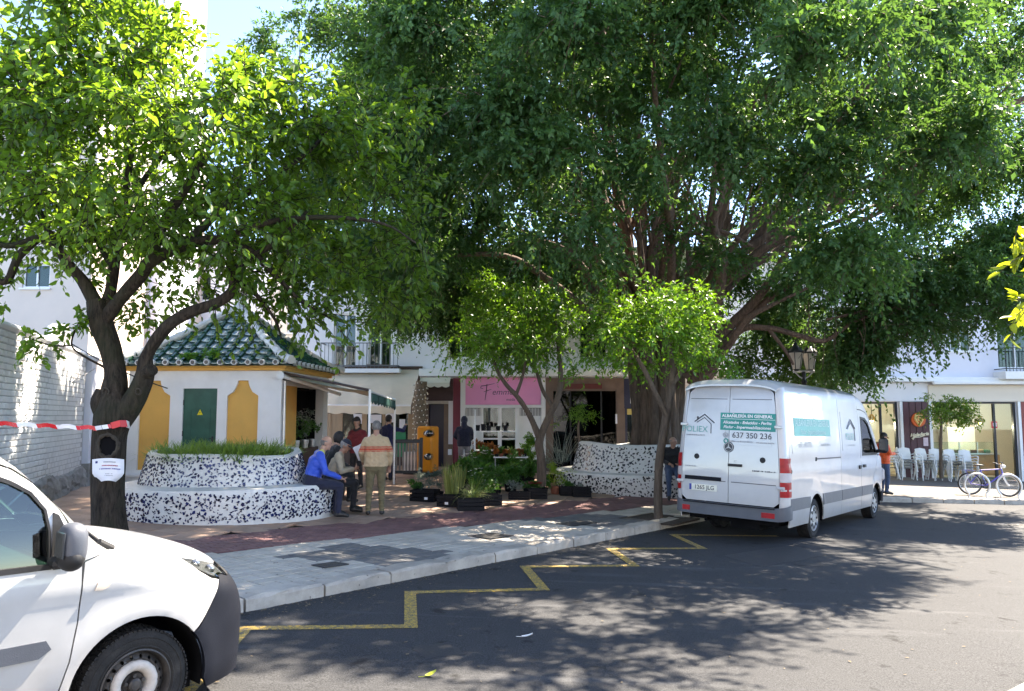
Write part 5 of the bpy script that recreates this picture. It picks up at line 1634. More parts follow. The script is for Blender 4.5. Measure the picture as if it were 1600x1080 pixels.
 for i in range(25):
  a = R(-12 + 204 * i / 24)
  for yy in (.885, .55): vs.append((AR * math.cos(a) * .99, sgn * yy, .317 + AR * .99 * math.sin(a)))
 q.add(vs, [(2 * i, 2 * i + 1, 2 * i + 3, 2 * i + 2) for i in range(24)]); q.build('arch_liner', M_dark, kg, smooth=True)
 tyre_and_rim(kg, 0, sgn * .775, .317, .195, 'steel', sgn)
 tyre_and_rim(kg, -2.70, sgn * .775, .317, .195, 'steel', sgn)
c_s = K_xc + .9
bo = SX(bump_l) + [(c_s, .825), (2 * c_s - K_S(.70), .835)] + [(2 * c_s - a, b) for a, b in SX(bump_l)][::-1][1:] + [(2 * c_s - K_S(.40), .28), (2 * c_s - K_S(.44), .21), (c_s, .19), (K_S(.44), .21), (K_S(.40), .28)]
arcf = [(K_S(x), z) for x, z in arc(0, .317, AR, -5, 39, 8)]
bo = bo[:-1] + arcf
panel('bumper', bo, lambda s, z: K_side(s, z, -1), M_bumper, kg, step=.035, rim=.03, off=.006)
grl = [(K_S(.72), .838), (K_S(.72), .88), (K_S(.8), .885), (c_s, .885), (2 * c_s - K_S(.8), .885), (2 * c_s - K_S(.72), .88), (2 * c_s - K_S(.72), .838), (c_s, .828)]
panel('grille', grl, lambda s, z: K_side(s, z, -1), M_black, kg, step=.04, rim=.02)
hood_o = [(x, -1) for x in np.linspace(-.13, .60, 16)] + [(.72, -.96), (.79, -.8), (.825, -.4), (.83, 0), (.825, .4), (.79, .8), (.72, .96)] + [(x, 1) for x in np.linspace(.60, -.13, 16)] + [(-.16, .5), (-.17, 0), (-.16, -.5)]
up_in = lambda p: Vector((0, -.2 * p.y, -1)).normalized()
panel('hood', hood_o, K_top, M_car_white, kg, step=.055, rim=.02, inward=up_in)
panel('cowl', [(-.14, -1), (-.17, -.5), (-.18, 0), (-.17, .5), (-.14, 1), (-.235, 1), (-.26, 0), (-.235, -1)], K_top, M_black, kg, step=.06, rim=.01, inward=up_in, off=-.006)
panel('windscreen', [(-.245, -.93), (-.27, 0), (-.245, .93), (-.86, .90), (-.90, 0), (-.86, -.90)], K_top, M_windscreen, kg, step=.08, rim=0, inward=up_in, off=.001)
for sgn in (-1, 1):
 panel('pillar_top', [(-.24, sgn * .925), (-.24, sgn), (-1.0, sgn), (-1.0, sgn * .88), (-.865, sgn * .895)], K_top, M_car_white, kg, step=.05, rim=.01, inward=up_in)
panel('roof', [(-.87, -.885), (-1.005, -.875), (-1.01, -1), (-3.3, -1), (-3.3, 1), (-1.01, 1), (-1.005, .875), (-.87, .885), (-.91, 0)], K_top, M_car_white, kg, step=.15, rim=.01, inward=up_in)
q = MB(); q.box((-3.34, 0, 1.0), (.04, 1.66, 1.45), bev=.015); q.build('rear_door', M_car_white, kg)
q = MB(); q.box((-1.3, 0, .26), (2.0, 1.6, .04)); q.box((-.55, 0, .9), (.42, 1.52, .26), bev=.09); q.box((-.28, 0, .62), (.25, 1.5, .6)); q.build('dashboard', M_cabin, kg)
for y in (-.38, .38):
 s_ = MB(); s_.box((-1.25, y, .62), (.5, .48, .18), bev=.06); st = s_.build('seat', M_cabin, kg)
 s_ = MB(); s_.box((-1.52, y, 1.02), (.16, .46, .66), rot=Matrix.Rotation(R(-14), 3, 'Y'), bev=.06); s_.build('backrest', M_cabin, st)
 s_ = MB(); s_.box((-1.60, y, 1.46), (.1, .26, .18), bev=.04); s_.build('headrest', M_cabin, st)
q = MB(); tilt = Matrix.Rotation(R(-62), 3, 'Y')
q.tube([Vector((-.80, .38, 1.05)) + tilt @ Vector((.185 * math.cos(2 * PI * i / 24), .185 * math.sin(2 * PI * i / 24), 0)) for i in range(25)], .016, 8)
q.tube([(-.80, .38, 1.05), (-.62, .38, .93)], .03, 8); q.box((-.79, .38, 1.04), (.03, .34, .05), rot=tilt); q.build('steering_wheel', M_black, kg, smooth=True)
q = MB(); q.tube([K_top(-.17, -.9) + Vector((0, 0, .012)), K_top(-.20, -.5) + Vector((0, 0, .03)), K_top(-.22, .1) + Vector((0, 0, .03))], .012, 6); q.tube([K_top(-.10, -.93) + Vector((0, 0, .004)), K_top(-.19, -.96) + Vector((0, 0, .015))], .02, 6); q.build('wiper', M_black, kg, smooth=True)
q = MB(); q.box((-1.4, 0, .24), (3.6, 1.5, .1)); q.build('underbody', M_dark, kg)
# ---------------------------------------------------------------- long white works van at the kerb
vhead = R(51.7)
vh = Vector((math.cos(vhead), math.sin(vhead))); vl = Vector((-vh.y, vh.x))
vwp = Vector((5.36, 14.05))
vorg = vwp + vl * .88
vn = thing('works_van', 'long white high-roof works van with teal lettering parked at the kerb', 'van', mat4=ground_mat(vorg.x, vorg.y, vhead))
V_zt = pchip([-1.62, -1.5, -1.2, 2.9, 3.3, 3.6, 3.85, 4.3, 4.72, 4.80, 5.0, 5.22, 5.33, 5.37], [2.66, 2.745, 2.78, 2.80, 2.77, 2.68, 2.50, 2.0, 1.52, 1.46, 1.36, 1.20, 1.02, .90])
V_r = lambda x: .30 if x < 3.6 else max(.16, .30 - (x - 3.6) * .2)
V_n2 = 3.3
V_J = .55
V_vm = (1 - V_J ** V_n2) ** (1 / V_n2)
V_W = .985
V_rc, V_rr = -1.47, .12
V_HB = V_W - V_rr
V_arc = V_rr * PI / 2
V_SB = V_rc - V_arc            # s where the flat back starts
V_SC = V_SB - V_HB             # centre of the back
def V_tum(z): return 1 - .115 * max(0, min(1.1, (z - 1.15) / 1.5)) ** 1.35 - (.04 * ((.5 - z) / .3) ** 2 if z < .5 else 0)
def V_w(x, z):
 zt = V_zt(x); r = V_r(x); zs = zt - r
 if z <= zs: return V_tum(z)
 q = min(1, (z - zs) / r)
 return V_tum(zs) * (1 - q ** V_n2) ** (1 / V_n2)
V_xc, V_a, V_n = 4.72, .64, 2.6
def V_plan(s):
 if s <= V_xc: return s, 1.0
 ph = min(1.0, (s - V_xc) / .85) * PI / 2
 return V_xc + V_a * math.sin(ph) ** (2 / V_n), math.cos(ph) ** (2 / V_n)
def V_S(x):
 if x <= V_xc: return x
 return V_xc + math.asin(min(1, ((x - V_xc) / V_a) ** (V_n / 2))) / (PI / 2) * .85
def V_rearlean(z): return .05 * max(0, (z - 1.0) / 1.6) ** 1.5 + .10 * max(0, (z - 2.45) / .33) ** 2
def V_map(s, z, sgn=-1):
 if s >= V_rc:
  x, hw = V_plan(s)
  y = V_W * hw * V_w(x, z)
  for ax in (0, 4.325):
   d = math.hypot(x - ax, z - .36); y += .014 * math.exp(-((d - .47) / .06) ** 2)
  y -= .012 * math.exp(-((z - 1.36) / .045) ** 2) * (1 if x < 4.6 else 0)
  return Vector((x, sgn * y, z))
 w = V_W * V_w(-1.3, z) - V_rr
 if s >= V_SB:
  ph = (V_rc - s) / V_rr
  return Vector((V_rc - V_rr * math.sin(ph) + V_rearlean(z), sgn * (w + V_rr * math.cos(ph)), z))
 t = (V_SB - s) / V_HB      # 0 at corner, 1 at centre
 y = w * (1 - t)
 return Vector((V_rc - V_rr - .018 * (1 - (1 - t) ** 2) + V_rearlean(z), sgn * y, z))
def V_back(y, z, off=0.0):
 """Point on the back face at lateral y (left positive)."""
 w = V_W * V_w(-1.3, z) - V_rr
 t = 1 - min(1, abs(y) / w)
 p = V_map(V_SB - t * V_HB, z, 1 if y >= 0 else -1)
 return Vector((p.x - off, y, z))
def V_zj(x): return V_zt(x) - V_r(x) + V_J * V_r(x)
def V_top(x, v):
 zt = V_zt(x); r = V_r(x); zs = zt - r
 _, hw = V_plan(V_S(x))
 q = abs(v) * V_vm
 return Vector((x, v * V_vm * V_W * hw * V_tum(zs), zs + r * (1 - q ** V_n2) ** (1 / V_n2)))
def v_in(p):
 if p.x < V_rc - .03: return Vector((1, 0, 0))
 return Vector((0, -p.y, 0)).normalized()
VAR = .43
zr = lambda x0, x1, n: [(x, V_zj(x)) for x in np.linspace(x0, x1, n)]
for sgn in (-1, 1):
 mp = (lambda s, z, g=sgn: V_map(s, z, g))
 rear_side = [(V_rc - .05, .78), (-.40, .78), (-.33, .76)]
 up = [(-1.40, .30), (-.435, .30)] + arc(0, .36, VAR, 188, -8, 26) + [(1.60, .30), (1.60, 2.30)] + zr(1.60, -1.40, 12)
 panel('rear_side_panel', up, mp, M_van_white, vn, step=.09, rim=.02)
 cp = [(V_SB + .005, .62), (-1.41, .62), (-1.41, 2.3)] + [(-1.41, V_zj(-1.41)), (V_rc, V_zj(-1.45)), (V_SB + .005, V_zj(-1.5))]
 panel('corner_pillar', cp, mp, M_van_white, vn, step=.05, rim=.02, inward=v_in)
 panel('sliding_door', [(1.612, .30), (3.06, .30), (3.06, 2.3)] + zr(3.06, 1.612, 8), mp, M_van_white, vn, step=.09, rim=.02)
 wv = [(3.20, 1.42), (4.42, 1.42), (4.16, 1.75), (3.86, 2.10), (3.60, 2.20), (3.24, 2.22)]
 fd = panel('front_door', [(3.072, .30), (3.86, .30)] + arc(4.325, .36, VAR, 186, 122, 12) + [(4.10, .95), (4.46, 1.34), (4.50, 1.40), (4.22, 1.76), (3.92, 2.16), (3.70, 2.32), (3.40, 2.37), (3.072, 2.37)], mp, M_van_white, vn, holes=[wv], step=.07, rim=.02)
 panel('window_seal', [(3.185, 1.405), (4.445, 1.405), (4.17, 1.76), (3.87, 2.115), (3.61, 2.215), (3.225, 2.235)], mp, M_black, fd, holes=[[(3.24, 1.46), (4.34, 1.46), (4.10, 1.75), (3.82, 2.07), (3.58, 2.16), (3.28, 2.18)]], step=.07, rim=.02, off=.004)
 panel('window_glass', wv, mp, M_glass_dark, fd, step=.1, rim=0, off=-.015)
 panel('door_handle', [(3.18, 1.16), (3.36, 1.16), (3.36, 1.22), (3.18, 1.22)], mp, M_black, fd, step=.05, rim=.02, off=.03)
 panel('fender', [(4.112, .95)] + arc(4.325, .36, VAR, 119, 30, 16) + [(V_S(4.85), .62), (V_S(4.85), .95), (V_S(4.80), 1.2), (V_S(4.78), 1.38), (4.52, 1.39), (4.47, 1.33)], mp, M_van_white, vn, step=.06, rim=.02)
 panel('pillar', [(4.512, 1.41), (4.74, 1.42)] + zr(4.68, 3.07, 22) + [(3.072, 2.385), (3.40, 2.385), (3.71, 2.335), (3.93, 2.175), (4.23, 1.775)], mp, M_van_white, vn, step=.06, rim=.02)
 panel('lower_band', [(-1.405, .57)] + [(-.385, .57), (-.405, .60), (-.36, .76), (-1.405, .77)], mp, M_grey_trim, vn, step=.08, rim=.014, off=.012)
 panel('lower_band', [(.385, .57), (1.595, .57), (1.595, .77), (.36, .77)], mp, M_grey_trim, vn, step=.08, rim=.014, off=.012)
 panel('lower_band', [(1.62, .57), (3.055, .57), (3.055, .77), (1.62, .77)], mp, M_grey_trim, vn, step=.08, rim=.014, off=.012)
 panel('lower_band', [(3.08, .57), (3.93, .57), (3.97, .77), (3.08, .77)], mp, M_grey_trim, vn, step=.08, rim=.014, off=.012)
 panel('side_pressing', [(-1.25, 1.52), (1.50, 1.52), (1.50, 2.30), (-1.25, 2.30)], mp, M_van_white, vn, step=.09, rim=.008, off=.005)
 panel('side_pressing', [(1.74, 1.52), (2.95, 1.52), (2.95, 2.30), (1.74, 2.30)], mp, M_van_white, vn, step=.09, rim=.008, off=.005)
 panel('slide_rail', [(0.0, 1.39), (1.6, 1.39), (1.6, 1.415), (0.0, 1.415)], mp, M_grey_trim, vn, step=.08, rim=.012, off=.004)
 q = MB(); c = mp(0.02, 1.40); q.box(c, (.06, .03, .07), bev=.006); q.build('rail_stop', M_black, vn)
 q = MB(); c = mp(-1.36, 1.22); q.lathe([(0, -.012), (.035, -.012), (.04, .0), (.04, .01)], 14, (c.x, c.y, c.z), axis='Y'); q.build('filler_cap', M_black, vn, smooth=True)
 panel('door_handle', [(2.86, 1.14), (3.00, 1.14), (3.00, 1.21), (2.86, 1.21)], mp, M_black, vn, step=.05, rim=.02, off=.025)
 for k, (z0, z1, m_) in enumerate(((1.20, 1.44, M_red_lamp), (1.05, 1.195, M_white_lamp), (.80, 1.045, M_red_lamp))):
  panel('rear_light', [(V_SB + .02, z0), (V_rc + .10, z0), (V_rc + .085, z1), (V_SB + .02, z1)], mp, m_, vn, step=.04, rim=.03, inward=v_in, off=.016)
 panel('lamp_strip', [(V_SB + .03, .90), (V_rc + .08, .90), (V_rc + .08, .93), (V_SB + .03, .93)], mp, M_white_lamp, vn, step=.04, rim=.01, inward=v_in, off=.02)
 panel('lamp_base', [(V_SB + .02, .66), (V_rc + .06, .66), (V_rc + .07, .79), (V_SB + .02, .79)], mp, M_van_white, vn, step=.04, rim=.02, inward=v_in, off=.012)
 edge = .012
 bd = [(V_SB - .002, .70), (V_SB - .09, .63), (V_SC + edge * .4, .63), (V_SC + edge * .4, 2.643), (V_SB - .12, 2.615), (V_SB - .02, 2.52), (V_SB - .002, 2.3)]
 rd = panel('rear_door', bd, mp, M_van_white, vn, step=.07, rim=.025, inward=lambda p: Vector((1, 0, 0)))
 panel('door_pressing', [(V_SB - .11, 1.62), (V_SC + .07, 1.62), (V_SC + .07, 2.30), (V_SB - .13, 2.30)], mp, M_van_white, rd, step=.08, rim=.012, inward=lambda p: Vector((1, 0, 0)), off=.007)
 panel('door_pressing', [(V_SB - .05, .98), (V_SC + .05, .98), (V_SC + .05, .995), (V_SB - .05, .995)], mp, M_grey_trim, rd, step=.08, rim=.004, inward=lambda p: Vector((1, 0, 0)), off=.003)
 panel('door_pressing', [(V_SB - .05, 2.40), (V_SC + .05, 2.40), (V_SC + .05, 2.412), (V_SB - .05, 2.412)], mp, M_grey_trim, rd, step=.08, rim=.004, inward=lambda p: Vector((1, 0, 0)), off=.003)
 for z in (1.95, .95):
  p = mp(V_SB + .03, z); q = MB(); q.box(p + Vector((-.012, sgn * .0, 0)), (.05, .13, .05), bev=.01); q.build('hinge', M_van_white, rd)
 p = V_back(sgn * .59, 1.39, .0); q = MB(); q.lathe([(0, -.014), (.045, -.012), (.05, .004)], 18, p, axis='X'); q.build('lock', M_black, rd, smooth=True)
 tyre_and_rim(vn, 0, sgn * .83, .345, .225, 'cap', sgn)
 tyre_and_rim(vn, 4.325, sgn * .83, .345, .225, 'cap', sgn)
 panel('inner_shell', [(-1.40, .40), (-.45, .40)] + arc(0, .36, VAR + .006, 175, 5, 20) + [(3.85, .40)] + arc(4.325, .36, VAR + .006, 175, 60, 12) + [(4.6, .8), (4.6, 1.36), (-1.40, 1.36)], mp, M_dark, vn, step=.15, rim=0, off=-.035)
 for ax in (0, 4.325):
  q = MB(); vs = []
  for i in range(25):
   a = R(-12 + 204 * i / 24)
   for yy in (.955, .55): vs.append((ax + VAR * .99 * math.cos(a), sgn * yy, .36 + VAR * .99 * math.sin(a)))
  q.add(vs, [(2 * i, 2 * i + 1, 2 * i + 3, 2 * i + 2) for i in range(24)]); q.build('arch_liner', M_dark, vn, smooth=True)
 q = MB(); q.box((4.40, sgn * 1.12, 1.62), (.13, .20, .34), bev=.05); q.tube([(4.42, sgn * .93, 1.47), (4.41, sgn * 1.05, 1.50)], .04, 8); mo = q.build('mirror', M_black, vn)
 q = MB(); q.box((4.331, sgn * 1.12, 1.64), (.008, .15, .24), bev=.003); q.build('mirror_glass', MATS['mirror_dark'], mo)
 q = MB(); c = V_map(V_S(4.98), .95, sgn); q.box(c + Vector((-.05, -sgn * .03, 0)), (.22, .16, .30), rot=Matrix.Rotation(-sgn * .7, 3, 'Z'), bev=.05); q.build('headlight', M_white_lamp, vn)
sB = V_SB; sC2 = 2 * V_SC
def V_wrap(s, z):
 return V_map(s, z, -1) if s >= V_SC else V_map(2 * V_SC - s, z, 1)
rb = [(-1.38, .44), (V_SB, .40), (V_SC, .40), (sC2 - V_SB, .40), (sC2 + 1.38, .44), (sC2 + 1.38, .655), (sC2 - V_rc, .655), (sC2 - V_SB + .05, .615), (V_SC, .615), (V_SB - .05, .615), (V_rc, .655), (-1.38, .655)]
bmp = panel('rear_bumper', rb, V_wrap, M_grey_trim, vn, step=.05, rim=.05, inward=v_in, off=.035)
panel('step', [(V_SB - .06, .595), (V_SC, .595), (sC2 - V_SB + .06, .595), (sC2 - V_SB + .06, .61), (V_SC, .61), (V_SB - .06, .61)], V_wrap, M_bumper, bmp, step=.06, rim=.04, inward=v_in, off=.075)
for y in (-.70, .80):
 panel('bumper_reflector', [(y - .11, .45), (y + .11, .45), (y + .11, .535), (y - .11, .535)], lambda a, b: V_back(max(-.83, min(.83, a)), b, .045), M_red_lamp, bmp, step=.05, rim=.012, inward=lambda p: Vector((1, 0, 0)))
panel('roof', [(x, -1) for x in np.linspace(-1.5, 3.4, 20)] + [(3.62, -.93), (3.66, 0), (3.62, .93)] + [(x, 1) for x in np.linspace(3.4, -1.5, 20)], V_top, M_van_white, vn, step=.16, rim=.01, inward=up_in)
panel('roof_edge', [(-1.5, -1), (-1.5, 1), (-1.615, .95), (-1.618, 0), (-1.615, -.95)], V_top, M_van_white, vn, step=.05, rim=.03, inward=up_in)
panel('windscreen', [(3.64, -.93), (3.68, 0), (3.64, .93), (4.70, .93), (4.74, 0), (4.70, -.93)], V_top, glassmat('van_windscreen', (.35, .45, .43), .08), vn, step=.12, rim=0, inward=up_in)
for sgn in (-1, 1): panel('pillar_top', [(3.42, sgn), (4.70, sgn), (4.70, sgn * .935), (3.64, sgn * .935)], V_top, M_van_white, vn, step=.08, rim=.01, inward=up_in)
panel('hood', [(4.715, -1), (4.755, 0), (4.715, 1), (5.0, 1), (5.2, .95), (5.31, .5), (5.33, 0), (5.31, -.5), (5.2, -.95), (5.0, -1)], V_top, M_van_white, vn, step=.07, rim=.02, inward=up_in)
fc = V_xc + .85
def V_front(s, z): return V_map(s, z, -1) if s <= fc else V_map(2 * fc - s, z, 1)
panel('front_bumper', [(V_S(4.80), .35), (fc, .30), (2 * fc - V_S(4.80), .35), (2 * fc - V_S(4.80), .62), (fc, .62), (V_S(4.80), .62)], V_front, M_grey_trim, vn, step=.07, rim=.04, off=.02)
panel('grille', [(V_S(4.86), .63), (fc, .63), (2 * fc - V_S(4.86), .63), (2 * fc - V_S(4.86), 1.0), (fc, .95), (V_S(4.86), 1.0)], V_front, M_bumper, vn, step=.07, rim=.03)
q = MB(); q.box((1.8, 0, .38), (6.4, 1.6, .16)); q.box((-.9, -.2, .30), (.9, .5, .2)); q.build('underbody', M_dark, vn)
q = MB(); q.tube([(-.1, -.75, .35), (-.1, .75, .35)], .05, 8); q.tube([(-1.5, .45, .30), (-.2, .45, .30)], .03, 8); q.build('axle', M_dark, vn)
q = MB(); q.box((3.0, 0, 1.4), (.06, 1.7, 1.9)); q.build('bulkhead', M_cabin, vn)
for y in (-.45, .45):
 s_ = MB(); s_.box((3.55, y, .95), (.5, .5, .2), bev=.06); st = s_.build('seat', M_cabin, vn); s_ = MB(); s_.box((3.27, y, 1.4), (.16, .48, .8), bev=.06); s_.build('backrest', M_cabin, st)
q = MB(); q.box((4.45, 0, 1.15), (.45, 1.7, .4), bev=.1); q.build('dashboard', M_cabin, vn)
panel('brake_light', [(-.16, 2.66), (.10, 2.66), (.10, 2.70), (-.16, 2.70)], lambda a, b: V_back(a, b, .06), M_red_lamp, vn, step=.05, rim=.03, inward=lambda p: Vector((1, 0, 0)))
panel('handle_strip', [(.13, .985), (.80, .985), (.80, 1.05), (.13, 1.05)], lambda a, b: V_back(a, b, .028), M_bumper, vn, step=.1, rim=.03, inward=lambda p: Vector((1, 0, 0)))
hd = panel('door_handle', [(-.24, 1.255), (.0, 1.255), (.0, 1.30), (-.24, 1.30)], lambda a, b: V_back(a, b, .035), M_black, vn, step=.06, rim=.035, inward=lambda p: Vector((1, 0, 0)))
M_plate = mat('number_plate_white', (.72, .72, .62), .4, .05, 6); M_eu = mat('plate_blue_band', (.02, .04, .30), .4)
pl = panel('number_plate', [(.20, .80), (.72, .80), (.72, .91), (.20, .91)], lambda a, b: V_back(a, b, .012), M_plate, vn, step=.1, rim=.01, inward=lambda p: Vector((1, 0, 0)))
panel('blue_band', [(.675, .803), (.717, .803), (.717, .907), (.675, .907)], lambda a, b: V_back(a, b, .015), M_eu, pl, step=.1, rim=.002, inward=lambda p: Vector((1, 0, 0)))
bk = lambda y0, z0, off=.014: (lambda x, y, z: V_back(y0 - x, z0 + y, off))
text('plate_lettering', '1265 JLG', .10, M_dark_print, pl, bk(.435, .855, .016), bold=.001)
gr = panel('green_banner', [(-.80, 1.87), (.16, 1.87), (.16, 2.17), (-.80, 2.17)], lambda a, b: V_back(a, b, .011), M_teal, vn, step=.08, rim=.0, inward=lambda p: Vector((1, 0, 0)))
panel('banner_rule', [(-.79, 2.062), (.15, 2.062), (.15, 2.068), (-.79, 2.068)], lambda a, b: V_back(a, b, .013), M_white_letter, gr, step=.1, rim=0, inward=lambda p: Vector((1, 0, 0)))
text('lettering', 'ALBAÑILERÍA EN GENERAL', .073, M_white_letter, gr, bk(-.31, 2.115), bold=.0022)
text('lettering', 'Alicatados - Enlucidos - Perlita', .068, M_white_letter, gr, bk(-.31, 2.005), shear=.25, bold=.0015)
text('lettering', 'Pladur - Impermeabilizaciones', .068, M_white_letter, gr, bk(-.31, 1.925), shear=.25, bold=.0015)
text('phone_lettering', '637 350 236', .135, M_dark_print, vn, bk(-.40, 1.785), bold=.001)
q = MB(); q.lathe([(.032, -.002), (.045, -.002), (.045, .0), (.032, .0)], 24, V_back(.06, 1.785, .014), axis='X'); q.tube([V_back(.075, 1.80, .016), V_back(.06, 1.78, .016), V_back(.045, 1.772, .016)], .007, 5); q.build('phone_symbol', M_grey_print, vn)
q = MB(); q.lathe([(.026, -.002), (.044, -.002), (.044, .0), (.026, .0)], 24, V_back(.05, 1.685, .014), axis='X'); q.build('teal_symbol', M_teal, vn)
def fine_print(parent, y0, y1, z, h, m, fn):
 """Print too small to read: a broken line of tiny strokes."""
 q = MB(); y = y0; rnd = random.Random(int(abs(y0 * 991 + z * 77)))
 while y > y1:
  w = rnd.uniform(.008, .02)
  hh = h * rnd.uniform(.6, 1.0)
  q.quad(fn(y, z), fn(y - w, z), fn(y - w, z + hh), fn(y, z + hh)); y -= w + rnd.uniform(.003, .012) + (.02 if rnd.random() < .1 else 0)
 return q.build('small_print', m, parent)
bb = lambda a, b: V_back(a, b, .013)
fine_print(vn, -.02, -.42, 1.672, .026, M_grey_print, bb); fine_print(vn, -.48, -.76, 1.668, .026, M_grey_print, bb)
lo = text('poliex_lettering', 'POLIEX', .15, M_teal_pale, vn, bk(.635, 1.865), bold=.0005)
fine_print(vn, .80, .43, 1.755, .024, M_grey_print, bb)
q = MB()
def bar(pts, r): q.tube([V_back(a, b, .013) for a, b in pts], r, 5)
bar([(.64, 2.00), (.455, 2.13), (.27, 1.985)], .010); bar([(.60, 1.985), (.455, 2.075), (.33, 1.965), (.33, 1.80)], .0065); bar([(.585, 2.09), (.585, 2.05)], .014)
q.build('house_logo', M_dark_print, vn)
c = V_back(0, 1.58, .0)
q = MB(); q.lathe([(0, -.010), (.075, -.010), (.08, -.016), (.088, -.012), (.09, .0)], 32, c, axis='X'); bg_ = q.build('badge', M_dark_print, vn, smooth=True)
q = MB()
for k in range(3):
 a = R(90 + 120 * k); u = Vector((0, math.cos(a), math.sin(a))); v = Vector((0, -math.sin(a), math.cos(a)))
 cc = c + Vector((-.013, 0, 0)); q.extr([cc + u * .072, cc + v * .013, cc - u * .006, cc - v * .013], (-.006, 0, 0))
q.lathe([(.070, -.018), (.078, -.018), (.078, -.012), (.070, -.012)], 32, c, axis='X')
q.build('star', M_silver, bg_)
q = MB()
q.tube([V_back(-.12, 1.33, .008), V_back(-.10, 1.355, .008), V_back(-.15, 1.355, .008)], .004, 5)
q.build('scratch_mark', M_grey_print, vn)
fine_print(vn, -.42, -.80, 1.195, .022, M_dark_print, bb); fine_print(vn, .80, .60, 1.205, .02, M_grey_print, bb)
sd_ = lambda x0, z0, off=.012: (lambda x, y, z: V_map(x0 + x, z0 + y, -1) + Vector((0, -off, 0)))
gs = panel('green_banner', [(-1.10, 1.81), (.97, 1.81), (.97, 2.12), (-1.10, 2.12)], lambda a, b: V_map(a, b, -1), M_teal_pale if False else mat('paler_teal_print', (.10, .42, .36), .45, .08, 3), vn, step=.09, rim=0, off=.009)  # side banner print is paler than the rear one
text('lettering', 'ALBAÑILERÍA EN GENERAL', .16, mat('pale_mint_lettering', (.50, .70, .65), .5), gs, sd_(-.06, 2.035), bold=.002)
text('lettering', 'Pladur - Impermeabilizaciones', .12, MATS['pale_mint_lettering'], gs, sd_(-.06, 1.88), shear=.25)
text('phone_lettering', '637 350 236', .14, mat('pale_grey_lettering', (.42, .43, .44), .5), vn, sd_(-.55, 1.66))
text('poliex_lettering', 'POLIEX', .19, M_teal_pale, vn, sd_(2.30, 1.80))
q = MB()
def sbar(pts, r): q.tube([V_map(a, b, -1) + Vector((0, -.012, 0)) for a, b in pts], r, 5)
sbar([(2.10, 1.97), (2.42, 2.16), (2.72, 1.97)], .010); sbar([(2.16, 1.96), (2.42, 2.10), (2.66, 1.95), (2.66, 1.72)], .007)
q.build('house_logo', M_grey_print, vn)
ss = lambda a, b: V_map(-a, b, -1) + Vector((0, -.012, 0))
fine_print(vn, -.35, -.90, 1.63, .05, M_grey_print, ss); fine_print(vn, -2.1, -2.65, 1.62, .03, M_grey_print, ss)
# ================================================================== TREES AND PLANTS
def np_mesh(name, verts, faces, m, rnd=None, smooth=False):
 """faces: (n, k) array"""
 me = bpy.data.meshes.new(name)
 nv = len(verts); nf, k = faces.shape
 me.vertices.add(nv); me.vertices.foreach_set('co', np.ascontiguousarray(verts, np.float32).ravel())
 me.loops.add(nf * k); me.loops.foreach_set('vertex_index', np.ascontiguousarray(faces, np.int32).ravel())
 me.polygons.add(nf); me.polygons.foreach_set('loop_start', np.arange(nf, dtype=np.int32) * k)
 me.polygons.foreach_set('loop_total', np.full(nf, k, np.int32))
 if rnd is not None:
  a = me.attributes.new('rnd', 'FLOAT', 'POINT'); a.data.foreach_set('value', np.ascontiguousarray(rnd, np.float32))
 for x in (m if isinstance(m, (list, tuple)) else [m]): me.materials.append(x)
 if smooth: me.polygons.foreach_set('use_smooth', np.ones(nf, bool))
 me.update(calc_edges=True)
 return me
def unit(a): return a / np.maximum(1e-9, np.linalg.norm(a, axis=-1, keepdims=True))
def leaf_geo(pos, ax, nr, L, W, rich, fold=.18):
 """pos, ax, nr (n,3); L, W (n,). 4 corner folded leaves, or 6 corner ones when rich."""
 sd = unit(np.cross(ax, nr)); nr = unit(np.cross(sd, ax))
 L = L[:, None]; W = W[:, None]
 b = pos; t = pos + ax * L - nr * L * .10
 n = len(pos)
 if not rich:
  l = pos + ax * L * .45 + sd * W * .5 + nr * W * fold; r = pos + ax * L * .45 - sd * W * .5 + nr * W * fold
  v = np.stack([b, l, t, r], 1).reshape(-1, 3)
  i = np.arange(n)[:, None] * 4
  f = np.concatenate([i + np.array([[0, 1, 2]]), i + np.array([[0, 2, 3]])], 0)
  return v, f, 4
 l1 = pos + ax * L * .28 + sd * W * .46 + nr * W * fold; l2 = pos + ax * L * .68 + sd * W * .40 + nr * W * fold * .7
 r1 = pos + ax * L * .28 - sd * W * .46 + nr * W * fold; r2 = pos + ax * L * .68 - sd * W * .40 + nr * W * fold * .7
 v = np.stack([b, l1, l2, t, r2, r1], 1).reshape(-1, 3)
 i = np.arange(n)[:, None] * 6
 f = np.concatenate([i + np.array([[0, 1, 2, 3]]), i + np.array([[0, 3, 4, 5]])], 0)
 return v, f, 6
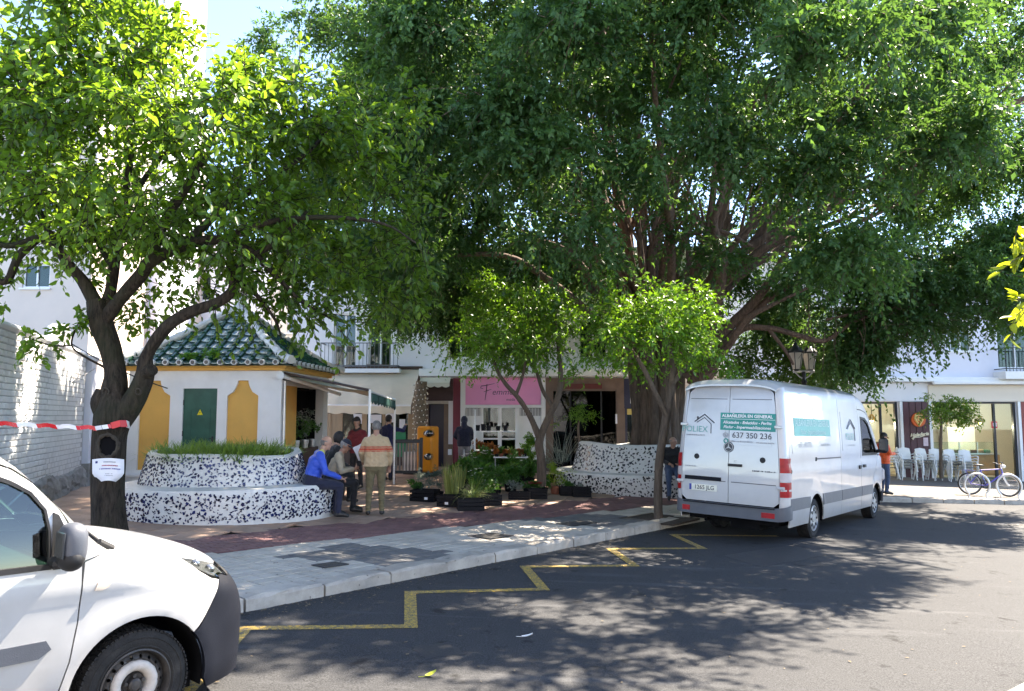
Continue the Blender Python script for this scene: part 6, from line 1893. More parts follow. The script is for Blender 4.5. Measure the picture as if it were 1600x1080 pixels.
def sprays(rng, cen, rad, ntw, nlf, droop=.3, up=.25, out=None, core=.25, outw=.6):
 """Leaf positions and growth axes on short twigs around each clump centre."""
 nc = len(cen)
 C = np.repeat(cen, ntw, 0); Rr = np.repeat(rad, ntw)
 N = len(C)
 d = unit(rng.normal(size=(N, 3)))
 if out is not None: d = unit(d + np.repeat(out, ntw, 0) * outw)
 d[:, 2] += up; d = unit(d)
 st = C + d * (Rr * core * rng.random(N))[:, None] + rng.normal(size=(N, 3)) * (Rr * .12)[:, None]
 Lt = Rr * rng.uniform(.55, 1.05, N)
 t = (np.arange(nlf) + rng.random((N, nlf))) / nlf
 P_ = st[:, None, :] + d[:, None, :] * (Lt[:, None] * t)[:, :, None]
 P_[:, :, 2] -= droop * Lt[:, None] * t ** 2
 tang = d[:, None, :] * np.ones((1, nlf, 1)); tang = tang.copy(); tang[:, :, 2] -= 2 * droop * t
 tang = unit(tang)
 side_ = unit(np.cross(tang, rng.normal(size=tang.shape)))
 ax = unit(tang * rng.uniform(.3, 1.0, (N, nlf, 1)) + side_ * rng.uniform(.5, 1.0, (N, nlf, 1)))
 ax[:, :, 2] -= rng.uniform(0, .45, (N, nlf)); ax = unit(ax)
 ow = (P_ - C[:, None, :]) / Rr[:, None, None]
 nr = rng.normal(size=ax.shape) * .42 + ow * .75; nr[:, :, 2] += .55; nr = unit(nr)
 tw = (st, d, Lt)
 shade = np.repeat(np.repeat(rng.random(nc), ntw), nlf)
 return P_.reshape(-1, 3), ax.reshape(-1, 3), nr.reshape(-1, 3), shade, tw
def crown(name, parent, rng, cen, rad, ntw, nlf, Lr, Wr, m, droop=.3, up=.25, out=None, rich=False, org=(0, 0, 0), take=0, outw=.6, core=.25, yellow=0.0):
 p, ax, nr, sh, tw = sprays(rng, cen, rad, ntw, nlf, droop, up, out, core, outw)
 n = len(p)
 L = rng.uniform(*Lr, n); W = L * rng.uniform(*Wr, n)
 rnd = np.clip(sh * .55 + rng.random(n) * .45, 0, 1)
 if yellow: rnd = np.where(rng.random(n) < yellow, 1.0, rnd * .85)
 org = np.array(org)
 keep = np.ones(n, bool)
 if take:
  px = 800 + FPX * p[:, 0] / p[:, 1]; py = 650 - FPX * (p[:, 2] - CAM_Z) / p[:, 1]
  vis = (px > 5) & (px < 1590) & (py > 5) & (py < 1000)
  score = np.where(vis, L / p[:, 1], -1)
  idx = np.argsort(-score)[:take]
  keep[idx] = False
  sdv = unit(np.cross(ax, nr)); nn = unit(np.cross(sdv, ax))
  lms = []
  for q in range(4):
   v, f, k = leaf_geo(np.zeros((1, 3)), np.array([[1., 0, 0]]), np.array([[0., 0, 1.]]), np.ones(1), np.ones(1), True)
   ts = np.linspace(0, 1, 7); w = np.array([.03, .36, .5, .48, .38, .2, .01])
   vv = []
   for t_, w_ in zip(ts, w):
    z = -.10 * t_ * t_ - .04 * q * t_
    vv += [(t_, w_, z + .16 * w_), (t_, 0, z), (t_, -w_, z + .16 * w_)]
   ff = []
   for i in range(6):
    for j in (0, 1): ff.append((i * 3 + j, i * 3 + j + 1, (i + 1) * 3 + j + 1, (i + 1) * 3 + j))
   lms.append(np_mesh('leaf', np.array(vv), np.array(ff), m, np.full(21, (.15, .45, .7, 1.0)[q]), True))
  for i in idx:
   M = Matrix(((ax[i, 0] * L[i], sdv[i, 0] * W[i], nn[i, 0] * L[i], p[i, 0] - org[0]),
      (ax[i, 1] * L[i], sdv[i, 1] * W[i], nn[i, 1] * L[i], p[i, 1] - org[1]),
      (ax[i, 2] * L[i], sdv[i, 2] * W[i], nn[i, 2] * L[i], p[i, 2] - org[2]), (0, 0, 0, 1)))
   o = link('leaf', lms[min(3, int(rnd[i] * 4))], parent)
   o.matrix_local = M
 v, f, k = leaf_geo(p[keep] - org, ax[keep], nr[keep], L[keep], W[keep], rich)
 o = link(name, np_mesh(name, v, f, m, np.repeat(rnd[keep], k)), parent)
 o['kind'] = 'stuff'
 return o, tw
def twig_mesh(name, parent, tw, m, org=(0, 0, 0), r=.006, droop=.3, frac=1.0, rng=RNG):
 st, d, L = tw
 k = rng.random(len(st)) < frac
 st, d, L = st[k] - np.array(org), d[k], L[k]
 n = len(st)
 mid = st + d * (L * .5)[:, None]; mid[:, 2] -= droop * L * .25
 en = st + d * L[:, None]; en[:, 2] -= droop * L
 a = unit(np.cross(d, np.array([[.3, .2, 1.]]))); b = np.cross(d, a)
 vs = []
 for p, rr in ((st, r), (mid, r * .7), (en, r * .3)):
  for q in range(3):
   w = 2 * PI * q / 3; vs.append(p + (a * math.cos(w) + b * math.sin(w)) * rr)
 v = np.stack(vs, 1).reshape(-1, 3)
 i = np.arange(n)[:, None] * 9
 fs = []
 for s_ in (0, 3):
  for q in range(3): fs.append(i + np.array([[s_ + q, s_ + (q + 1) % 3, s_ + 3 + (q + 1) % 3, s_ + 3 + q]]))
 o = link(name, np_mesh(name, v, np.concatenate(fs, 0), m, None, True), parent)
 o['kind'] = 'stuff'
 return o
def spline(pts, n):
 """Catmull-Rom through pts [(x,y,z,r)], n samples a span."""
 P_ = [np.array(p, float) for p in pts]
 P_ = [2 * P_[0] - P_[1]] + P_ + [2 * P_[-1] - P_[-2]]
 out = []
 for i in range(1, len(P_) - 2):
  for k in range(n):
   t = k / n
   a, b, c, d = P_[i - 1], P_[i], P_[i + 1], P_[i + 2]
   out.append(.5 * ((2 * b) + (-a + c) * t + (2 * a - 5 * b + 4 * c - d) * t * t + (-a + 3 * b - 3 * c + d) * t ** 3))
 out.append(P_[-2])
 return out
def limb(mb, pts, n=14, spans=5, knob=.10, seed=0, flute=0.0):
 """A branch with bumps and flutes; pts hold (x, y, z, r)."""
 sp = spline(pts, spans)
 rnd = random.Random(seed)
 ph = [rnd.uniform(0, 6.28) for _ in range(8)]
 c = [Vector(p[:3]) for p in sp]
 t0 = (c[1] - c[0]).normalized(); a = t0.orthogonal().normalized()
 vs = []
 s_ = 0
 for i, p in enumerate(c):
  if i: s_ += (p - c[i - 1]).length
  t = (c[min(i + 1, len(c) - 1)] - c[max(0, i - 1)]).normalized()
  a = (a - t * a.dot(t)).normalized(); b = t.cross(a)
  r = max(.004, sp[i][3])
  for k in range(n):
   w = 2 * PI * k / n
   q = 1 + knob * (math.sin(2 * w + ph[0] + s_ * 1.7) * .5 + math.sin(3 * w + ph[1] - s_ * 2.6) * .35 + math.sin(s_ / max(.05, r) * .9 + ph[2]) * .35) + flute * math.sin(6 * w + ph[3] + s_ * .5)
   vs.append(p + (a * math.cos(w) + b * math.sin(w)) * r * q)
 fs = [(i * n + k, i * n + (k + 1) % n, (i + 1) * n + (k + 1) % n, (i + 1) * n + k) for i in range(len(c) - 1) for k in range(n)]
 fs.append(tuple((len(c) - 1) * n + k for k in range(n)))
 mb.add(vs, fs)
 return c
# ---------------------------------------------------------------- the near tree at the left
M_bark_dark = bark_mat('dark_citrus_bark', (.007, .005, .004), (.062, .048, .035), (9, 9, 1.6), 1.0, moss=(.026, .030, .015))
M_leaf_citrus = leafmat('citrus_leaf', (.014, .055, .007), (.085, .18, .016), (.36, .60, .04), .42, .40)
M_leaf_mid = leafmat('green_citrus_leaf', (.045, .14, .012), (.11, .26, .022), (.28, .54, .03), .38, .40)
M_leaf_ficus = leafmat('fig_leaf', (.016, .055, .018), (.075, .16, .046), (.17, .34, .05), .34, .48, .30)
M_leaf_lime = leafmat('lime_leaf', (.10, .16, .012), (.20, .26, .02), (.55, .62, .03), .5, .45)
TL = G(168, 834, PAVE)
YT = TL.y
def PT(px, py, dy=0.0, r=.1):
 p = P(px, py, YT + dy); return (p.x - TL.x, p.y - TL.y, p.z - TL.z, r)
tl = thing('citrus_tree', 'gnarled citrus tree at the left with a paper notice on its trunk', 'tree', TL)
k_ = YT / FPX * .80
mb = MB()
limb(mb, [PT(172, 845, 0, 33 * k_), PT(170, 820, 0, 30 * k_), PT(168, 770, 0, 29 * k_), PT(170, 720, 0, 29 * k_), PT(172, 680, 0, 30 * k_), PT(178, 645, 0, 34 * k_), PT(178, 615, .02, 26 * k_), PT(180, 585, .05, 21 * k_), PT(172, 545, .05, 21 * k_), PT(158, 505, .0, 22 * k_), PT(152, 470, 0, 20 * k_)], 26, 6, .08, 3, .03)
limb(mb, [PT(180, 670, -.02, 22 * k_), PT(200, 640, -.03, 22 * k_), PT(216, 612, -.05, 20 * k_), PT(226, 585, -.07, 19 * k_), PT(228, 560, -.1, 13 * k_), PT(245, 530, -.15, 12 * k_), PT(268, 505, -.2, 12 * k_), PT(300, 487, -.2, 11 * k_), PT(338, 474, -.2, 10 * k_), PT(362, 455, -.2, 9 * k_), PT(368, 425, -.2, 8 * k_), PT(385, 405, -.2, 6 * k_), PT(430, 380, -.3, 5 * k_), PT(480, 330, -.5, 3 * k_)], 18, 5, .10, 5)
limb(mb, [PT(163, 612, -.02, 15 * k_), PT(156, 630, -.06, 16 * k_), PT(161, 652, -.04, 14 * k_)], 12, 4, .1, 8)
limb(mb, [PT(160, 640, -.06, 8 * k_), PT(150, 633, -.12, 8 * k_)], 10, 3, .1, 9)
limb(mb, [PT(228, 584, -.12, 14 * k_), PT(238, 577, -.18, 12 * k_)], 12, 3, .1, 9)
mb.build('trunk', M_bark_dark, tl, smooth=True, angle=80)
def scar(px, py, r, dep, seed, rr=.011):
 q = MB(); c = Vector(PT(px, py, dep, 0)[:3])
 ring = [c + Vector((r * 1.0 * math.cos(w) * (1 + .08 * math.sin(3 * w + seed)), -.012 * math.sin(w), r * 1.12 * math.sin(w))) for w in [2 * PI * i / 28 for i in range(29)]]
 q.tube(ring, [rr * (1 + .3 * math.sin(i * 2.1)) for i in range(29)], 8)
 q.build('scar', mat('scar_bark', (.045, .036, .026), .85, .35, 14, .6, 40), tl, smooth=True)
 q = MB(); q.add([c + Vector((r * math.cos(w), .012, r * 1.12 * math.sin(w))) for w in [2 * PI * i / 24 for i in range(24)]] , [tuple(range(24))]); q.build('hollow_disc', M_dark if r > .1 else M_bark_dark, tl)  # flat disc; on the largest scar black stands for the hole's shade
scar(168, 697, 19 * k_, -.225, 1, .026); scar(165, 612, 6 * k_, -.17, 2, .012); scar(216, 612, 5 * k_, -.21, 3, .011)
br = MB()
LIMBS = [
 [(152, 478, 0, 17), (130, 440, -.1, 13), (108, 415, -.2, 12), (88, 385, -.3, 9), (60, 372, -.4, 7.5), (10, 384, -.5, 6), (-60, 360, -.6, 5), (-150, 300, -.9, 3)],
 [(60, 372, -.4, 8), (30, 400, -.5, 8), (10, 440, -.6, 7), (-20, 430, -.7, 5), (-60, 400, -.8, 3)],
 [(108, 415, -.2, 9), (70, 350, -.2, 7), (30, 250, -.2, 6), (10, 180, .0, 4), (-30, 90, .2, 2)],
 [(158, 500, 0, 16), (172, 460, .1, 13), (178, 420, .2, 12), (190, 340, .3, 9), (205, 240, .4, 7), (215, 150, .4, 4), (230, 60, .3, 2)],
 [(160, 505, 0, 17), (190, 465, -.1, 15), (220, 430, -.2, 15), (236, 408, -.3, 14), (285, 385, -.3, 12), (340, 375, -.3, 10), (390, 392, -.2, 8), (430, 430, 0, 6), (470, 470, .2, 4), (520, 500, .4, 2)],
 [(236, 408, -.3, 11), (255, 350, -.5, 9), (300, 280, -.7, 7), (340, 200, -.8, 5), (370, 120, -.8, 3)],
 [(285, 385, -.3, 10), (345, 330, -.1, 8), (420, 280, 0, 6), (490, 230, 0, 4), (540, 160, 0, 2)],
 [(340, 375, -.3, 8), (430, 345, -.5, 6), (520, 340, -.6, 5), (600, 350, -.6, 3), (650, 380, -.6, 2)],
 [(178, 420, .2, 9), (140, 350, .6, 7), (100, 260, 1.0, 5), (80, 160, 1.2, 3)],
 [(190, 340, .3, 8), (240, 260, .9, 6), (320, 180, 1.4, 4), (400, 130, 1.6, 2)],
 [(345, 330, -.1, 6), (400, 250, .7, 5), (460, 180, 1.2, 3)],
 [(368, 430, -.2, 7), (400, 460, .1, 5), (430, 500, .2, 3), (440, 530, .3, 1.5)],
 [(165, 575, .02, 3), (130, 556, -.1, 2.2), (112, 540, -.15, 2), (118, 515, -.2, 1.5), (130, 492, -.25, 1)],
 [(112, 540, -.15, 1.8), (80, 540, -.3, 1.4), (50, 530, -.35, 1)],
]
tips = []
for i, lb in enumerate(LIMBS):
 c = limb(br, [PT(a, b, d, r * k_ * .9) for a, b, d, r in lb], 10, 4, .10, 20 + i)
 tips += c[len(c) // 2:]
br.build('limb', M_bark_dark, tl, smooth=True, angle=80)
rng = np.random.default_rng(11)
def ell_clumps(rng, n, c, ax, shell=.35, zlo=-1, pw=1.0):
 out = []
 while len(out) < n:
  d = unit(rng.normal(size=3)); r = (1 - shell) + shell * rng.random() ** pw
  if rng.random() < .22: r = rng.uniform(.3, .8)
  q = d * r
  if q[2] < zlo: continue
  out.append(np.array(c) + q * np.array(ax))
 return np.array(out)
def pix_ok(p, boxes):
 px = 800 + FPX * p[:, 0] / p[:, 1]; py = 650 - FPX * (p[:, 2] - CAM_Z) / p[:, 1]
 ok = np.ones(len(p), bool)
 for a, b, c, d in boxes: ok &= ~((px > a) & (px < c) & (py > b) & (py < d))
 return ok
k_ = YT / FPX
cc = P(285, 235, YT); sx = YT / FPX
cen = ell_clumps(rng, 340, (cc.x, cc.y, cc.z), (400 * sx, 2.9, 262 * sx), .5)
cen = cen[pix_ok(cen, [(-50, 405, 140, 700), (140, 425, 330, 700), (330, 440, 420, 700), (255, -200, 470, 100), (470, -200, 700, 120), (640, -200, 900, 300), (560, -200, 900, 130), (655, 420, 900, 700)])]
low = []
for (px, py, dy) in [(500, 470, .3), (540, 500, .3), (470, 440, .5), (560, 430, -.2), (640, 420, 0), (620, 455, .4), (440, 455, .6), (400, 470, .4), (430, 400, .4), (650, 350, -.3), (600, 300, -.3), (600, 380, .4), (560, 230, .2), (575, 180, .3), (30, 300, -.2), (60, 340, .1), (20, 240, 0), (90, 300, .3), (10, 340, -.4), (50, 200, .2), (100, 230, -.3), (140, 330, .3), (110, 370, .4), (-10, 280, .3), (480, 490, .1), (600, 470, .2), (640, 470, .2), (450, 480, .3), (525, 450, .5), (300, 440, .5), (260, 455, .6), (330, 455, .4), (225, 480, .3), (620, 195, .1)]:
 p = P(px, py, YT + dy); low.append((p.x, p.y, p.z))
cen = np.concatenate([cen, np.array(low)])
rad = rng.uniform(.45, .75, len(cen))
out = unit(cen - np.array([cc.x, cc.y, cc.z - .6]))
o_, tw = crown('crown', tl, rng, cen, rad, 13, 8, (.085, .145), (.44, .6), M_leaf_citrus, .35, .2, out, True, TL, take=300, outw=.5, yellow=.07)
twig_mesh('twig', tl, tw, M_bark_dark, TL, .007, .35)
sp_ = []
for (px, py, dy) in [(130, 488, -.2), (118, 510, -.2), (75, 535, -.3), (45, 528, -.35), (95, 520, -.25), (60, 550, -.3), (200, 505, .2), (225, 500, .1), (0, 470, -.5), (10, 445, -.5), (140, 430, -.1)]:
 p = P(px, py, YT + dy); sp_.append((p.x, p.y, p.z))
o_, tw = crown('low_spray', tl, rng, np.array(sp_), np.full(len(sp_), .26), 6, 6, (.08, .125), (.45, .58), M_leaf_citrus, .4, .0, None, True, TL)
twig_mesh('twig', tl, tw, M_bark_dark, TL, .005, .4)
M_tape_w = mat('tape_white', (.80, .78, .78), .35, .05, 4); M_tape_r = mat('tape_red', (.62, .012, .02), .35, .1, 4)
post = thing('tape_post', 'thin steel post holding the far end of the striped tape', 'post', gp(-8.6, 10.3))
mb = MB(); mb.tube([(0, 0, 0), (0, 0, 1.55)], .022, 8); mb.build('shaft', M_galv, post, smooth=True)
mb = MB(); mb.lathe([(0, .0), (.16, .0), (.15, .04), (.03, .06)], 20); mb.build('foot', M_gunmetal, post)
tp = thing('barrier_tape', 'red and white striped barrier tape tied to the near trunk', 'barrier tape', (0, 0, 0))
pa = Vector((-8.6, 10.3, gz(-8.6) + PAVE + 1.5)); pb = P(148, 669, YT - .32)
q1 = P(0, 662, YT - .45)
pts = [pa.lerp(q1, i / 12) for i in range(12)] + [q1.lerp(pb, i / 24) + Vector((0, 0, .01 * math.sin(i * 1.2))) for i in range(25)]
pts += [P(158, 668, YT - .40), P(172, 666, YT - .43), P(186, 662, YT - .40), P(197, 662, YT - .30), P(203, 665, YT - .05), P(195, 668, YT + .25), P(165, 670, YT + .3), P(145, 671, YT + .05), P(146, 671, YT - .25)]
dist = 0; wv = .029
for i in range(len(pts) - 1):
 a, b = pts[i], pts[i + 1]
 tilt = .25 * math.sin(i * .45)
 upv = Vector((0, tilt, 1)).normalized() * wv
 if i > 36: upv = Vector((0, .1, 1)) * wv * (1.6 if i in (38, 39, 40, 41) else 1)
 seg = (b - a).length
 nsub = max(1, int(seg / .04))
 d_ = (b - a).normalized()
 for j in range(nsub):
  s0 = dist + seg * j / nsub
  m_ = M_tape_r if int(s0 / .26) % 2 == 0 else M_tape_w
  key = (int(s0 / .26))
  p0, p1 = a.lerp(b, j / nsub), a.lerp(b, (j + 1) / nsub)
  if j == 0 and i == 0: strips = {}
  strips.setdefault(key, (m_, MB()))[1].quad(p0 - upv + d_ * .03, p1 - upv + d_ * .03, p1 + upv - d_ * .03 * 0, p0 + upv)
 dist += seg
for key, (m_, q) in strips.items(): q.build('tape_stripe', m_, tp, smooth=True)
nt = thing('paper_notice', 'white paper notice with faint print wrapped around the near trunk', 'paper notice', (0, 0, 0))
q = MB(); vs = []
nu, nv = 14, 8
def notice_pt(s, t, off=0.0):
 px = 144 + 50 * s; py = 718 + 35 * t - 2 * math.sin(PI * s)
 bulge = math.sqrt(max(0, 1 - ((s - .5) / .62) ** 2))
 if t > .6: px += (1 if s < .5 else -1) * (abs(s - .5) * 26) * ((t - .6) / .4) ** 1.5
 p = P(px, py, YT - .04 - .235 * bulge - off); return p
for i in range(nu + 1):
 for j in range(nv + 1): vs.append(notice_pt(i / nu, j / nv))
q.add(vs, [(i * (nv + 1) + j, (i + 1) * (nv + 1) + j, (i + 1) * (nv + 1) + j + 1, i * (nv + 1) + j + 1) for i in range(nu) for j in range(nv)]); q.build('sheet', M_paper, nt, smooth=True)
def nprint(name, s0, s1, t, h, m):
 q = MB(); s = s0; rnd = random.Random(int(t * 1000))
 while s < s1:
  w = rnd.uniform(.012, .03)
  if rnd.random() > .15: q.quad(notice_pt(s, t + h, .004), notice_pt(s + w, t + h, .004), notice_pt(s + w, t, .004), notice_pt(s, t, .004))
  s += w + .008
 q.build(name, m, nt)
nprint('small_print', .32, .72, .14, .05, M_grey_print); nprint('small_print', .30, .78, .30, .05, mat('red_print', (.45, .08, .10), .5)); nprint('small_print', .2, .86, .44, .055, mat('blue_print', (.12, .12, .35), .5)); nprint('small_print', .4, .62, .68, .03, M_grey_print); nprint('small_print', .36, .68, .76, .03, M_grey_print)
q = MB(); q.quad(notice_pt(.1, .2, .004), notice_pt(.17, .2, .004), notice_pt(.17, .1, .004), notice_pt(.1, .1, .004)); q.build('crest', mat('dark_blue_crest', (.02, .03, .18), .5), nt)
# ---------------------------------------------------------------- the huge fig tree
M_bark_fig = bark_mat('fig_bark', (.055, .038, .028), (.15, .108, .08), (5, 5, .9), .7)
M_bark_fig2 = bark_mat('reddish_fig_limb', (.070, .045, .033), (.19, .125, .092), (6, 6, 1.0), .6)
FT = gp(PL2.x + .35, PL2.y + .2, PAVE + .95)
ft = thing('fig_tree', 'huge spreading fig tree with many ribbed stems and a dense dark crown', 'tree', FT)
rngf = np.random.default_rng(5)
mb = MB()
rf_ = random.Random(4)
fork = []
for i in range(13):
 a = 2 * PI * i / 13 + rf_.uniform(-.15, .15)
 r0 = rf_.uniform(.35, .62) if i < 12 else 0
 bx_, by_ = r0 * math.cos(a), r0 * math.sin(a)
 rr = rf_.uniform(.16, .27)
 top = rf_.uniform(2.4, 3.2)
 lean = rf_.uniform(.5, .95)
 pts = [(bx_ * 1.35, by_ * 1.35, -.5, rr * 1.25), (bx_, by_, .3, rr), (bx_ * .98, by_ * .98, 1.3, rr * .95), (bx_ * (1 + lean * .3), by_ * (1 + lean * .3), top * .8, rr * .9), (bx_ * (1.5 + lean), by_ * (1.5 + lean), top + .6, rr * .82)]
 limb(mb, pts, 14, 5, .12, i, .05)
 fork.append((a, Vector(pts[-1][:3]), rr * .8))
limb(mb, [(0, 0, -.5, .62), (0, 0, .8, .52), (0, 0, 2.2, .5), (0, 0, 3.4, .3)], 20, 5, .1, 77, .1)
mb.build('trunk', M_bark_fig, ft, smooth=True, angle=80)
FE = np.array([5.0, 21.2, 8.3]); FA = np.array([11.2, 10.5, 6.0])
tipsf = []
def env(d, f): return FE + d * FA * f
lm = MB()
for i, (a, p, r) in enumerate(fork):
 for q in range(2):
  aa = a + rf_.uniform(-.35, .35)
  el = R(rf_.uniform(8, 62)) if q == 0 else R(rf_.uniform(38, 78))
  d = np.array([math.cos(aa) * math.cos(el), math.sin(aa) * math.cos(el), math.sin(el)])
  tgt = env(d, .82) - np.array(FT)
  p0 = p - Vector((math.cos(a), math.sin(a), 1.0)) * .25
  tg = Vector(tgt)
  m1 = p0.lerp(tg, .28) + Vector((0, 0, .9)) * (1 - math.sin(el)) + Vector((rf_.uniform(-.3, .3), rf_.uniform(-.3, .3), rf_.uniform(-.2, .3)))
  m2 = p0.lerp(tg, .62) + Vector((rf_.uniform(-.5, .5), rf_.uniform(-.5, .5), .5 + rf_.uniform(-.3, .4)))
  c = limb(lm, [(*p0, r * .85), (*m1, r * .62), (*m2, r * .38), (*tg, r * .12)], 10, 6, .10, 100 + i * 2 + q)
  for s0 in (.35, .5, .65, .8):
   k0 = int(len(c) * s0)
   bd_ = (c[k0] - c[k0 - 1]).normalized()
   for _ in range(2):
    dv = (bd_ + Vector((rf_.uniform(-1, 1), rf_.uniform(-1, 1), rf_.uniform(-.5, .8))) * .8).normalized()
    Ls = rf_.uniform(1.4, 2.8) * (1.2 - s0 * .5)
    e = c[k0] + dv * Ls + Vector((0, 0, -.1 * Ls))
    rr = r * (.42 - .28 * s0)
    limb(lm, [(*c[k0], rr), (*(c[k0].lerp(e, .5) + Vector((0, 0, .15))), rr * .65), (*e, rr * .2)], 7, 4, .08, 300 + i + k0)
lm.build('limb', M_bark_fig2, ft, smooth=True, angle=80)
def PF(px, py, Y, r): p = P(px, py, Y); return (p.x - FT.x, p.y - FT.y, p.z - FT.z, r)
vis_limbs = [
 [(1085, 600, 20.8, .22), (1108, 520, 20.2, .18), (1122, 460, 19.6, .15), (1128, 400, 19.0, .13), (1115, 350, 18.6, .11), (1130, 300, 18.2, .08), (1128, 255, 18, .05)],
 [(1075, 590, 20.9, .22), (1130, 520, 20.2, .15), (1180, 470, 19.6, .12), (1215, 420, 19, .09), (1245, 360, 18.4, .06)],
 [(1060, 560, 21, .24), (1085, 460, 20.6, .17), (1100, 400, 20.2, .13), (1110, 330, 20, .08)],
 [(1040, 560, 21, .24), (1045, 470, 20.6, .17), (1060, 400, 20.4, .12), (1090, 330, 20, .08)],
 [(1020, 560, 21, .22), (1005, 470, 20.5, .16), (970, 400, 19.6, .13), (940, 360, 19, .10), (925, 330, 18.4, .06)],
 [(1010, 570, 21, .22), (975, 490, 20.6, .15), (920, 430, 20, .12), (880, 390, 19.2, .08), (820, 370, 18.6, .05)],
 [(1000, 580, 21, .2), (930, 500, 20.4, .12), (860, 440, 19.8, .10), (790, 400, 19.2, .07), (690, 400, 18.8, .04)],
 [(1095, 600, 20.8, .2), (1150, 520, 20, .11), (1200, 513, 19.6, .08), (1250, 525, 19.4, .07), (1290, 532, 19.2, .055), (1340, 500, 19, .04), (1400, 490, 18.8, .03)],
 [(1150, 520, 20, .1), (1210, 460, 19.6, .08), (1280, 430, 19.2, .06), (1350, 400, 18.8, .04)],
 [(1200, 513, 19.6, .05), (1225, 545, 19.4, .04), (1240, 570, 19.4, .03)],
 [(1290, 500, 19.2, .035), (1360, 485, 18.9, .04), (1420, 480, 18.6, .045), (1480, 472, 18.4, .03)],
 [(1110, 420, 19.6, .09), (1160, 370, 19, .07), (1215, 320, 18.4, .05), (1240, 270, 18.2, .03)],
 [(1045, 480, 20.4, .12), (1035, 430, 20, .09), (1050, 380, 19.4, .07), (1120, 360, 19, .05), (1175, 385, 18.8, .04)],
 [(1085, 600, 20.8, .2), (1135, 545, 19.8, .1), (1165, 500, 19.2, .08), (1200, 480, 18.8, .05), (1262, 450, 18.2, .03)],
]
vl_ = MB()
for i, lb in enumerate(vis_limbs): limb(vl_, [PF(*q) for q in lb], 10, 5, .09, 500 + i)
for i in range(26):   # hanging aerial roots
 px = rf_.uniform(1240, 1420); py = rf_.uniform(470, 520); Y = rf_.uniform(18.4, 19.6)
 limb(vl_, [PF(px, py, Y, .010), PF(px + rf_.uniform(-8, 8), py + 25, Y, .008), PF(px + rf_.uniform(-16, 16), py + rf_.uniform(40, 70), Y, .004)], 5, 3, .05, 700 + i)
vl_.build('limb', M_bark_fig2, ft, smooth=True, angle=80)
def fig_clumps(n):
 """Clumps on the crown's shell, thick at top and flanks, raised underneath so that the limbs show."""
 out_ = []
 sup = []
 while len(sup) < n // 9:
  d = unit(rngf.normal(size=3))
  if d[2] < -.75 or any(np.linalg.norm(d - q) < .205 for q in sup): continue
  sup.append(d)
  c = FE + d * FA * rngf.uniform(.80, 1.04)
  for _ in range(9):
   q = unit(rngf.normal(size=3)); q[2] = abs(q[2]) * .9 - .25; out_.append(c + q * np.array([.95, .95, .7]) * rngf.uniform(.6, 1.05))
 return np.array(out_)
fc_ = fig_clumps(1180)
px = 800 + FPX * fc_[:, 0] / fc_[:, 1]; py = 650 - FPX * (fc_[:, 2] - CAM_Z) / fc_[:, 1]
keep = np.ones(len(fc_), bool)
front = fc_[:, 1] < 22.5
def under(px): return np.interp(px, [350, 480, 600, 700, 800, 900, 1000, 1080, 1180, 1260, 1330, 1450, 1600, 1800], [420, 470, 490, 460, 410, 400, 390, 345, 365, 440, 490, 460, 450, 430])
keep &= ~(front & (py > under(px) - 30))
keep &= ~((~front) & (py > 520) & (px > 640))
keep &= ~((px < 565) & (py < 110) & (px > 260))
keep &= ~((px < 480) & (py < 140) & (px > 200))
keep &= ~(px < 400)
keep &= fc_[:, 2] > 4.2
fc_ = fc_[keep]
hang = []
for (a, b, Y, n, sx_, sy_) in [(1330, 450, 19.4, 16, 60, 50), (1420, 430, 19.2, 16, 60, 45), (1510, 410, 19.2, 16, 60, 50), (1580, 400, 19.2, 14, 50, 50), (1330, 530, 20.5, 12, 30, 30), (1340, 548, 20, 6, 25, 20), (1210, 575, 24, 16, 70, 30), (1290, 560, 24.2, 10, 40, 30), (1420, 495, 19.4, 8, 40, 15), (1560, 470, 19, 7, 40, 15),
                               (690, 360, 19.5, 12, 50, 40), (740, 390, 24, 16, 70, 30), (830, 400, 24.5, 14, 50, 30), (690, 470, 24, 12, 40, 30), (890, 420, 25, 12, 40, 30), (1570, 70, 21, 12, 45, 45), (1430, 320, 24, 10, 50, 40), (1180, 360, 25.5, 14, 70, 50), (1010, 350, 25.8, 12, 60, 40), (720, 440, 22.5, 14, 60, 40), (640, 420, 20.5, 10, 40, 40), (790, 340, 18.8, 10, 50, 30), (850, 320, 18.2, 8, 40, 30), (640, 500, 23.5, 10, 50, 25),
                               (760, 480, 25, 14, 70, 40), (900, 440, 25.5, 14, 80, 50), (1160, 430, 25, 14, 70, 60), (1220, 500, 24.5, 14, 60, 40), (1010, 420, 26, 12, 70, 50),
                               (430, 60, 21, 3, 25, 25), (520, 30, 20, 8, 40, 30)]:
 for _ in range(n):
  p = P(a + rngf.normal() * sx_ * .6, b + rngf.normal() * sy_ * .6, Y + rngf.normal() * .7); hang.append((p.x, p.y, p.z))
inner = unit(rngf.normal(size=(420, 3))) * rngf.uniform(.35, .85, (420, 1)); inner[:, 2] = np.abs(inner[:, 2]) * .9 + .05
inner = FE + inner * FA
ipx = 800 + FPX * inner[:, 0] / inner[:, 1]; ipy = 650 - FPX * (inner[:, 2] - CAM_Z) / inner[:, 1]
inner = inner[(ipy < under(ipx) - 60) & ~((ipx < 580) & (ipy < 160))]
veil = np.array([tuple(P(rngf.uniform(870, 1260), rngf.uniform(230, 470), rngf.uniform(15.5, 19.5))) for _ in range(30)])
fc_ = np.concatenate([fc_, np.array(hang), inner, veil])
fc_ = fc_[((fc_[:, 0] - fc_[:, 1]) < -4.5) & (fc_[:, 1] < 26.2)]
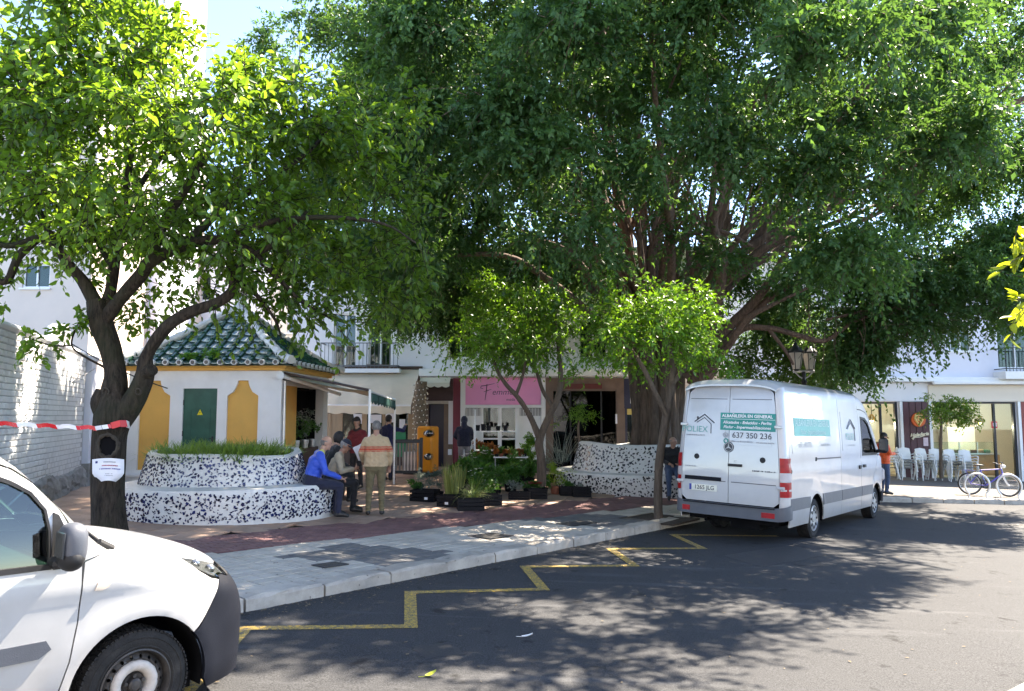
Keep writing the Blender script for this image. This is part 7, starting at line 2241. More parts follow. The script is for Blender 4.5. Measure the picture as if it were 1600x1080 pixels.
for q_, g_r in (((2.75, 14.95, 3.75), 1.35), ((.1, 18.3, 4.1), 1.9), ((-3.6, 24.6, 3.2), 1.0)):
 w_ = fc_ - np.array(q_); s_d = np.array(SDIR); al = w_ @ s_d
 dd_ = np.linalg.norm(w_ - al[:, None] * s_d, axis=1)
 fc_ = fc_[~((dd_ < g_r) & (al > 0))]
lx = 800 + FPX * fc_[:, 0] / fc_[:, 1]; ly = 650 - FPX * (fc_[:, 2] - CAM_Z) / fc_[:, 1]
fc_ = fc_[~((lx > 1195) & (lx < 1320) & (ly > 500) & (fc_[:, 1] < 22.6))]
fc_ = fc_[fc_[:, 2] > 2.6]
rad = rngf.uniform(.55, .95, len(fc_))
out = unit(fc_ - (FE - np.array([0, 0, 3.5])))
o_, tw = crown('crown', ft, rngf, fc_, rad, 34, 15, (.095, .15), (.44, .58), M_leaf_ficus, .38, .12, out, False, FT, outw=.35, core=.5, yellow=.02)
twig_mesh('twig', ft, tw, M_bark_fig2, FT, .008, .38, .2, rngf)
# ---------------------------------------------------------------- smaller street trees
def street_tree(name, label, base, trunks, cpx, cY, ax, n, rr, m, barkm, seed, lr=(.075, .12), ntw=12, nlf=8, boxes=(), extra=(), rich=False, droop=.4, group=None):
 r_ = np.random.default_rng(seed)
 t = thing(name, label, 'tree', base, group=group)
 mb = MB()
 for i, lb in enumerate(trunks):
  limb(mb, [(lambda p, r: (p.x - base.x, p.y - base.y, p.z - base.z, r))(P(a, b, base.y + d), r) for a, b, d, r in lb], 12, 5, .10, seed + i)
 mb.build('trunk', barkm, t, smooth=True, angle=80)
 c = P(cpx[0], cpx[1], cY)
 cen = ell_clumps(r_, n, (c.x, c.y, c.z), ax, .6, -.75)
 if boxes: cen = cen[pix_ok(cen, boxes)]
 if len(extra): cen = np.concatenate([cen, np.array([tuple(P(a, b, cY + d)) for a, b, d in extra])])
 rad = r_.uniform(*rr, len(cen))
 out = unit(cen - np.array([c.x, c.y, c.z - .3]))
 o, tw = crown('crown', t, r_, cen, rad, ntw, nlf, lr, (.42, .56), m, droop, .15, out, rich, base, outw=.7)
 twig_mesh('twig', t, tw, barkm, base, .005, droop)
 return t
M_bark_young = bark_mat('young_bark', (.07, .052, .04), (.15, .115, .085), (8, 8, 1.4), .6)
b = gp(TREE_PIT.x, TREE_PIT.y, PAVE)
street_tree('street_tree', 'slim street tree in the pavement pit right behind the works van', b,
   [[(1029, 812, 0, .095), (1028, 770, 0, .085), (1030, 720, 0, .08), (1038, 670, .02, .08), (1046, 620, .05, .075), (1050, 580, .05, .06), (1045, 540, .05, .05), (1030, 500, .1, .03)],
             [(1042, 650, 0, .06), (1022, 610, -.1, .05), (1005, 575, -.15, .045), (980, 540, -.2, .03), (950, 520, -.3, .015)],
             [(1050, 600, 0, .05), (1075, 570, .1, .04), (1100, 540, .2, .02)]],
   (1020, 518, 0), b.y, (1.50, 1.35, .88), 100, (.32, .52), M_leaf_mid, M_bark_young, 31, boxes=[(1090, 380, 1300, 455), (860, 560, 940, 700)], extra=[(955, 460, 0), (960, 440, .1), (970, 475, .1), (1130, 560, 0), (925, 560, 0), (1100, 470, 0), (905, 580, -.2), (1125, 600, .1), (1120, 575, 0)])
b = gp(.72, 18.3, PAVE)
street_tree('street_tree', 'forked street tree rising out of the plants for sale', b,
   [[(846, 760, 0, .11), (846, 720, 0, .105), (843, 690, 0, .10), (856, 655, 0, .085), (872, 620, .05, .075), (876, 580, .1, .06), (872, 540, .1, .04), (868, 490, .2, .02)],
             [(844, 688, 0, .08), (828, 650, -.05, .065), (810, 622, -.1, .06), (790, 600, -.15, .05), (775, 575, -.2, .04), (765, 540, -.2, .02)],
             [(806, 618, -.1, .04), (816, 590, -.15, .035), (822, 560, -.2, .02)],
             [(866, 640, .0, .05), (848, 610, .1, .045), (838, 580, .15, .04), (820, 545, .2, .02)]],
   (800, 508, 0), b.y, (1.62, 1.4, 1.22), 120, (.34, .55), M_leaf_mid, M_bark_young, 33, boxes=[(860, 380, 1000, 430)], extra=[(760, 440, 0), (850, 430, .3), (880, 470, .3), (830, 420, .3), (700, 540, 0), (890, 520, .4), (720, 560, 0), (750, 575, 0)], nlf=8)
b = gp(P(1471, 700, 28.6).x, 28.6, PAVE)
street_tree('street_tree', 'little round-headed street tree in front of the ice cream cafe', b,
   [[(1471, 748, 0, .07), (1470, 710, 0, .06), (1470, 680, 0, .055), (1472, 655, 0, .04), (1480, 635, 0, .02)]],
   (1489, 644, 0), b.y, (.98, .95, .50), 44, (.28, .42), leafmat('cafe_tree_leaf', (.04, .10, .012), (.11, .20, .02), (.3, .5, .03), .4), M_bark_young, 35, lr=(.08, .13), ntw=10, nlf=7, extra=[(1447, 624, 0), (1520, 658, 0)])
b = Vector((6.2, 5.0, gz(6.2) + .12))
r_ = np.random.default_rng(41)
t = thing('street_tree', 'tree on the near pavement whose yellow-green bough enters at the right edge', 'tree', b)
mb = MB(); limb(mb, [(0, 0, 0, .13), (.05, 0, 1.2, .11), (0, .1, 2.2, .1), (.2, .2, 3.4, .07), (.3, .2, 4.6, .03)], 12, 5, .1, 3)
e1 = P(1592, 470, 5.2); e2 = P(1594, 365, 5.1)
for e in (e1, e2): limb(mb, [(0, .1, 2.1, .04), ((e.x - b.x) * .5, (e.y - b.y) * .5, (e.z - b.z) * .5 + 1.3, .018), (e.x - b.x + .25, e.y - b.y, e.z - b.z + .1, .006)], 8, 5, .08, 4)
mb.build('trunk', M_bark_young, t, smooth=True, angle=80)
cen = np.array([tuple(P(1605, 476, 5.2)), tuple(P(1620, 455, 5.15)), tuple(P(1606, 362, 5.1)), tuple(P(1625, 385, 5.1)), tuple(P(1650, 420, 5.1)), tuple(P(1670, 470, 5.2)), tuple(P(1670, 350, 5.1))] + [(4.4 + 2.1 * k_ / 34 + r_.normal() * .25, 5.1 + r_.normal() * .25, 3.4 + .6 * k_ / 34 + r_.normal() * .3) for k_ in range(34)] + [(6.5 + r_.normal() * .7, 5.0 + r_.normal() * .6, 4.6 + r_.normal() * .5) for _ in range(40)])
o, tw = crown('crown', t, r_, cen, np.full(len(cen), .2), 6, 6, (.07, .11), (.4, .5), M_leaf_lime, .5, .0, None, True, b)
twig_mesh('twig', t, tw, M_bark_young, b, .005, .5)
# ---------------------------------------------------------------- plants
def blades(rng, n, spread, L, w, bend, lean, base=(0, 0, 0), segs=4):
 """Strap leaves rising from a disc: (verts, faces)."""
 a = rng.uniform(0, 2 * PI, n); r0 = spread * np.sqrt(rng.random(n))
 p0 = np.stack([np.cos(a) * r0, np.sin(a) * r0, np.zeros(n)], 1) + np.array(base)
 az = a + rng.normal(size=n) * .7
 ln = rng.uniform(*lean, n); Ls = rng.uniform(*L, n); bd = rng.uniform(*bend, n); ww = rng.uniform(*w, n)
 vs = []
 sd = np.stack([-np.sin(az), np.cos(az), np.zeros(n)], 1)
 h = np.stack([np.cos(az), np.sin(az), np.zeros(n)], 1)
 for i in range(segs + 1):
  t = i / segs
  th = ln + bd * t
  q = p0 + h * (Ls * t * np.sin(ln + bd * t * .5))[:, None]; q[:, 2] += Ls * t * np.cos(ln + bd * t * .5)
  wd = (ww * (1 - t ** 2.2) * .5 + .0008)[:, None]
  vs += [q + sd * wd, q - sd * wd]
 v = np.stack(vs, 1).reshape(-1, 3)
 k = 2 * (segs + 1)
 i = np.arange(n)[:, None] * k
 f = np.concatenate([i + np.array([[2 * s, 2 * s + 1, 2 * s + 3, 2 * s + 2]]) for s in range(segs)], 0)
 return v, f, np.repeat(rng.random(n), k)
M_spider = leafmat('spider_plant_leaf', (.07, .17, .018), (.22, .35, .07), (.35, .5, .06), .35, .45)
M_bluegrey = leafmat('blue_grey_leaf', (.06, .115, .095), (.13, .20, .165), (.15, .25, .15), .25, .6)
M_stripe = leafmat('striped_strap_leaf', (.10, .16, .03), (.42, .42, .14), (.4, .45, .1), .3, .45)
M_green = leafmat('dark_green_leaf', (.022, .095, .016), (.07, .20, .028), (.16, .36, .04), .3, .38)
M_palegrass = leafmat('pale_grass_leaf', (.14, .20, .06), (.30, .36, .14), (.35, .45, .12), .35, .55)
M_croton = leafmat('croton_leaf', (.10, .018, .012), (.50, .20, .03), (.5, .15, .03), .3, .4)
M_silver_leaf = leafmat('silver_leaf', (.18, .22, .19), (.32, .36, .31), (.2, .3, .2), .2, .7)
M_limebush = leafmat('lime_conifer_leaf', (.16, .30, .012), (.34, .48, .02), (.4, .6, .03), .3, .6)
M_petal_w = mat('white_petal', (.82, .82, .80), .6, .05, 9); M_petal_r = mat('crimson_petal', (.40, .008, .03), .5, .3, 20); M_petal_p = mat('pink_petal', (.65, .2, .3), .5, .2, 20)
M_potblack = mat('black_nursery_pot', (.006, .006, .008), .6, .25, 8, .1, 60, spec=.2); M_terracotta = mat('terracotta_pot', (.30, .10, .055), .75, .15, 6, .2, 50)
def greenery(parent, name, rng, kind, r, h, m, base=(0, 0, 0), n=60):
 if kind == 'blade':
  v, f, a = blades(rng, n, r * .5, (h * .6, h * 1.05), (.012, .022), (.3, 1.1), (.0, .6), base)
 elif kind == 'stiff':
  v, f, a = blades(rng, n, r * .55, (h * .6, h * 1.05), (.022, .042), (-.05, .2), (.0, .30), base)
 elif kind == 'arch':
  v, f, a = blades(rng, n, r * .35, (h * 1.0, h * 1.6), (.010, .02), (1.0, 2.2), (.1, .8), base, 5)
 else:
  nc = max(6, n // 10)
  cen = np.stack([rng.normal(size=nc) * r * .42, rng.normal(size=nc) * r * .42, h * rng.uniform(.25, .95, nc)], 1) + np.array(base)
  lr = {'bush': (.05, .085), 'broad': (.09, .15), 'fine': (.022, .04)}[kind]
  wr = {'bush': (.4, .55), 'broad': (.38, .5), 'fine': (.25, .4)}[kind]
  p, ax, nr, sh, tw = sprays(rng, cen, np.full(nc, r * .55), 8, 8 if kind != 'fine' else 14, .25, .5, None, .3)
  Ls = rng.uniform(*lr, len(p))
  v, f, k = leaf_geo(p, ax, nr, Ls, Ls * rng.uniform(*wr, len(p)), kind == 'broad')
  v[:, 2] = np.maximum(v[:, 2], base[2] - .02)
  a = np.repeat(np.clip(sh * .5 + rng.random(len(p)) * .5, 0, 1), k)
 o = link(name, np_mesh(name, v, f, m, a), parent); o['kind'] = 'stuff'
 return o
def pot(parent, r, h, m, square=False, loc=(0, 0, 0)):
 mb = MB()
 if square:
  mb.box((loc[0], loc[1], loc[2] + h / 2), (2 * r, 2 * r, h), bev=.01)
 else:
  mb.lathe([(0, 0), (r * .78, 0), (r * .98, h * .9), (r * 1.06, h * .9), (r * 1.06, h), (r * .95, h), (r * .93, h * .9), (0, h * .88)], 18, loc)
 return mb.build('pot', m, parent, smooth=not square)
def flowers(parent, rng, n, r, h, m, size=.03, base=(0, 0, 0)):
 q = MB()
 for _ in range(n):
  a = rng.uniform(0, 2 * PI); d = r * math.sqrt(rng.random())
  c = Vector((d * math.cos(a), d * math.sin(a), h * rng.uniform(.85, 1.1))) + Vector(base)
  for k in range(5):
   w = 2 * PI * k / 5 + a
   u = Vector((math.cos(w), math.sin(w), .5)).normalized(); s_ = Vector((-math.sin(w), math.cos(w), 0))
   q.quad(c, c + u * size * .6 + s_ * size * .45, c + u * size * 1.1, c + u * size * .6 - s_ * size * .45)
 return q.build('flower', m, parent)
def potplant(name, label, px, py, kind, r, h, m, n=60, potr=.1, poth=.18, potm=None, fl=None, seed=0, group=None, square=False, Y=None):
 g_ = G(px, py, PAVE)
 r_ = np.random.default_rng(seed + int(px * 7 + py))
 t = thing(name, label, 'plant', g_, r_.uniform(0, 6), group)
 pot(t, potr, poth, potm or M_potblack, square)
 greenery(t, 'foliage', r_, kind, r, h, m, (0, 0, poth * .9), n)
 if fl: flowers(t, r_, fl[1], r * .9, h, fl[0], fl[2] if len(fl) > 2 else .035, (0, 0, poth * .9))
 return t
def tray(name, label, px, py, w, d, h, rz, group=None):
 """A black nursery crate with slatted sides."""
 p = G(px, py, PAVE)
 t = thing(name, label, 'plant tray', p, rz, group)
 mb = MB(); mb.box((0, 0, .012), (w, d, .02)); mb.build('base', M_potblack, t)
 for sx_, sy_, ww, dd in ((0, -1, w, .014), (0, 1, w, .014), (-1, 0, .014, d), (1, 0, .014, d)):
  q = MB()
  for k in range(3): q.box((sx_ * w / 2, sy_ * d / 2, h * (.22 + .33 * k)), (ww, dd, h * .24))
  n = max(3, int(max(ww, dd) / .09))
  for k in range(n + 1):
   u = -.5 + k / n
   q.box((sx_ * w / 2 + (u * ww if ww > dd else 0), sy_ * d / 2 + (u * dd if dd > ww else 0), h * .5), (.016 if ww > dd else .010, .010 if ww > dd else .016, h))
  q.build('side_panel', M_potblack, t)
 return t
gT = 'black nursery trays of plants for sale'
tray('nursery_tray', 'black tray at the left end of the plants, holding blue-grey plants', 664, 783, .52, .38, .24, R(-15), gT)
tray('nursery_tray', 'black tray with a white price tag in front of the striped strap leaves', 704, 791, .44, .36, .22, R(-15), gT)
tray('nursery_tray', 'black tray of arching pale grass nearest to the pavement', 735, 797, .50, .36, .22, R(8), gT)
tray('nursery_tray', 'black tray of low green plants right of the arching grass', 764, 789, .46, .38, .22, R(12), gT)
tray('nursery_tray', 'shallow black tray of silver-leaved plants', 812, 780, .46, .36, .16, R(-6), gT)
tray('nursery_tray', 'black tray of red flowering plants', 838, 779, .42, .36, .22, R(10), gT)
tray('nursery_tray', 'black tray in front of the second mosaic bench, left of a pair', 888, 774, .42, .38, .20, R(3), gT)
tray('nursery_tray', 'black tray in front of the second mosaic bench, right of a pair', 908, 776, .42, .38, .22, R(3), gT)
potplant('potted_plant', 'blue-grey needle plant in the left tray', 668, 781, 'fine', .20, .42, M_bluegrey, 90, .13, .16)
potplant('potted_plant', 'taller blue-grey needle plant beside the striped leaves', 684, 780, 'fine', .20, .50, M_bluegrey, 90, .13, .16)
potplant('potted_plant', 'small bright green plant at the very left of the trays', 650, 779, 'bush', .16, .20, M_green, 60, .1, .16)
potplant('potted_plant', 'tall upright plant with yellow striped strap leaves', 706, 785, 'stiff', .26, .72, M_stripe, 46, .16, .18)
potplant('potted_plant', 'second upright striped plant just behind the tallest one', 716, 774, 'stiff', .22, .60, M_stripe, 34, .14, .18)
potplant('potted_plant', 'arching pale grass spilling over its black tray', 737, 793, 'arch', .30, .30, M_palegrass, 120, .15, .18)
potplant('potted_plant', 'thin grey-green grass with white flower spikes behind the arching grass', 742, 781, 'blade', .24, .42, M_spider, 70, .12, .18, fl=(M_petal_w, 7, .03))
potplant('potted_plant', 'low leafy green plant in the tray right of the arching grass', 764, 785, 'bush', .24, .26, M_green, 90, .14, .18, fl=(M_petal_w, 4, .025))
potplant('potted_plant', 'mid green shrub behind the low leafy tray', 775, 772, 'bush', .28, .40, M_green, 110, .14, .2)
potplant('potted_plant', 'grey-leaved spindly plant at the far left behind the trays', 655, 768, 'fine', .18, .40, M_silver_leaf, 40, .1, .18)
gB = 'leafy green plants massed in front of the pink shop'
for i, (px, py, r, h, lab) in enumerate([(738, 757, .34, .55, 'broad-leaved dark plant at the left of the green mass under the croton'), (762, 753, .36, .62, 'broad-leaved plant with two white blooms below the plant table'), (786, 752, .36, .62, 'broad-leaved plant with white blooms left of the climbing plant'),
                                          (808, 757, .34, .52, 'broad-leaved plant in front of the climbing plant'), (826, 760, .30, .44, 'broad-leaved plant at the right end of the green mass'), (752, 768, .30, .38, 'lower green plant in the middle of the mass'), (798, 768, .28, .34, 'lower green plant left of the silver-leaved tray'), (720, 762, .26, .42, 'green plant just right of the tall striped leaves')]):
 potplant('potted_plant', lab, px, py, 'broad', r, h, M_green, 110, .17, .22, fl=(M_petal_w, (3, 8, 7, 3, 2, 4, 3, 0)[i], .07) if i != 7 else None, group=gB)
potplant('potted_plant', 'croton bush with red and orange leaves beside the man in navy', 757, 741, 'broad', .34, .70, M_croton, 130, .18, .24)
potplant('potted_plant', 'tall climbing plant with small bright leaves against the forked tree', 826, 752, 'bush', .24, 1.15, M_leaf_mid, 260, .16, .24)
potplant('potted_plant', 'hazy grey-green shrub right of the forked tree', 858, 754, 'fine', .34, .75, M_silver_leaf, 130, .16, .22)
potplant('potted_plant', 'silver-leaved plant in the shallow tray', 810, 777, 'fine', .22, .20, M_silver_leaf, 90, .12, .12)
potplant('potted_plant', 'red flowering cyclamen at the right of the shallow tray', 838, 775, 'bush', .20, .16, M_green, 60, .12, .16, fl=(M_petal_r, 34, .04))
potplant('potted_plant', 'pink flowering cyclamen left of the red one', 824, 774, 'bush', .16, .14, M_green, 40, .1, .16, fl=(M_petal_p, 10, .035))
potplant('potted_plant', 'white flowering plant right of the red cyclamen', 850, 772, 'bush', .14, .16, M_green, 40, .1, .16, fl=(M_petal_w, 16, .035))
lp = potplant('potted_conifer', 'lime green feathery conifer in a terracotta pot', 868, 772, 'fine', .30, .52, M_limebush, 190, .13, .18, M_terracotta)
potplant('potted_plant', 'dark leaved plant in the left tray of the pair by the second bench', 888, 772, 'bush', .18, .12, M_green, 50, .12, .14)
potplant('potted_plant', 'small grey plant in the right tray of the pair by the second bench', 907, 773, 'fine', .16, .12, M_silver_leaf, 50, .12, .14)
for px, py, rz, x, d, lab in ((664, 783, R(-15), .10, .38, 'white price tag stuck on the tray of blue-grey plants'), (704, 791, R(-15), -.02, .36, 'white price tag stuck on the tray below the striped leaves')):
 p = G(px, py, PAVE); q = MB(); q.box((x, -d / 2 - .012, .075), (.07, .006, .05)); tag(q.build('price_tag', M_paper, loc=p, rot=(0, 0, rz)), lab, 'price tag')
r_ = np.random.default_rng(77)
vs, fs, at, off = [], [], [], 0
for i in range(120):
 a = r_.uniform(0, 2 * PI); d = math.sqrt(r_.random())
 bx_, by_ = 1.20 * d * math.cos(a), .92 * d * math.sin(a)
 v, f, k = blades(r_, 44, .13, (.24, .48), (.012, .024), (.5, 1.8), (.0, .8), (bx_, by_, .88))
 vs.append(v); fs.append(f + off); at.append(k); off += len(v)
gpl = gp(PL1.x, PL1.y)
o = link('spider_plants', np_mesh('spider_plants', np.concatenate(vs), np.concatenate(fs), M_spider, np.concatenate(at)))
o.location = gpl; o.rotation_euler = (0, 0, R(4)); tag(o, kind='stuff')
vs, fs, at, off = [], [], [], 0
for i in range(130):
 a = r_.uniform(0, 2 * PI); d = math.sqrt(r_.uniform(.3, 1))
 v, f, k = blades(r_, 14, .12, (.12, .28), (.008, .016), (.5, 1.6), (.0, .9), (1.85 * d * math.cos(a), 1.62 * d * math.sin(a), .98))
 vs.append(v); fs.append(f + off); at.append(k); off += len(v)
o = link('planter_undergrowth', np_mesh('planter_undergrowth', np.concatenate(vs), np.concatenate(fs), M_silver_leaf, np.concatenate(at)))
o.location = gp(PL2.x, PL2.y); o.rotation_euler = (0, 0, R(20)); tag(o, kind='stuff')
def weed(label, p, r, h, n, seed):
 rr = np.random.default_rng(seed); t = thing('roof_weed', label, 'plant', p)
 greenery(t, 'foliage', rr, 'bush', r, h, M_leaf_mid, (0, 0, 0), n)
 q = MB(); q.tube([(0, 0, -.05), (0, 0, h * .6)], .006, 5); q.build('stem', M_bark_young, t)
Mk = Matrix.Rotation(KR, 3, 'Z')
weed('low weeds growing along the front eave of the kiosk roof', Mk @ roof_pt(0, .10, .15, .03) + Vector((kx, ky, kz)), .30, .2, 60, 1)
weed('small weed left of the others on the front eave of the kiosk roof', Mk @ roof_pt(0, .08, -.28, .03) + Vector((kx, ky, kz)), .16, .12, 30, 2)
weed('green weed tuft on the street-side slope of the kiosk roof', Mk @ roof_pt(1, .28, -.2, .05) + Vector((kx, ky, kz)), .26, .26, 70, 3)
for i, (y, h, lab) in enumerate(((1.5, .55, 'dim flower display on the kiosk counter, front one'), (2.2, .7, 'dim flower display on the kiosk counter, middle one'), (2.8, .55, 'dim flower display on the kiosk counter, far one'))):
 p = KP(KW - .15, y, .80); t = thing('flower_display', lab, 'flowers', p)
 rr = np.random.default_rng(90 + i); pot(t, .1, .2, M_galv); greenery(t, 'foliage', rr, 'bush', .26, h, M_silver_leaf if i == 1 else M_green, (0, 0, .2), 70); flowers(t, rr, 14, .22, h, M_petal_w, .035, (0, 0, .2))
g_ = Vector((P(905, 720, 26.2).x, 26.2, gz(2.3) + PAVE)); t = thing('potted_tree', 'small potted tree standing before the dark shop entrance', 'plant', g_)
rr = np.random.default_rng(95); pot(t, .22, .4, M_potblack)
q = MB(); limb(q, [(0, 0, .3, .05), (.02, 0, .9, .045), (-.03, 0, 1.5, .04), (.03, 0, 1.9, .02)], 10, 4, .08, 2); q.build('trunk', M_bark_young, t, smooth=True)
greenery(t, 'crown', rr, 'bush', .62, .8, M_leaf_mid, (0, 0, 1.45), 150)
g_ = Vector((P(878, 720, 26.4).x, 26.4, gz(1.7) + PAVE)); t = thing('potted_plant', 'tall dark plant at the left side of the dark shop entrance', 'plant', g_)
pot(t, .2, .35, M_potblack); greenery(t, 'foliage', rr, 'blade', .5, 1.5, M_silver_leaf, (0, 0, .3), 40)
# ================================================================== PEOPLE
def cloth(name, col, var=.12, bump=.25, bscale=18, rough=.85):
 return mat(name, col, rough, var, 7, bump, bscale, sheen=.15)
M_skin = mat('skin', (.42, .24, .17), .55, .08, 12)
M_skin_tan = mat('tanned_skin', (.36, .19, .13), .55, .08, 12)
M_shoe = mat('dark_shoe', (.02, .018, .017), .5, .2, 10)
M_eye = mat('dark_eye', (.02, .015, .012), .3)
M_lip = mat('lips', (.32, .12, .10), .5)
def rcone(mb, p0, p1, r0, r1, n=10):
 p0 = Vector(p0); p1 = Vector(p1)
 d = (p1 - p0); L = d.length
 d = d / L if L > 1e-6 else Vector((0, 0, 1))
 pts = []; rs = []
 for a in (-80, -55, -28): pts.append(p0 + d * r0 * math.sin(R(a))); rs.append(r0 * math.cos(R(a)))
 pts += [p0, p1]; rs += [r0, r1]
 for a in (28, 55, 80): pts.append(p1 + d * r1 * math.sin(R(a))); rs.append(r1 * math.cos(R(a)))
 mb.tube(pts, rs, n)
def segd(P_, a, b, r0, r1):
 a = np.array(a); b = np.array(b); ab = b - a
 t = np.clip(((P_ - a) @ ab) / max(1e-9, ab @ ab), 0, 1)
 return np.linalg.norm(P_ - (a + t[:, None] * ab), axis=1) - (r0 + (r1 - r0) * t)
def person(label, loc, face_deg, H=1.70, pose=None, mats=None, hair='full', haircol=(.03, .022, .018), cap=None, girth=1.0, head_rot=(0, 0), stripes=None, hood=False, hem=.86, group=None, collar=None, hands='curl', seated=False, shoulder=1.0):
 J = dict(pel=(0, 0, .95), chest=(0, .01, 1.27), neck=(0, -.01, 1.455), head=(0, .03, 1.595),
             shL=(-.178, -.01, 1.355), shR=(.178, -.01, 1.355), elL=(-.25, -.05, 1.13), elR=(.25, -.05, 1.13), wrL=(-.26, .03, .90), wrR=(.26, .03, .90),
             hipL=(-.09, 0, .92), hipR=(.09, 0, .92), knL=(-.105, .03, .50), knR=(.105, .03, .50), anL=(-.11, -.02, .09), anR=(.11, -.02, .09), toeL=(-.13, .13, .04), toeR=(.13, .13, .04))
 if pose: J.update(pose)
 s = H / 1.70
 J = {k: Vector(v) * s for k, v in J.items()}
 t = thing('person', label, 'person', loc, R(face_deg - 90), group)
 top, bot, shoe, skin = mats
 mb = MB(); caps = []
 def add(a, b, r0, r1, lab, n=10):
  r0 *= s; r1 *= s
  rcone(mb, a, b, r0, r1, n); caps.append((tuple(a), tuple(b), r0, r1, lab))
 g = girth
 lat = (J['shR'] - J['shL']).normalized()
 pel, ch, nk = J['pel'], J['chest'], J['neck']
 spine = [(pel + (pel - ch).normalized() * .06 * s, .080, .112 * g, 1), (pel, .088, .118 * g, 1), (pel.lerp(ch, .35), .075, .118 * g, 0), (pel.lerp(ch, .7), .085, .120 * g, 0), (ch, .105, .118 * g, 0), (ch.lerp(nk, .42), .105, .085 * g ** .5, 0), (ch.lerp(nk, .80), .05, .062, 0)]
 lath = (J['hipR'] - J['hipL']).normalized()
 prev = None
 for i, (c, w, r, lab) in enumerate(spine):
  lv = lath.lerp(lat, min(1, i / 4)).normalized()
  add(c - lv * w * s, c + lv * w * s, r, r, lab)
  if prev:
   for sg in (-1, 0, 1): add(prev[0] + prev[3] * prev[1] * s * sg, c + lv * w * s * sg, prev[2], r, prev[4] if i < 3 else 0)
  prev = (c, w, r, lv, lab)
 add(nk - (nk - ch).normalized() * .03 * s, nk.lerp(J['head'], .55), .058, .052, 2)
 for sd in 'LR':
  sh, el, wr = J['sh' + sd], J['el' + sd], J['wr' + sd]
  add(ch.lerp(nk, .60), sh, .080, .066, 0); add(sh, el, .066 * g ** .5, .052, 0); add(el, wr + (el - wr).normalized() * .02 * s, .052, .042, 0)
  hd = (wr - el).normalized()
  add(wr, wr + hd * .03 * s, .028, .030, 2)
  sgn = -1 if sd == 'L' else 1
  pn = hd.cross(lat * sgn)
  if pn.length < .2: pn = hd.cross(Vector((0, 1, 0)))
  pn.normalize(); sv = hd.cross(pn).normalized()
  pc = wr + hd * .085 * s
  for q in (-1, 0, 1): add(wr + hd * .03 * s + sv * .014 * q * s, pc + sv * .022 * q * s, .016, .0145, 2, 8)
  for q, ln in zip((-1.5, -.5, .5, 1.5), (.062, .075, .08, .066)):
   b0 = pc + sv * .0185 * q * s; f1 = b0 + (hd + pn * .35).normalized() * ln * .52 * s; f2 = f1 + (hd * .55 + pn).normalized() * ln * .5 * s
   add(b0, f1, .0105, .0100, 2, 8); add(f1, f2, .0100, .0090, 2, 8)
  th0 = wr + hd * .04 * s + sv * .030 * s; th1 = th0 + (hd * .7 + sv * .7 + pn * .3).normalized() * .042 * s; th2 = th1 + (hd + pn * .5).normalized() * .03 * s
  add(th0, th1, .0135, .012, 2, 8); add(th1, th2, .012, .010, 2, 8)
  hp, kn, an, to = J['hip' + sd], J['kn' + sd], J['an' + sd], J['toe' + sd]
  add(hp, kn, .098 * g ** .7, .068, 1); add(kn, an + Vector((0, 0, .02 * s)), .066, .052, 1)
  add(an - Vector((0, .02 * s, .025 * s)), an.lerp(to, .55), .046, .044, 3); add(an.lerp(to, .5), to, .043, .034, 3)
 Mh = Matrix.Rotation(R(head_rot[1]), 3, 'Z') @ Matrix.Rotation(R(-head_rot[0]), 3, 'X')
 hc = J['head']
 def HP(x, y, z): return hc + Mh @ (Vector((x, y, z)) * s)
 hb = MB()
 mb.ell(hc + Mh @ (Vector((0, -.005, .02)) * s), (.076 * s, .094 * s, .098 * s), 16, 12, rot=Mh)
 mb.ell(HP(0, .022, -.045), (.056 * s, .066 * s, .070 * s), 14, 10, rot=Mh)
 caps.append((tuple(HP(0, -.02, .02)), tuple(HP(0, .02, .0)), .085 * s, .085 * s, 2)); caps.append((tuple(HP(0, .02, -.05)), tuple(HP(0, .05, -.08)), .06 * s, .05 * s, 2))
 add(HP(0, .084, .02), HP(0, .106, -.018), .010, .0155, 2, 8)
 add(HP(-.03, .075, .034), HP(.03, .075, .034), .014, .014, 2, 8)
 add(HP(0, .060, -.092), HP(0, .066, -.096), .022, .02, 2, 8)
 for sx in (-1, 1):
  mb.ell(HP(sx * .078, -.008, -.005), (.012 * s, .024 * s, .034 * s), 8, 6, rot=Mh); caps.append((tuple(HP(sx * .078, -.008, -.02)), tuple(HP(sx * .078, -.008, .02)), .02 * s, .02 * s, 2))
 if hood:
  mb.ell(HP(0, -.02, .012), (.105 * s, .120 * s, .128 * s), 14, 10, rot=Mh); caps.append((tuple(HP(0, -.03, -.02)), tuple(HP(0, -.03, .04)), .118 * s, .118 * s, 0))
  add(HP(0, -.06, -.10), J['chest'].lerp(J['neck'], .8) + Vector((0, -.05 * s, 0)), .09, .09, 0)
 me = mb.mesh('body', [top, bot, skin, shoe], False)
 tmp = bpy.data.objects.new('body', me); COL.objects.link(tmp)
 m = tmp.modifiers.new('r', 'REMESH'); m.mode = 'VOXEL'; m.voxel_size = .0105
 m2 = tmp.modifiers.new('s', 'SMOOTH'); m2.factor = .5; m2.iterations = 4
 bpy.context.view_layer.update()
 nm = bpy.data.meshes.new_from_object(tmp.evaluated_get(bpy.context.evaluated_depsgraph_get()))
 bpy.data.objects.remove(tmp)
 nv = len(nm.vertices); co = np.empty(nv * 3, np.float32); nm.vertices.foreach_get('co', co); co = co.reshape(-1, 3).astype(float)
 no = np.empty(nv * 3, np.float32); nm.vertices.foreach_get('normal', no); no = no.reshape(-1, 3)
 best = np.full(nv, 1e9); lab = np.zeros(nv, int)
 for a, b, r0, r1, l_ in caps:
  d = segd(co, a, b, r0, r1); k = d < best; best[k] = d[k]; lab[k] = l_
 hz = hem * s
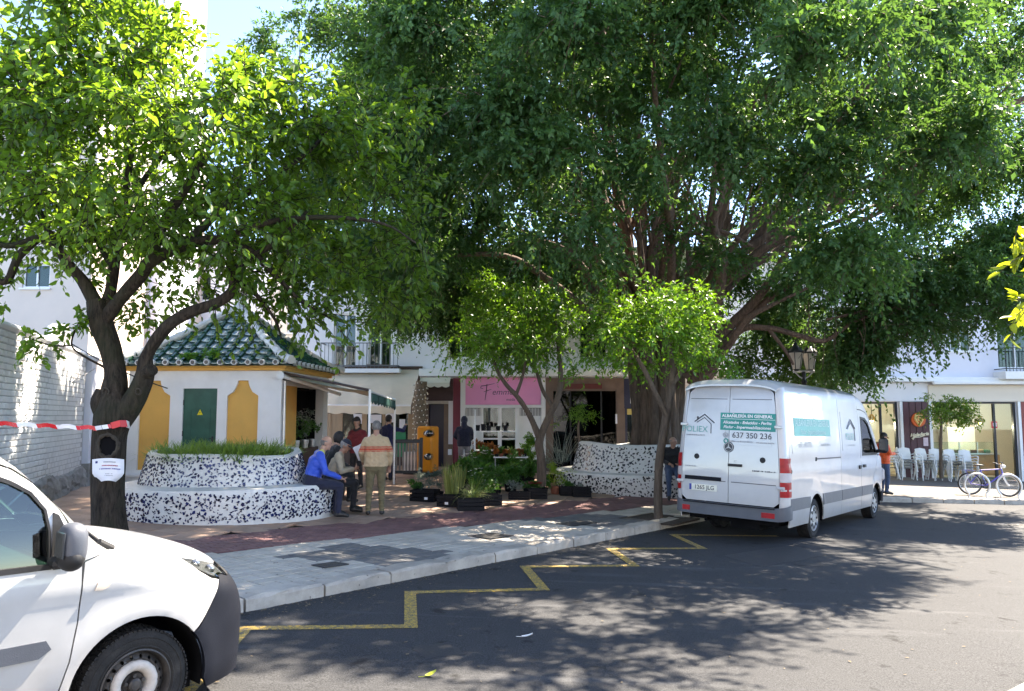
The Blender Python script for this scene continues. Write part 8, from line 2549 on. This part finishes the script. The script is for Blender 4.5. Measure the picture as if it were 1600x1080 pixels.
 if not seated:
  k = (lab == 1) & (co[:, 2] > hz); lab[k] = 0
  k = (lab == 0) & (co[:, 2] < hz) & (np.abs(co[:, 0]) < .19 * s * g); lab[k] = 1
 ph = (len(label) % 7)
 w = (np.sin(co[:, 2] * 42 + 3 * np.sin(co[:, 0] * 17 + ph)) * np.sin(co[:, 0] * 25 + co[:, 1] * 31 + ph) * .0045 + np.sin(co[:, 2] * 95 + co[:, 0] * 60 + ph) * .0015)
 cl = (lab < 2)
 co[cl] += no[cl] * w[cl][:, None]
 if not seated:
  rim = np.exp(-((co[:, 2] - hz - .012) / .016) ** 2) * .009 * (lab == 0) * (np.abs(co[:, 0]) < .2 * s * g); co += no * rim[:, None]
 nm.vertices.foreach_set('co', co.astype(np.float32).ravel())
 nf = len(nm.polygons)
 fv = np.empty(len(nm.loops), np.int32); nm.loops.foreach_get('vertex_index', fv)
 ls = np.empty(nf, np.int32); nm.polygons.foreach_get('loop_start', ls)
 fl = lab[fv[ls]]
 nm.materials.clear()
 ml = [top, bot, skin, shoe]
 fc = co[fv[ls]]
 if stripes:
  for (z0, z1, sm) in stripes:
   if sm not in ml: ml.append(sm)
   zz_ = fc[:, 2] - .02 * np.abs(fc[:, 0]) * 0
   armx = np.abs(fc[:, 0]) > .20 * s
   fl[(fl == 0) & (zz_ > z0 * s) & (zz_ < z1 * s)] = ml.index(sm)
 if collar is not None:
  ml.append(collar); dd = np.linalg.norm(fc - np.array(nk), axis=1); fl[(fl == 0) & (dd < .115 * s)] = len(ml) - 1
 for q in ml: nm.materials.append(q)
 nm.polygons.foreach_set('material_index', fl.astype(np.int32))
 nm.polygons.foreach_set('use_smooth', np.ones(nf, bool)); nm.update()
 body = link('body', nm, t)
 q = MB()
 for sx in (-1, 1): q.ell(HP(sx * .031, .0835, .012), (.011 * s, .006 * s, .006 * s), 8, 6, rot=Mh)
 q.build('eye', M_eye, t, smooth=True)
 q = MB(); q.ell(HP(0, .084, -.058), (.024 * s, .006 * s, .006 * s), 10, 6, rot=Mh); q.build('mouth', M_lip, t, smooth=True)
 mh = mat('hair_%d_%d' % (int(haircol[0] * 100), int(haircol[2] * 100)), haircol, .6, .4, 40, .7, 90, stretch=(1, 1, .4))
 def shell(rx, ry, rz, cond, name, m_, lift=1.0):
  vs = []; fs = []; nu, nv_ = 28, 18
  ok = {}
  for i in range(nv_ + 1):
   th = PI * i / nv_
   for k in range(nu):
    w_ = 2 * PI * k / nu
    d = Vector((math.sin(th) * math.cos(w_), math.sin(th) * math.sin(w_), math.cos(th)))
    j = 1 + .025 * math.sin(9 * w_ + 5 * th)
    p = Vector((d.x * rx * j, d.y * ry * j - .008, d.z * rz * j + .022)); ok[len(vs)] = cond(p, d); vs.append(hc + Mh @ (p * s))
  for i in range(nv_):
   for k in range(nu):
    f = (i * nu + k, (i + 1) * nu + k, (i + 1) * nu + (k + 1) % nu, i * nu + (k + 1) % nu)
    if all(ok[x] for x in f): fs.append(f)
  b_ = MB(); b_.add(vs, fs); return b_.build(name, m_, t, smooth=True, angle=80)
 if not hood:
  if hair == 'full': shell(.084, .103, .107, lambda p, d: p.z > .055 if p.y > .045 else (p.z > -.005 if p.y > .0 else p.z > -.062), 'hair', mh)
  elif hair == 'bald': shell(.081, .099, .102, lambda p, d: (-.055 < p.z < .055) and p.y < .015, 'hair', mh)
  elif hair == 'long': shell(.094, .112, .13, lambda p, d: p.z > .06 if p.y > .05 else p.z > -.12, 'hair', mh)
 if cap:
  ck = shell(.087, .106, .110, lambda p, d: p.z > .042, 'cap', cap)
  q = MB(); vs = []
  for i in range(11):
   a = R(-62 + 124 * i / 10)
   for rr, dz in ((1.0, .045), (1.62, .028)): vs.append(HP(.082 * math.sin(a), (.098 * math.cos(a)) * (rr if abs(a) < 1.2 else 1), dz))
  q.add(vs, [(2 * i, 2 * i + 1, 2 * i + 3, 2 * i + 2) for i in range(10)]); q.add([v - Vector((0, 0, .006)) for v in vs], [(2 * i, 2 * i + 1, 2 * i + 3, 2 * i + 2) for i in range(10)]); q.build('visor', cap, ck, smooth=True)
 return t, J, HP
SIT = dict(pel=(0, 0, .585), chest=(0, .13, .90), neck=(0, .20, 1.075), head=(0, .275, 1.205), shL=(-.19, .16, 1.03), shR=(.19, .16, 1.03),
           elL=(-.24, .22, .76), elR=(.24, .22, .76), wrL=(-.10, .46, .66), wrR=(.10, .46, .66), hipL=(-.1, .03, .575), hipR=(.1, .03, .575),
           knL=(-.13, .46, .53), knR=(.13, .46, .53), anL=(-.13, .42, .09), anR=(.13, .44, .09), toeL=(-.15, .57, .04), toeR=(.15, .59, .04))
c_blue = cloth('royal_blue_jacket', (.010, .075, .52), rough=.5); c_dknavy = cloth('dark_navy_cloth', (.010, .013, .035)); c_beige = cloth('beige_jacket', (.42, .35, .25)); c_sweat = cloth('fawn_sweater', (.46, .335, .20), .1, .4, 60)
c_olive = cloth('olive_trousers', (.135, .11, .055)); c_black = cloth('black_cloth', (.012, .012, .014)); c_red = cloth('dark_red_cloth', (.15, .012, .018)); c_rust = cloth('rust_stripe', (.45, .07, .035), .1, .4, 60)
c_grey = cloth('grey_trousers', (.20, .205, .22)); c_jean = cloth('blue_jeans', (.045, .075, .14)); c_orange = cloth('orange_jacket', (.80, .10, .012), rough=.55); c_dkblue = cloth('deep_blue_top', (.012, .014, .07)); c_yel = cloth('yellow_collar', (.62, .60, .12)); c_capnavy = cloth('navy_cap', (.014, .018, .035)); c_maroon = cloth('maroon_top', (.06, .014, .016))
def ploc(x, y, dz=0.0): return Vector((x, y, gz(x) + PAVE + dz))
person('seated man in a royal blue jacket on the mosaic bench, back of his head balding', ploc(-3.42, 13.22), 18, 1.74, {**SIT, 'chest': (0, .09, .92), 'neck': (0, .17, 1.10), 'head': (0, .24, 1.235), 'shL': (-.2, .12, 1.05), 'shR': (.2, .12, 1.05)},
       (c_blue, c_dknavy, M_shoe, M_skin), 'bald', (.16, .15, .14), girth=1.16, collar=c_yel, head_rot=(12, -10), seated=True)
person('seated man in a beige jacket and navy cap beside the man in blue', ploc(-3.30, 14.05), 8, 1.68, {**SIT, 'wrL': (-.05, .42, .78), 'wrR': (.06, .42, .78)},
       (c_beige, c_black, M_shoe, M_skin_tan), 'full', (.25, .24, .23), cap=c_capnavy, head_rot=(28, -12), seated=True)
person('dark haired person in black sitting behind the two men on the bench', ploc(-3.55, 14.75, .06), 40, 1.72, SIT, (c_black, c_black, M_shoe, M_skin), 'long', (.012, .01, .01), head_rot=(10, 0), seated=True)
g_ = G(586, 806, PAVE)
pt, Jn, HPn = person('standing man in a fawn sweater with rust stripes seen from behind', g_, 97, 1.66, {'elL': (-.27, -.02, 1.14), 'wrL': (-.25, .16, .98), 'elR': (.27, -.04, 1.13), 'wrR': (.25, .08, .91), 'knL': (-.11, .02, .5), 'anL': (-.125, -.02, .09), 'anR': (.12, -.03, .09)},
       (c_sweat, c_olive, M_shoe, M_skin_tan), 'full', (.16, .15, .145), girth=1.14, stripes=[(1.235, 1.255, c_rust), (1.18, 1.222, c_rust), (1.158, 1.168, c_rust)], collar=c_sweat, head_rot=(14, 8), hem=.89)
pp = Jn['wrL'] + Vector((-.03, .10, .05))
pw = Matrix.Rotation(R(97 - 90), 3, 'Z') @ pp + g_
q = MB(); M3 = Matrix.Rotation(R(20), 3, 'Z') @ Matrix.Rotation(R(-30), 3, 'Y')
for i in range(3): q.box(M3 @ Vector((0, .012 * i, 0)), (.17, .004, .26), rot=M3 @ Matrix.Rotation(R(4 * i), 3, 'Y'))
tag(q.build('papers', M_paper, loc=pw + Vector((-.02, 0, .10))), 'folded white papers in the hand of the man in the fawn sweater', 'papers')
g_ = Vector((P(558, 700, 18.4).x, 18.4, gz(-3.7) + PAVE))
person('woman with dark hair in a dark red and black top behind the awning pole', g_, 250, 1.66, {'wrR': (.12, .24, 1.08), 'elR': (.26, .02, 1.12)}, (c_red, c_black, M_shoe, M_skin), 'long', (.015, .012, .01), collar=c_black, head_rot=(18, 20))
g_ = Vector((P(606, 700, 20.8).x, 20.8, gz(-3.4) + PAVE))
person('person in deep blue reaching towards the far awning pole', g_, 60, 1.74, {'elR': (.36, .18, 1.30), 'wrR': (.28, .36, 1.42)}, (c_dkblue, c_dknavy, M_shoe, M_skin), 'full', (.015, .012, .01))
g_ = G(725, 742, PAVE)
person('man in a navy hooded top and grey trousers seen from behind', g_, 88, 1.76, {'wrL': (-.13, .22, .98), 'wrR': (.15, .22, 1.0), 'elL': (-.29, .0, 1.14), 'elR': (.29, .0, 1.14)}, (c_dknavy, c_grey, M_shoe, M_skin), 'none', girth=1.12, hood=True, head_rot=(26, 0), hem=.84)
g_ = G(1383, 773, PAVE)
pt, Jn, HPn = person('man in a bright orange jacket and dark cap looking down beside the van', g_, 8, 1.74, {'elR': (.25, .04, 1.14), 'wrR': (.10, .27, 1.14), 'elL': (-.25, .04, 1.14), 'wrL': (-.08, .28, 1.13)}, (c_orange, c_jean, M_shoe, M_skin), 'full', (.02, .016, .012), cap=c_black, head_rot=(24, 0), girth=1.05)
pw = Matrix.Rotation(R(8 - 90), 3, 'Z') @ ((Jn['wrR'] + Jn['wrL']) / 2 + Vector((0, .10, .03))) + g_
q = MB(); q.box((0, 0, 0), (.08, .15, .012), R(8 - 90), bev=.004); tag(q.build('mobile_phone', M_black, loc=pw), 'dark mobile phone held by the man in orange', 'phone')
person('man in black jacket and blue jeans leaning on the bench beside the slim tree', ploc(PL2.x + .12, PL2.y - 2.62), 265, 1.70, {'pel': (0, .0, .72), 'chest': (0, .06, 1.05), 'neck': (0, .08, 1.23), 'head': (0, .13, 1.37), 'shL': (-.19, .07, 1.18), 'shR': (.19, .07, 1.18), 'elL': (-.26, .10, .92), 'elR': (.26, .10, .92), 'wrL': (-.12, .30, .86), 'wrR': (.12, .30, .86), 'hipL': (-.1, .02, .70), 'hipR': (.1, .02, .70), 'knL': (-.13, .28, .46), 'knR': (.13, .28, .46), 'anL': (-.13, .34, .09), 'anR': (.13, .30, .09), 'toeL': (-.15, .49, .04), 'toeR': (.15, .45, .04)},
       (c_black, c_jean, M_shoe, M_skin), 'bald', (.2, .19, .18), head_rot=(6, 55), seated=True)
person('person in a maroon top seated between the slim tree and the van', ploc(PL2.x + .98, PL2.y - 2.28), 285, 1.68, SIT, (c_maroon, c_dknavy, M_shoe, M_skin), 'full', (.02, .016, .012), head_rot=(15, 20), seated=True)
# ================================================================== STREET FURNITURE AND SMALL THINGS
def make_chair(label, group):
 t = thing('plastic_chair', label, 'chair', (0, 0, 0), 0, group)
 q = MB(); vs = []
 for i in range(6):
  for j in range(5):
   x = -.21 + .42 * i / 5; y = -.20 + .42 * j / 4
   vs.append((x * (1 + .06 * j / 4), y, .44 - .012 * math.sin(PI * i / 5) * math.sin(PI * j / 4) + (.012 if j == 4 else 0)))
 fs = [(i * 5 + j, (i + 1) * 5 + j, (i + 1) * 5 + j + 1, i * 5 + j + 1) for i in range(5) for j in range(4)]
 q.add(vs, fs); q.add([(a, b, c - .018) for a, b, c in vs], fs); q.build('seat', M_white_plastic, t, smooth=True)
 q = MB()
 n = 9
 for k in range(n):   # ribbed tall back
  u = -.5 + (k + .5) / n
  top = .86 - .05 * (2 * u) ** 2
  pts = [(u * .37, -.20, .45), (u * .385, -.235, .62), (u * .40 * .86, -.30, top)]
  for a, b in zip(pts[:-1], pts[1:]):
   c = (Vector(a) + Vector(b)) / 2; d = Vector(b) - Vector(a)
   q.box(c, (.040, .014, d.length + .004), rot=d.to_track_quat('Z', 'Y').to_matrix())
 q.tube([(-.19, -.302, .83), (0, -.312, .865), (.19, -.302, .83)], .018, 8)
 q.tube([(-.195, -.20, .45), (-.205, -.24, .62), (-.19, -.305, .83)], .016, 8); q.tube([(.195, -.20, .45), (.205, -.24, .62), (.19, -.305, .83)], .016, 8)
 q.build('backrest', M_white_plastic, t, smooth=True)
 for sx in (-1, 1):
  q = MB(); q.tube([(sx * .24, -.25, .62), (sx * .275, -.05, .655), (sx * .27, .17, .65), (sx * .255, .23, .60), (sx * .245, .22, .44)], [.018, .024, .024, .02, .018], 8, flat=.8); q.build('armrest', M_white_plastic, t, smooth=True)
  for sy, y0 in ((1, .21), (-1, -.19)):
   q = MB(); q.tube([(sx * .215, y0, .44), (sx * .235, y0 + sy * .03, .25), (sx * .262, y0 + sy * .075, .0)], [.026, .022, .018], 8); q.build('leg', M_white_plastic, t, smooth=True)
 return t
stacks = [(1393, 29.3, 70, 'behind the man in orange'), (1417, 29.2, 172, 'in front of the white pilaster'), (1444, 29.3, 186, 'in front of the maroon planks'), (1466, 29.4, 178, 'just left of the little tree trunk'), (1489, 29.3, 184, 'just right of the little tree trunk'), (1512, 29.2, 176, 'at the right end of the row')]
proto = None
for si, (px_, Y_, an, where) in enumerate(stacks):
 for lv in range(4):
  lab = '%s white plastic chair of the stack %s' % (('lowest', 'second', 'third', 'topmost')[lv], where)
  if proto is None: proto = make_chair(lab, 'stacked white plastic armchairs'); o = proto
  else: o = copy_tree(proto)
  o['label'] = lab
  a = R(an + random.uniform(-3, 3)); x = P(px_, 740, Y_).x
  dn = Vector((-math.sin(a), math.cos(a)))
  o.location = (x + dn.x * .03 * lv, Y_ + dn.y * .03 * lv, gz(x) + PAVE + .105 * lv); o.rotation_euler = (0, 0, a)
bx0, bx1 = G(1516, 773, PAVE), G(1571, 776, PAVE)
bd_ = Vector((bx1.x - bx0.x, bx1.y - bx0.y)); ba = math.atan2(bd_.y, bd_.x); WB = 1.02
bk_ = thing('bicycle', 'purple-blue bicycle with black tyres leaning at silver hoop stands', 'bicycle', (bx0.x, bx0.y, gz(bx0.x) + PAVE), ba)
bk_.rotation_euler = (R(-5), math.atan(.036), ba)
M_bike = mat('purple_blue_paint', (.07, .06, .42), .3, .1, 8, coat=.5)
rw = .325
def bike_wheel(x):
 wv_ = MB(); wv_.lathe([(.02, -.03), (.02, .03)], 12, (x, 0, rw), axis='Y', caps=True); w_ = wv_.build('wheel', M_galv, bk_)
 q = MB(); ring = [(x + (rw - .016) * math.cos(2 * PI * i / 40), 0, rw + (rw - .016) * math.sin(2 * PI * i / 40)) for i in range(41)]; q.tube(ring, .020, 8); q.build('tyre', M_rubber, w_, smooth=True)
 q = MB(); ring = [(x + (rw - .045) * math.cos(2 * PI * i / 40), 0, rw + (rw - .045) * math.sin(2 * PI * i / 40)) for i in range(41)]; q.tube(ring, .012, 6); q.build('rim', M_galv, w_, smooth=True)
 q = MB()
 for i in range(24):
  a = 2 * PI * i / 24; q.tube([(x + .02 * math.cos(a + 1.2), .02 * (-1) ** i, rw + .02 * math.sin(a + 1.2)), (x + (rw - .05) * math.cos(a), 0, rw + (rw - .05) * math.sin(a))], .0016, 4)
 q.build('spoke', M_galv, w_)
 q = MB(); arcp = [(x + (rw + .03) * math.cos(a), 0, rw + (rw + .03) * math.sin(a)) for a in [R(40 + 130 * i / 14) if x < .5 else R(20 + 120 * i / 14) for i in range(15)]]; q.tube(arcp, .022, 8, flat=.35); q.build('mudguard', M_silver, bk_, smooth=True)
bike_wheel(0); bike_wheel(WB)
bb_, st_, hd_, hl_ = (.43, 0, .29), (.30, 0, .74), (.86, 0, .80), (.885, 0, .66)
q = MB()
for a, b, r in ((bb_, st_, .018), (st_, hd_, .018), (bb_, hl_, .020), (hd_, hl_, .022)): q.tube([a, b], r, 10)
for sy in (-.05, .05): q.tube([(0, sy, rw), (.42, sy * .4, .29)], .011, 8); q.tube([(0, sy, rw), (.30, sy * .3, .70)], .010, 8)
q.build('frame', M_bike, bk_, smooth=True)
q = MB()
for sy in (-.045, .045): q.tube([(hl_[0], sy, .64), (.93, sy, .50), (WB, sy, rw)], .013, 8)
q.box((hl_[0], 0, .65), (.04, .11, .03), bev=.008); q.build('fork', M_white_paint, bk_, smooth=True)
q = MB(); q.ell((.27, 0, .885), (.13, .065, .03), 14, 8); q.tube([st_, (.275, 0, .87)], .013, 8); q.build('saddle', M_black, bk_, smooth=True)
q = MB(); q.tube([hd_, (.85, 0, .93)], .014, 8); q.tube([(.80, -.28, .98), (.86, -.12, .94), (.85, 0, .935), (.86, .12, .94), (.80, .28, .98)], .012, 8); q.build('handlebar', M_chrome, bk_, smooth=True)
q = MB()
for sy in (-1, 1): q.tube([(.74, sy * .30, .985), (.83, sy * .25, .972)], .018, 8)
q.build('grip', M_black, bk_, smooth=True)
q = MB(); q.lathe([(.09, .035), (.095, .04), (.09, .045), (.05, .042)], 24, (.43, 0, .29), axis='Y'); q.tube([(.43, .05, .29), (.50, .06, .15)], .010, 6); q.tube([(.43, -.05, .29), (.36, -.06, .43)], .010, 6); q.box((.50, .10, .15), (.09, .07, .02)); q.box((.36, -.10, .43), (.09, .07, .02)); q.build('crankset', M_gunmetal, bk_)
q = MB(); q.box((-.02, 0, .72), (.34, .10, .012)); q.tube([(-.1, .05, .72), (0, .05, rw)], .006, 6); q.tube([(-.1, -.05, .72), (0, -.05, rw)], .006, 6); q.build('luggage_rack', M_bike, bk_)
q = MB(); q.box((.90, 0, .88), (.12, .16, .10), bev=.03); q.build('front_bag', M_white_plastic, bk_)
for (px_, py_, lab) in ((1528, 778, 'silver hoop bicycle stand at the back wheel of the bicycle'), (1578, 780, 'silver hoop bicycle stand at the front wheel of the bicycle')):
 g_ = G(px_, py_, PAVE); t = thing('bicycle_stand', lab, 'bike stand', g_, ba + R(6), 'silver hoop bicycle stands')
 q = MB(); q.tube([(.33 * math.cos(a), 0, .36 + .33 * math.sin(a)) for a in [R(-48 + 276 * i / 28) for i in range(29)]], .026, 10); q.build('hoop', M_galv, t, smooth=True)
 for sx in (-1, 1): q = MB(); q.tube([(sx * .22, 0, .115), (sx * .235, 0, .0)], .024, 8); q.box((sx * .235, 0, .006), (.12, .10, .012)); q.build('foot', M_galv, t)
lp_ = P(1260, 700, 21.6); g_ = Vector((lp_.x, 21.6, gz(lp_.x) + PAVE))
sl = thing('street_lamp', 'old style lamp post with two white lanterns behind the van', 'street lamp', g_)
ztop = P(1260, 580, 21.6).z - g_.z
q = MB(); q.lathe([(.20, 0), (.20, .25), (.14, .30), (.12, .8), (.15, .85), (.075, .95), (.06, ztop - .35), (.09, ztop - .30), (.05, ztop - .25), (.05, ztop - .02)], 16); q.build('post', M_gunmetal, sl, smooth=True)
q = MB(); q.tube([(-.30, 0, ztop), (.30, 0, ztop)], .03, 8); q.tube([(-.28, 0, ztop), (-.12, 0, ztop - .16), (0, 0, ztop - .22)], .018, 6); q.tube([(.28, 0, ztop), (.12, 0, ztop - .16), (0, 0, ztop - .22)], .018, 6); q.build('crossarm', M_galv, sl, smooth=True)
M_frost = mat('frosted_lantern_glass', (.80, .74, .66), .4, .05, 6)
for sx, sy in ((-.24, -.1), (.22, .12)):
 b_ = Vector((sx, sy, ztop + .05))
 q = MB(); q.cyl(b_ - Vector((0, 0, .05)), b_, .05, .09, 12); q.cyl(b_ + Vector((0, 0, .46)), b_ + Vector((0, 0, .50)), .25, .25, 8); q.cyl(b_ + Vector((0, 0, .501)), b_ + Vector((0, 0, .66)), .235, .07, 8); q.cyl(b_ + Vector((0, 0, .66)), b_ + Vector((0, 0, .74)), .07, .05, 8); q.ell(b_ + Vector((0, 0, .78)), (.03, .03, .05), 8, 6)
 ln = q.build('lantern', M_gunmetal, sl)
 for k in range(6):
  a0, a1 = 2 * PI * k / 6, 2 * PI * (k + 1) / 6
  q = MB(); q.quad(b_ + Vector((.12 * math.cos(a0), .12 * math.sin(a0), .0)), b_ + Vector((.12 * math.cos(a1), .12 * math.sin(a1), .0)), b_ + Vector((.205 * math.cos(a1), .205 * math.sin(a1), .455)), b_ + Vector((.205 * math.cos(a0), .205 * math.sin(a0), .455))); q.build('pane', M_frost, ln)
 q = MB()
 for k in range(6):
  a0 = 2 * PI * k / 6; q.tube([b_ + Vector((.122 * math.cos(a0), .122 * math.sin(a0), 0)), b_ + Vector((.208 * math.cos(a0), .208 * math.sin(a0), .46))], .011, 5)
 q.build('lantern_frame', M_gunmetal, ln)
g_ = G(668, 744, PAVE)
om = thing('vending_machine', 'orange vending machine with two clear bubble windows beside the cafe', 'vending machine', g_, R(-22))
M_omach = mat('orange_machine_paint', (.78, .27, .012), .35, .05, 3, coat=.3)
q = MB(); q.box((0, 0, .06), (.44, .44, .12)); q.build('base', M_black, om)
q = MB(); q.box((0, 0, .79), (.50, .50, 1.34), bev=.05); q.build('cabinet', M_omach, om)
for z, w in ((1.25, .16), (.58, .13)):
 q = MB(); q.ell((.13, -.235, z), (w, .05, .10), 18, 10); q.build('dark_window', M_black, om, smooth=True)
 q = MB(); q.ell((.17, -.23, z), (w, .11, .115), 18, 10); q.build('bubble', M_clear, om, smooth=True)
 q = MB(); rr_ = random.Random(int(z * 10))
 for _ in range(12): q.ell((.13 + rr_.uniform(-.10, .10), -.27 + rr_.uniform(-.02, .02), z + rr_.uniform(-.06, .04)), (.024, .024, .024), 8, 6)
 q.build('capsule', mat('pale_capsule', (.5, .45, .35), .3, .5, 9), om, smooth=True)
g_ = G(643, 741, PAVE); t = thing('white_cabinet', 'white metal cabinet left of the orange machine', 'cabinet', g_, R(-3))
q = MB(); q.box((0, 0, .36), (.50, .42, .60), bev=.012); q.build('body', M_white_plastic, t)
q = MB(); q.box((0, -.213, .36), (.46, .006, .55), bev=.002); q.build('door', M_white_paint, t)
q = MB(); q.box((0, 0, .03), (.44, .36, .06)); q.build('plinth', M_black, t)
ra, rb_ = Vector((P(612, 700, 22.2).x, 22.2)), Vector((P(658, 700, 22.4).x, 22.4))
t = thing('terrace_railing', 'dark railing with pale spindles beside the far awning pole', 'railing', (ra.x, ra.y, gz(ra.x) + PAVE), math.atan2((rb_ - ra).y, (rb_ - ra).x)); Lr = (rb_ - ra).length
q = MB(); q.box((Lr / 2, 0, 1.0), (Lr, .12, .10), bev=.01); q.build('top_rail', M_gunmetal, t); q = MB(); q.box((Lr / 2, 0, .12), (Lr, .08, .08), bev=.01); q.build('bottom_rail', M_gunmetal, t)
sp = MB(); sp.lathe([(.02, .16), (.03, .3), (.018, .5), (.032, .72), (.02, .95)], 8); spm = sp.mesh('spindle', mat('pale_spindle', (.25, .23, .21), .6), True)
for k in range(9): o = link('spindle', spm, t); o.location = (Lr * (k + .5) / 9, 0, 0)
for x in (0, Lr): q = MB(); q.box((x, 0, .55), (.09, .09, 1.1), bev=.01); q.build('post', M_gunmetal, t)
g_ = Vector((P(656, 700, 23.6).x, 23.6, gz(-2.8) + PAVE)); t = thing('wrapped_trunk', 'bare trunk wrapped in small string lights at the corner of the beige awning', 'trunk', g_)
hT = P(656, 596, 23.6).z - g_.z
q = MB(); limb(q, [(0, 0, -.1, .21), (.02, 0, hT * .3, .19), (-.02, .02, hT * .65, .18), (.03, 0, hT, .17)], 14, 8, .06, 12); q.build('trunk', bark_mat('palm_bark', (.10, .075, .05), (.24, .19, .13), (5, 5, 9), .8), t, smooth=True)
q = MB(); lt = MB()
n = 170
pts = []
for i in range(n):
 a = i * .55; z = hT * (.1 + .88 * i / n); pts.append((.215 * math.cos(a), .215 * math.sin(a), z))
 lt.ell((.225 * math.cos(a), .225 * math.sin(a), z + random.uniform(-.03, .03)), (.016, .016, .022), 6, 4)
q.tube(pts, .005, 4); q.build('light_string', M_black, t); lt.build('small_bulb', mat('pale_bulb', (.85, .82, .72), .25), t)
g_ = G(798, 748, PAVE); g_ = Vector((P(798, 720, 21.4).x, 21.4, gz(0) + PAVE))
t = thing('plant_table', 'white topped trestle of small plants before the pink shop', 'table', g_)
q = MB(); q.box((0, 0, .72), (.95, .55, .03), bev=.005); q.build('tabletop', M_white_paint, t)
for sx in (-.42, .42):
 for sy in (-.22, .22): q = MB(); q.tube([(sx, sy, 0), (sx, sy, .705)], .018, 6); q.build('leg', M_galv, t)
for i in range(7):
 lab = ('succulent tray on the plant table, first from the left', 'second small tray on the plant table', 'third small tray on the plant table', 'yellowish small plant in the middle of the plant table', 'fifth small tray on the plant table', 'sixth small tray on the plant table', 'small tray at the right end of the plant table')[i]
 pl_ = thing('small_plant', lab, 'plant', g_ + Vector((-.39 + .13 * i, random.uniform(-.1, .1), .735)))
 rr = np.random.default_rng(300 + i); pot(pl_, .055, .09, M_terracotta if i % 2 else M_potblack); greenery(pl_, 'foliage', rr, 'bush' if i != 3 else 'blade', .08, .10 if i != 3 else .3, (M_croton, M_green, M_croton, M_spider, M_palegrass, M_croton, M_green)[i], (0, 0, .08), 24)
for i in range(3):
 b_ = thing('grey_crate', ('grey plastic crate under the left of the plant table', 'grey plastic crate under the middle of the plant table', 'grey plastic crate under the right of the plant table')[i], 'crate', g_ + Vector((-.3 + .3 * i, 0, 0)))
 q = MB(); q.box((0, 0, .02), (.26, .36, .03))
 q.build('base', M_grey_trim, b_)
 for sx, sy, w, d in ((0, -1, .26, .015), (0, 1, .26, .015), (-1, 0, .015, .36), (1, 0, .015, .36)):
  q = MB(); q.box((sx * .13, sy * .18, .17), (w, d, .27), bev=.004); q.build('side_panel', M_grey_trim, b_)
t = thing('plant_rack', 'white metal rack with a shelf of dark pots right of the man in navy', 'rack', Vector((P(774, 700, 22.8).x, 22.8, gz(-.5) + PAVE)))
for sx in (-.62, .62):
 for sy in (-.18, .18): q = MB(); q.tube([(sx, sy, 0), (sx, sy, 1.62)], .016, 6); q.build('post', M_white_paint, t)
for z in (.25, .82, 1.38): q = MB(); q.box((0, 0, z), (1.28, .40, .025), bev=.004); q.build('shelf', M_white_paint, t)
for i, x in enumerate((-.52, -.36, -.20, .08, .30)):
 o = thing('flower_pot', ('empty dark pot at the left of the white rack shelf', 'second dark pot on the white rack shelf', 'third dark pot on the white rack shelf', 'dark pot right of the gap on the white rack shelf', 'dark pot at the right of the white rack shelf')[i], 'flower pot', t.location + Vector((x, 0, 1.395)))
 pot(o, .07, (.17, .2, .15, .14, .16)[i], M_potblack); q = MB(); q.cyl((0, 0, .11), (0, 0, .118), .062, .062, 12); q.build('soil', M_soil, o)
q = MB(); p = gp(P(742, 700, 22.2).x, 22.2); t = thing('market_pole', 'thin white pole standing right beside the man in navy', 'pole', p)
q.tube([(0, 0, 0), (0, 0, 2.0)], .022, 8); q.build('shaft', M_white_paint, t, smooth=True); q = MB(); q.box((0, 0, .01), (.2, .2, .02)); q.build('foot', M_white_paint, t)
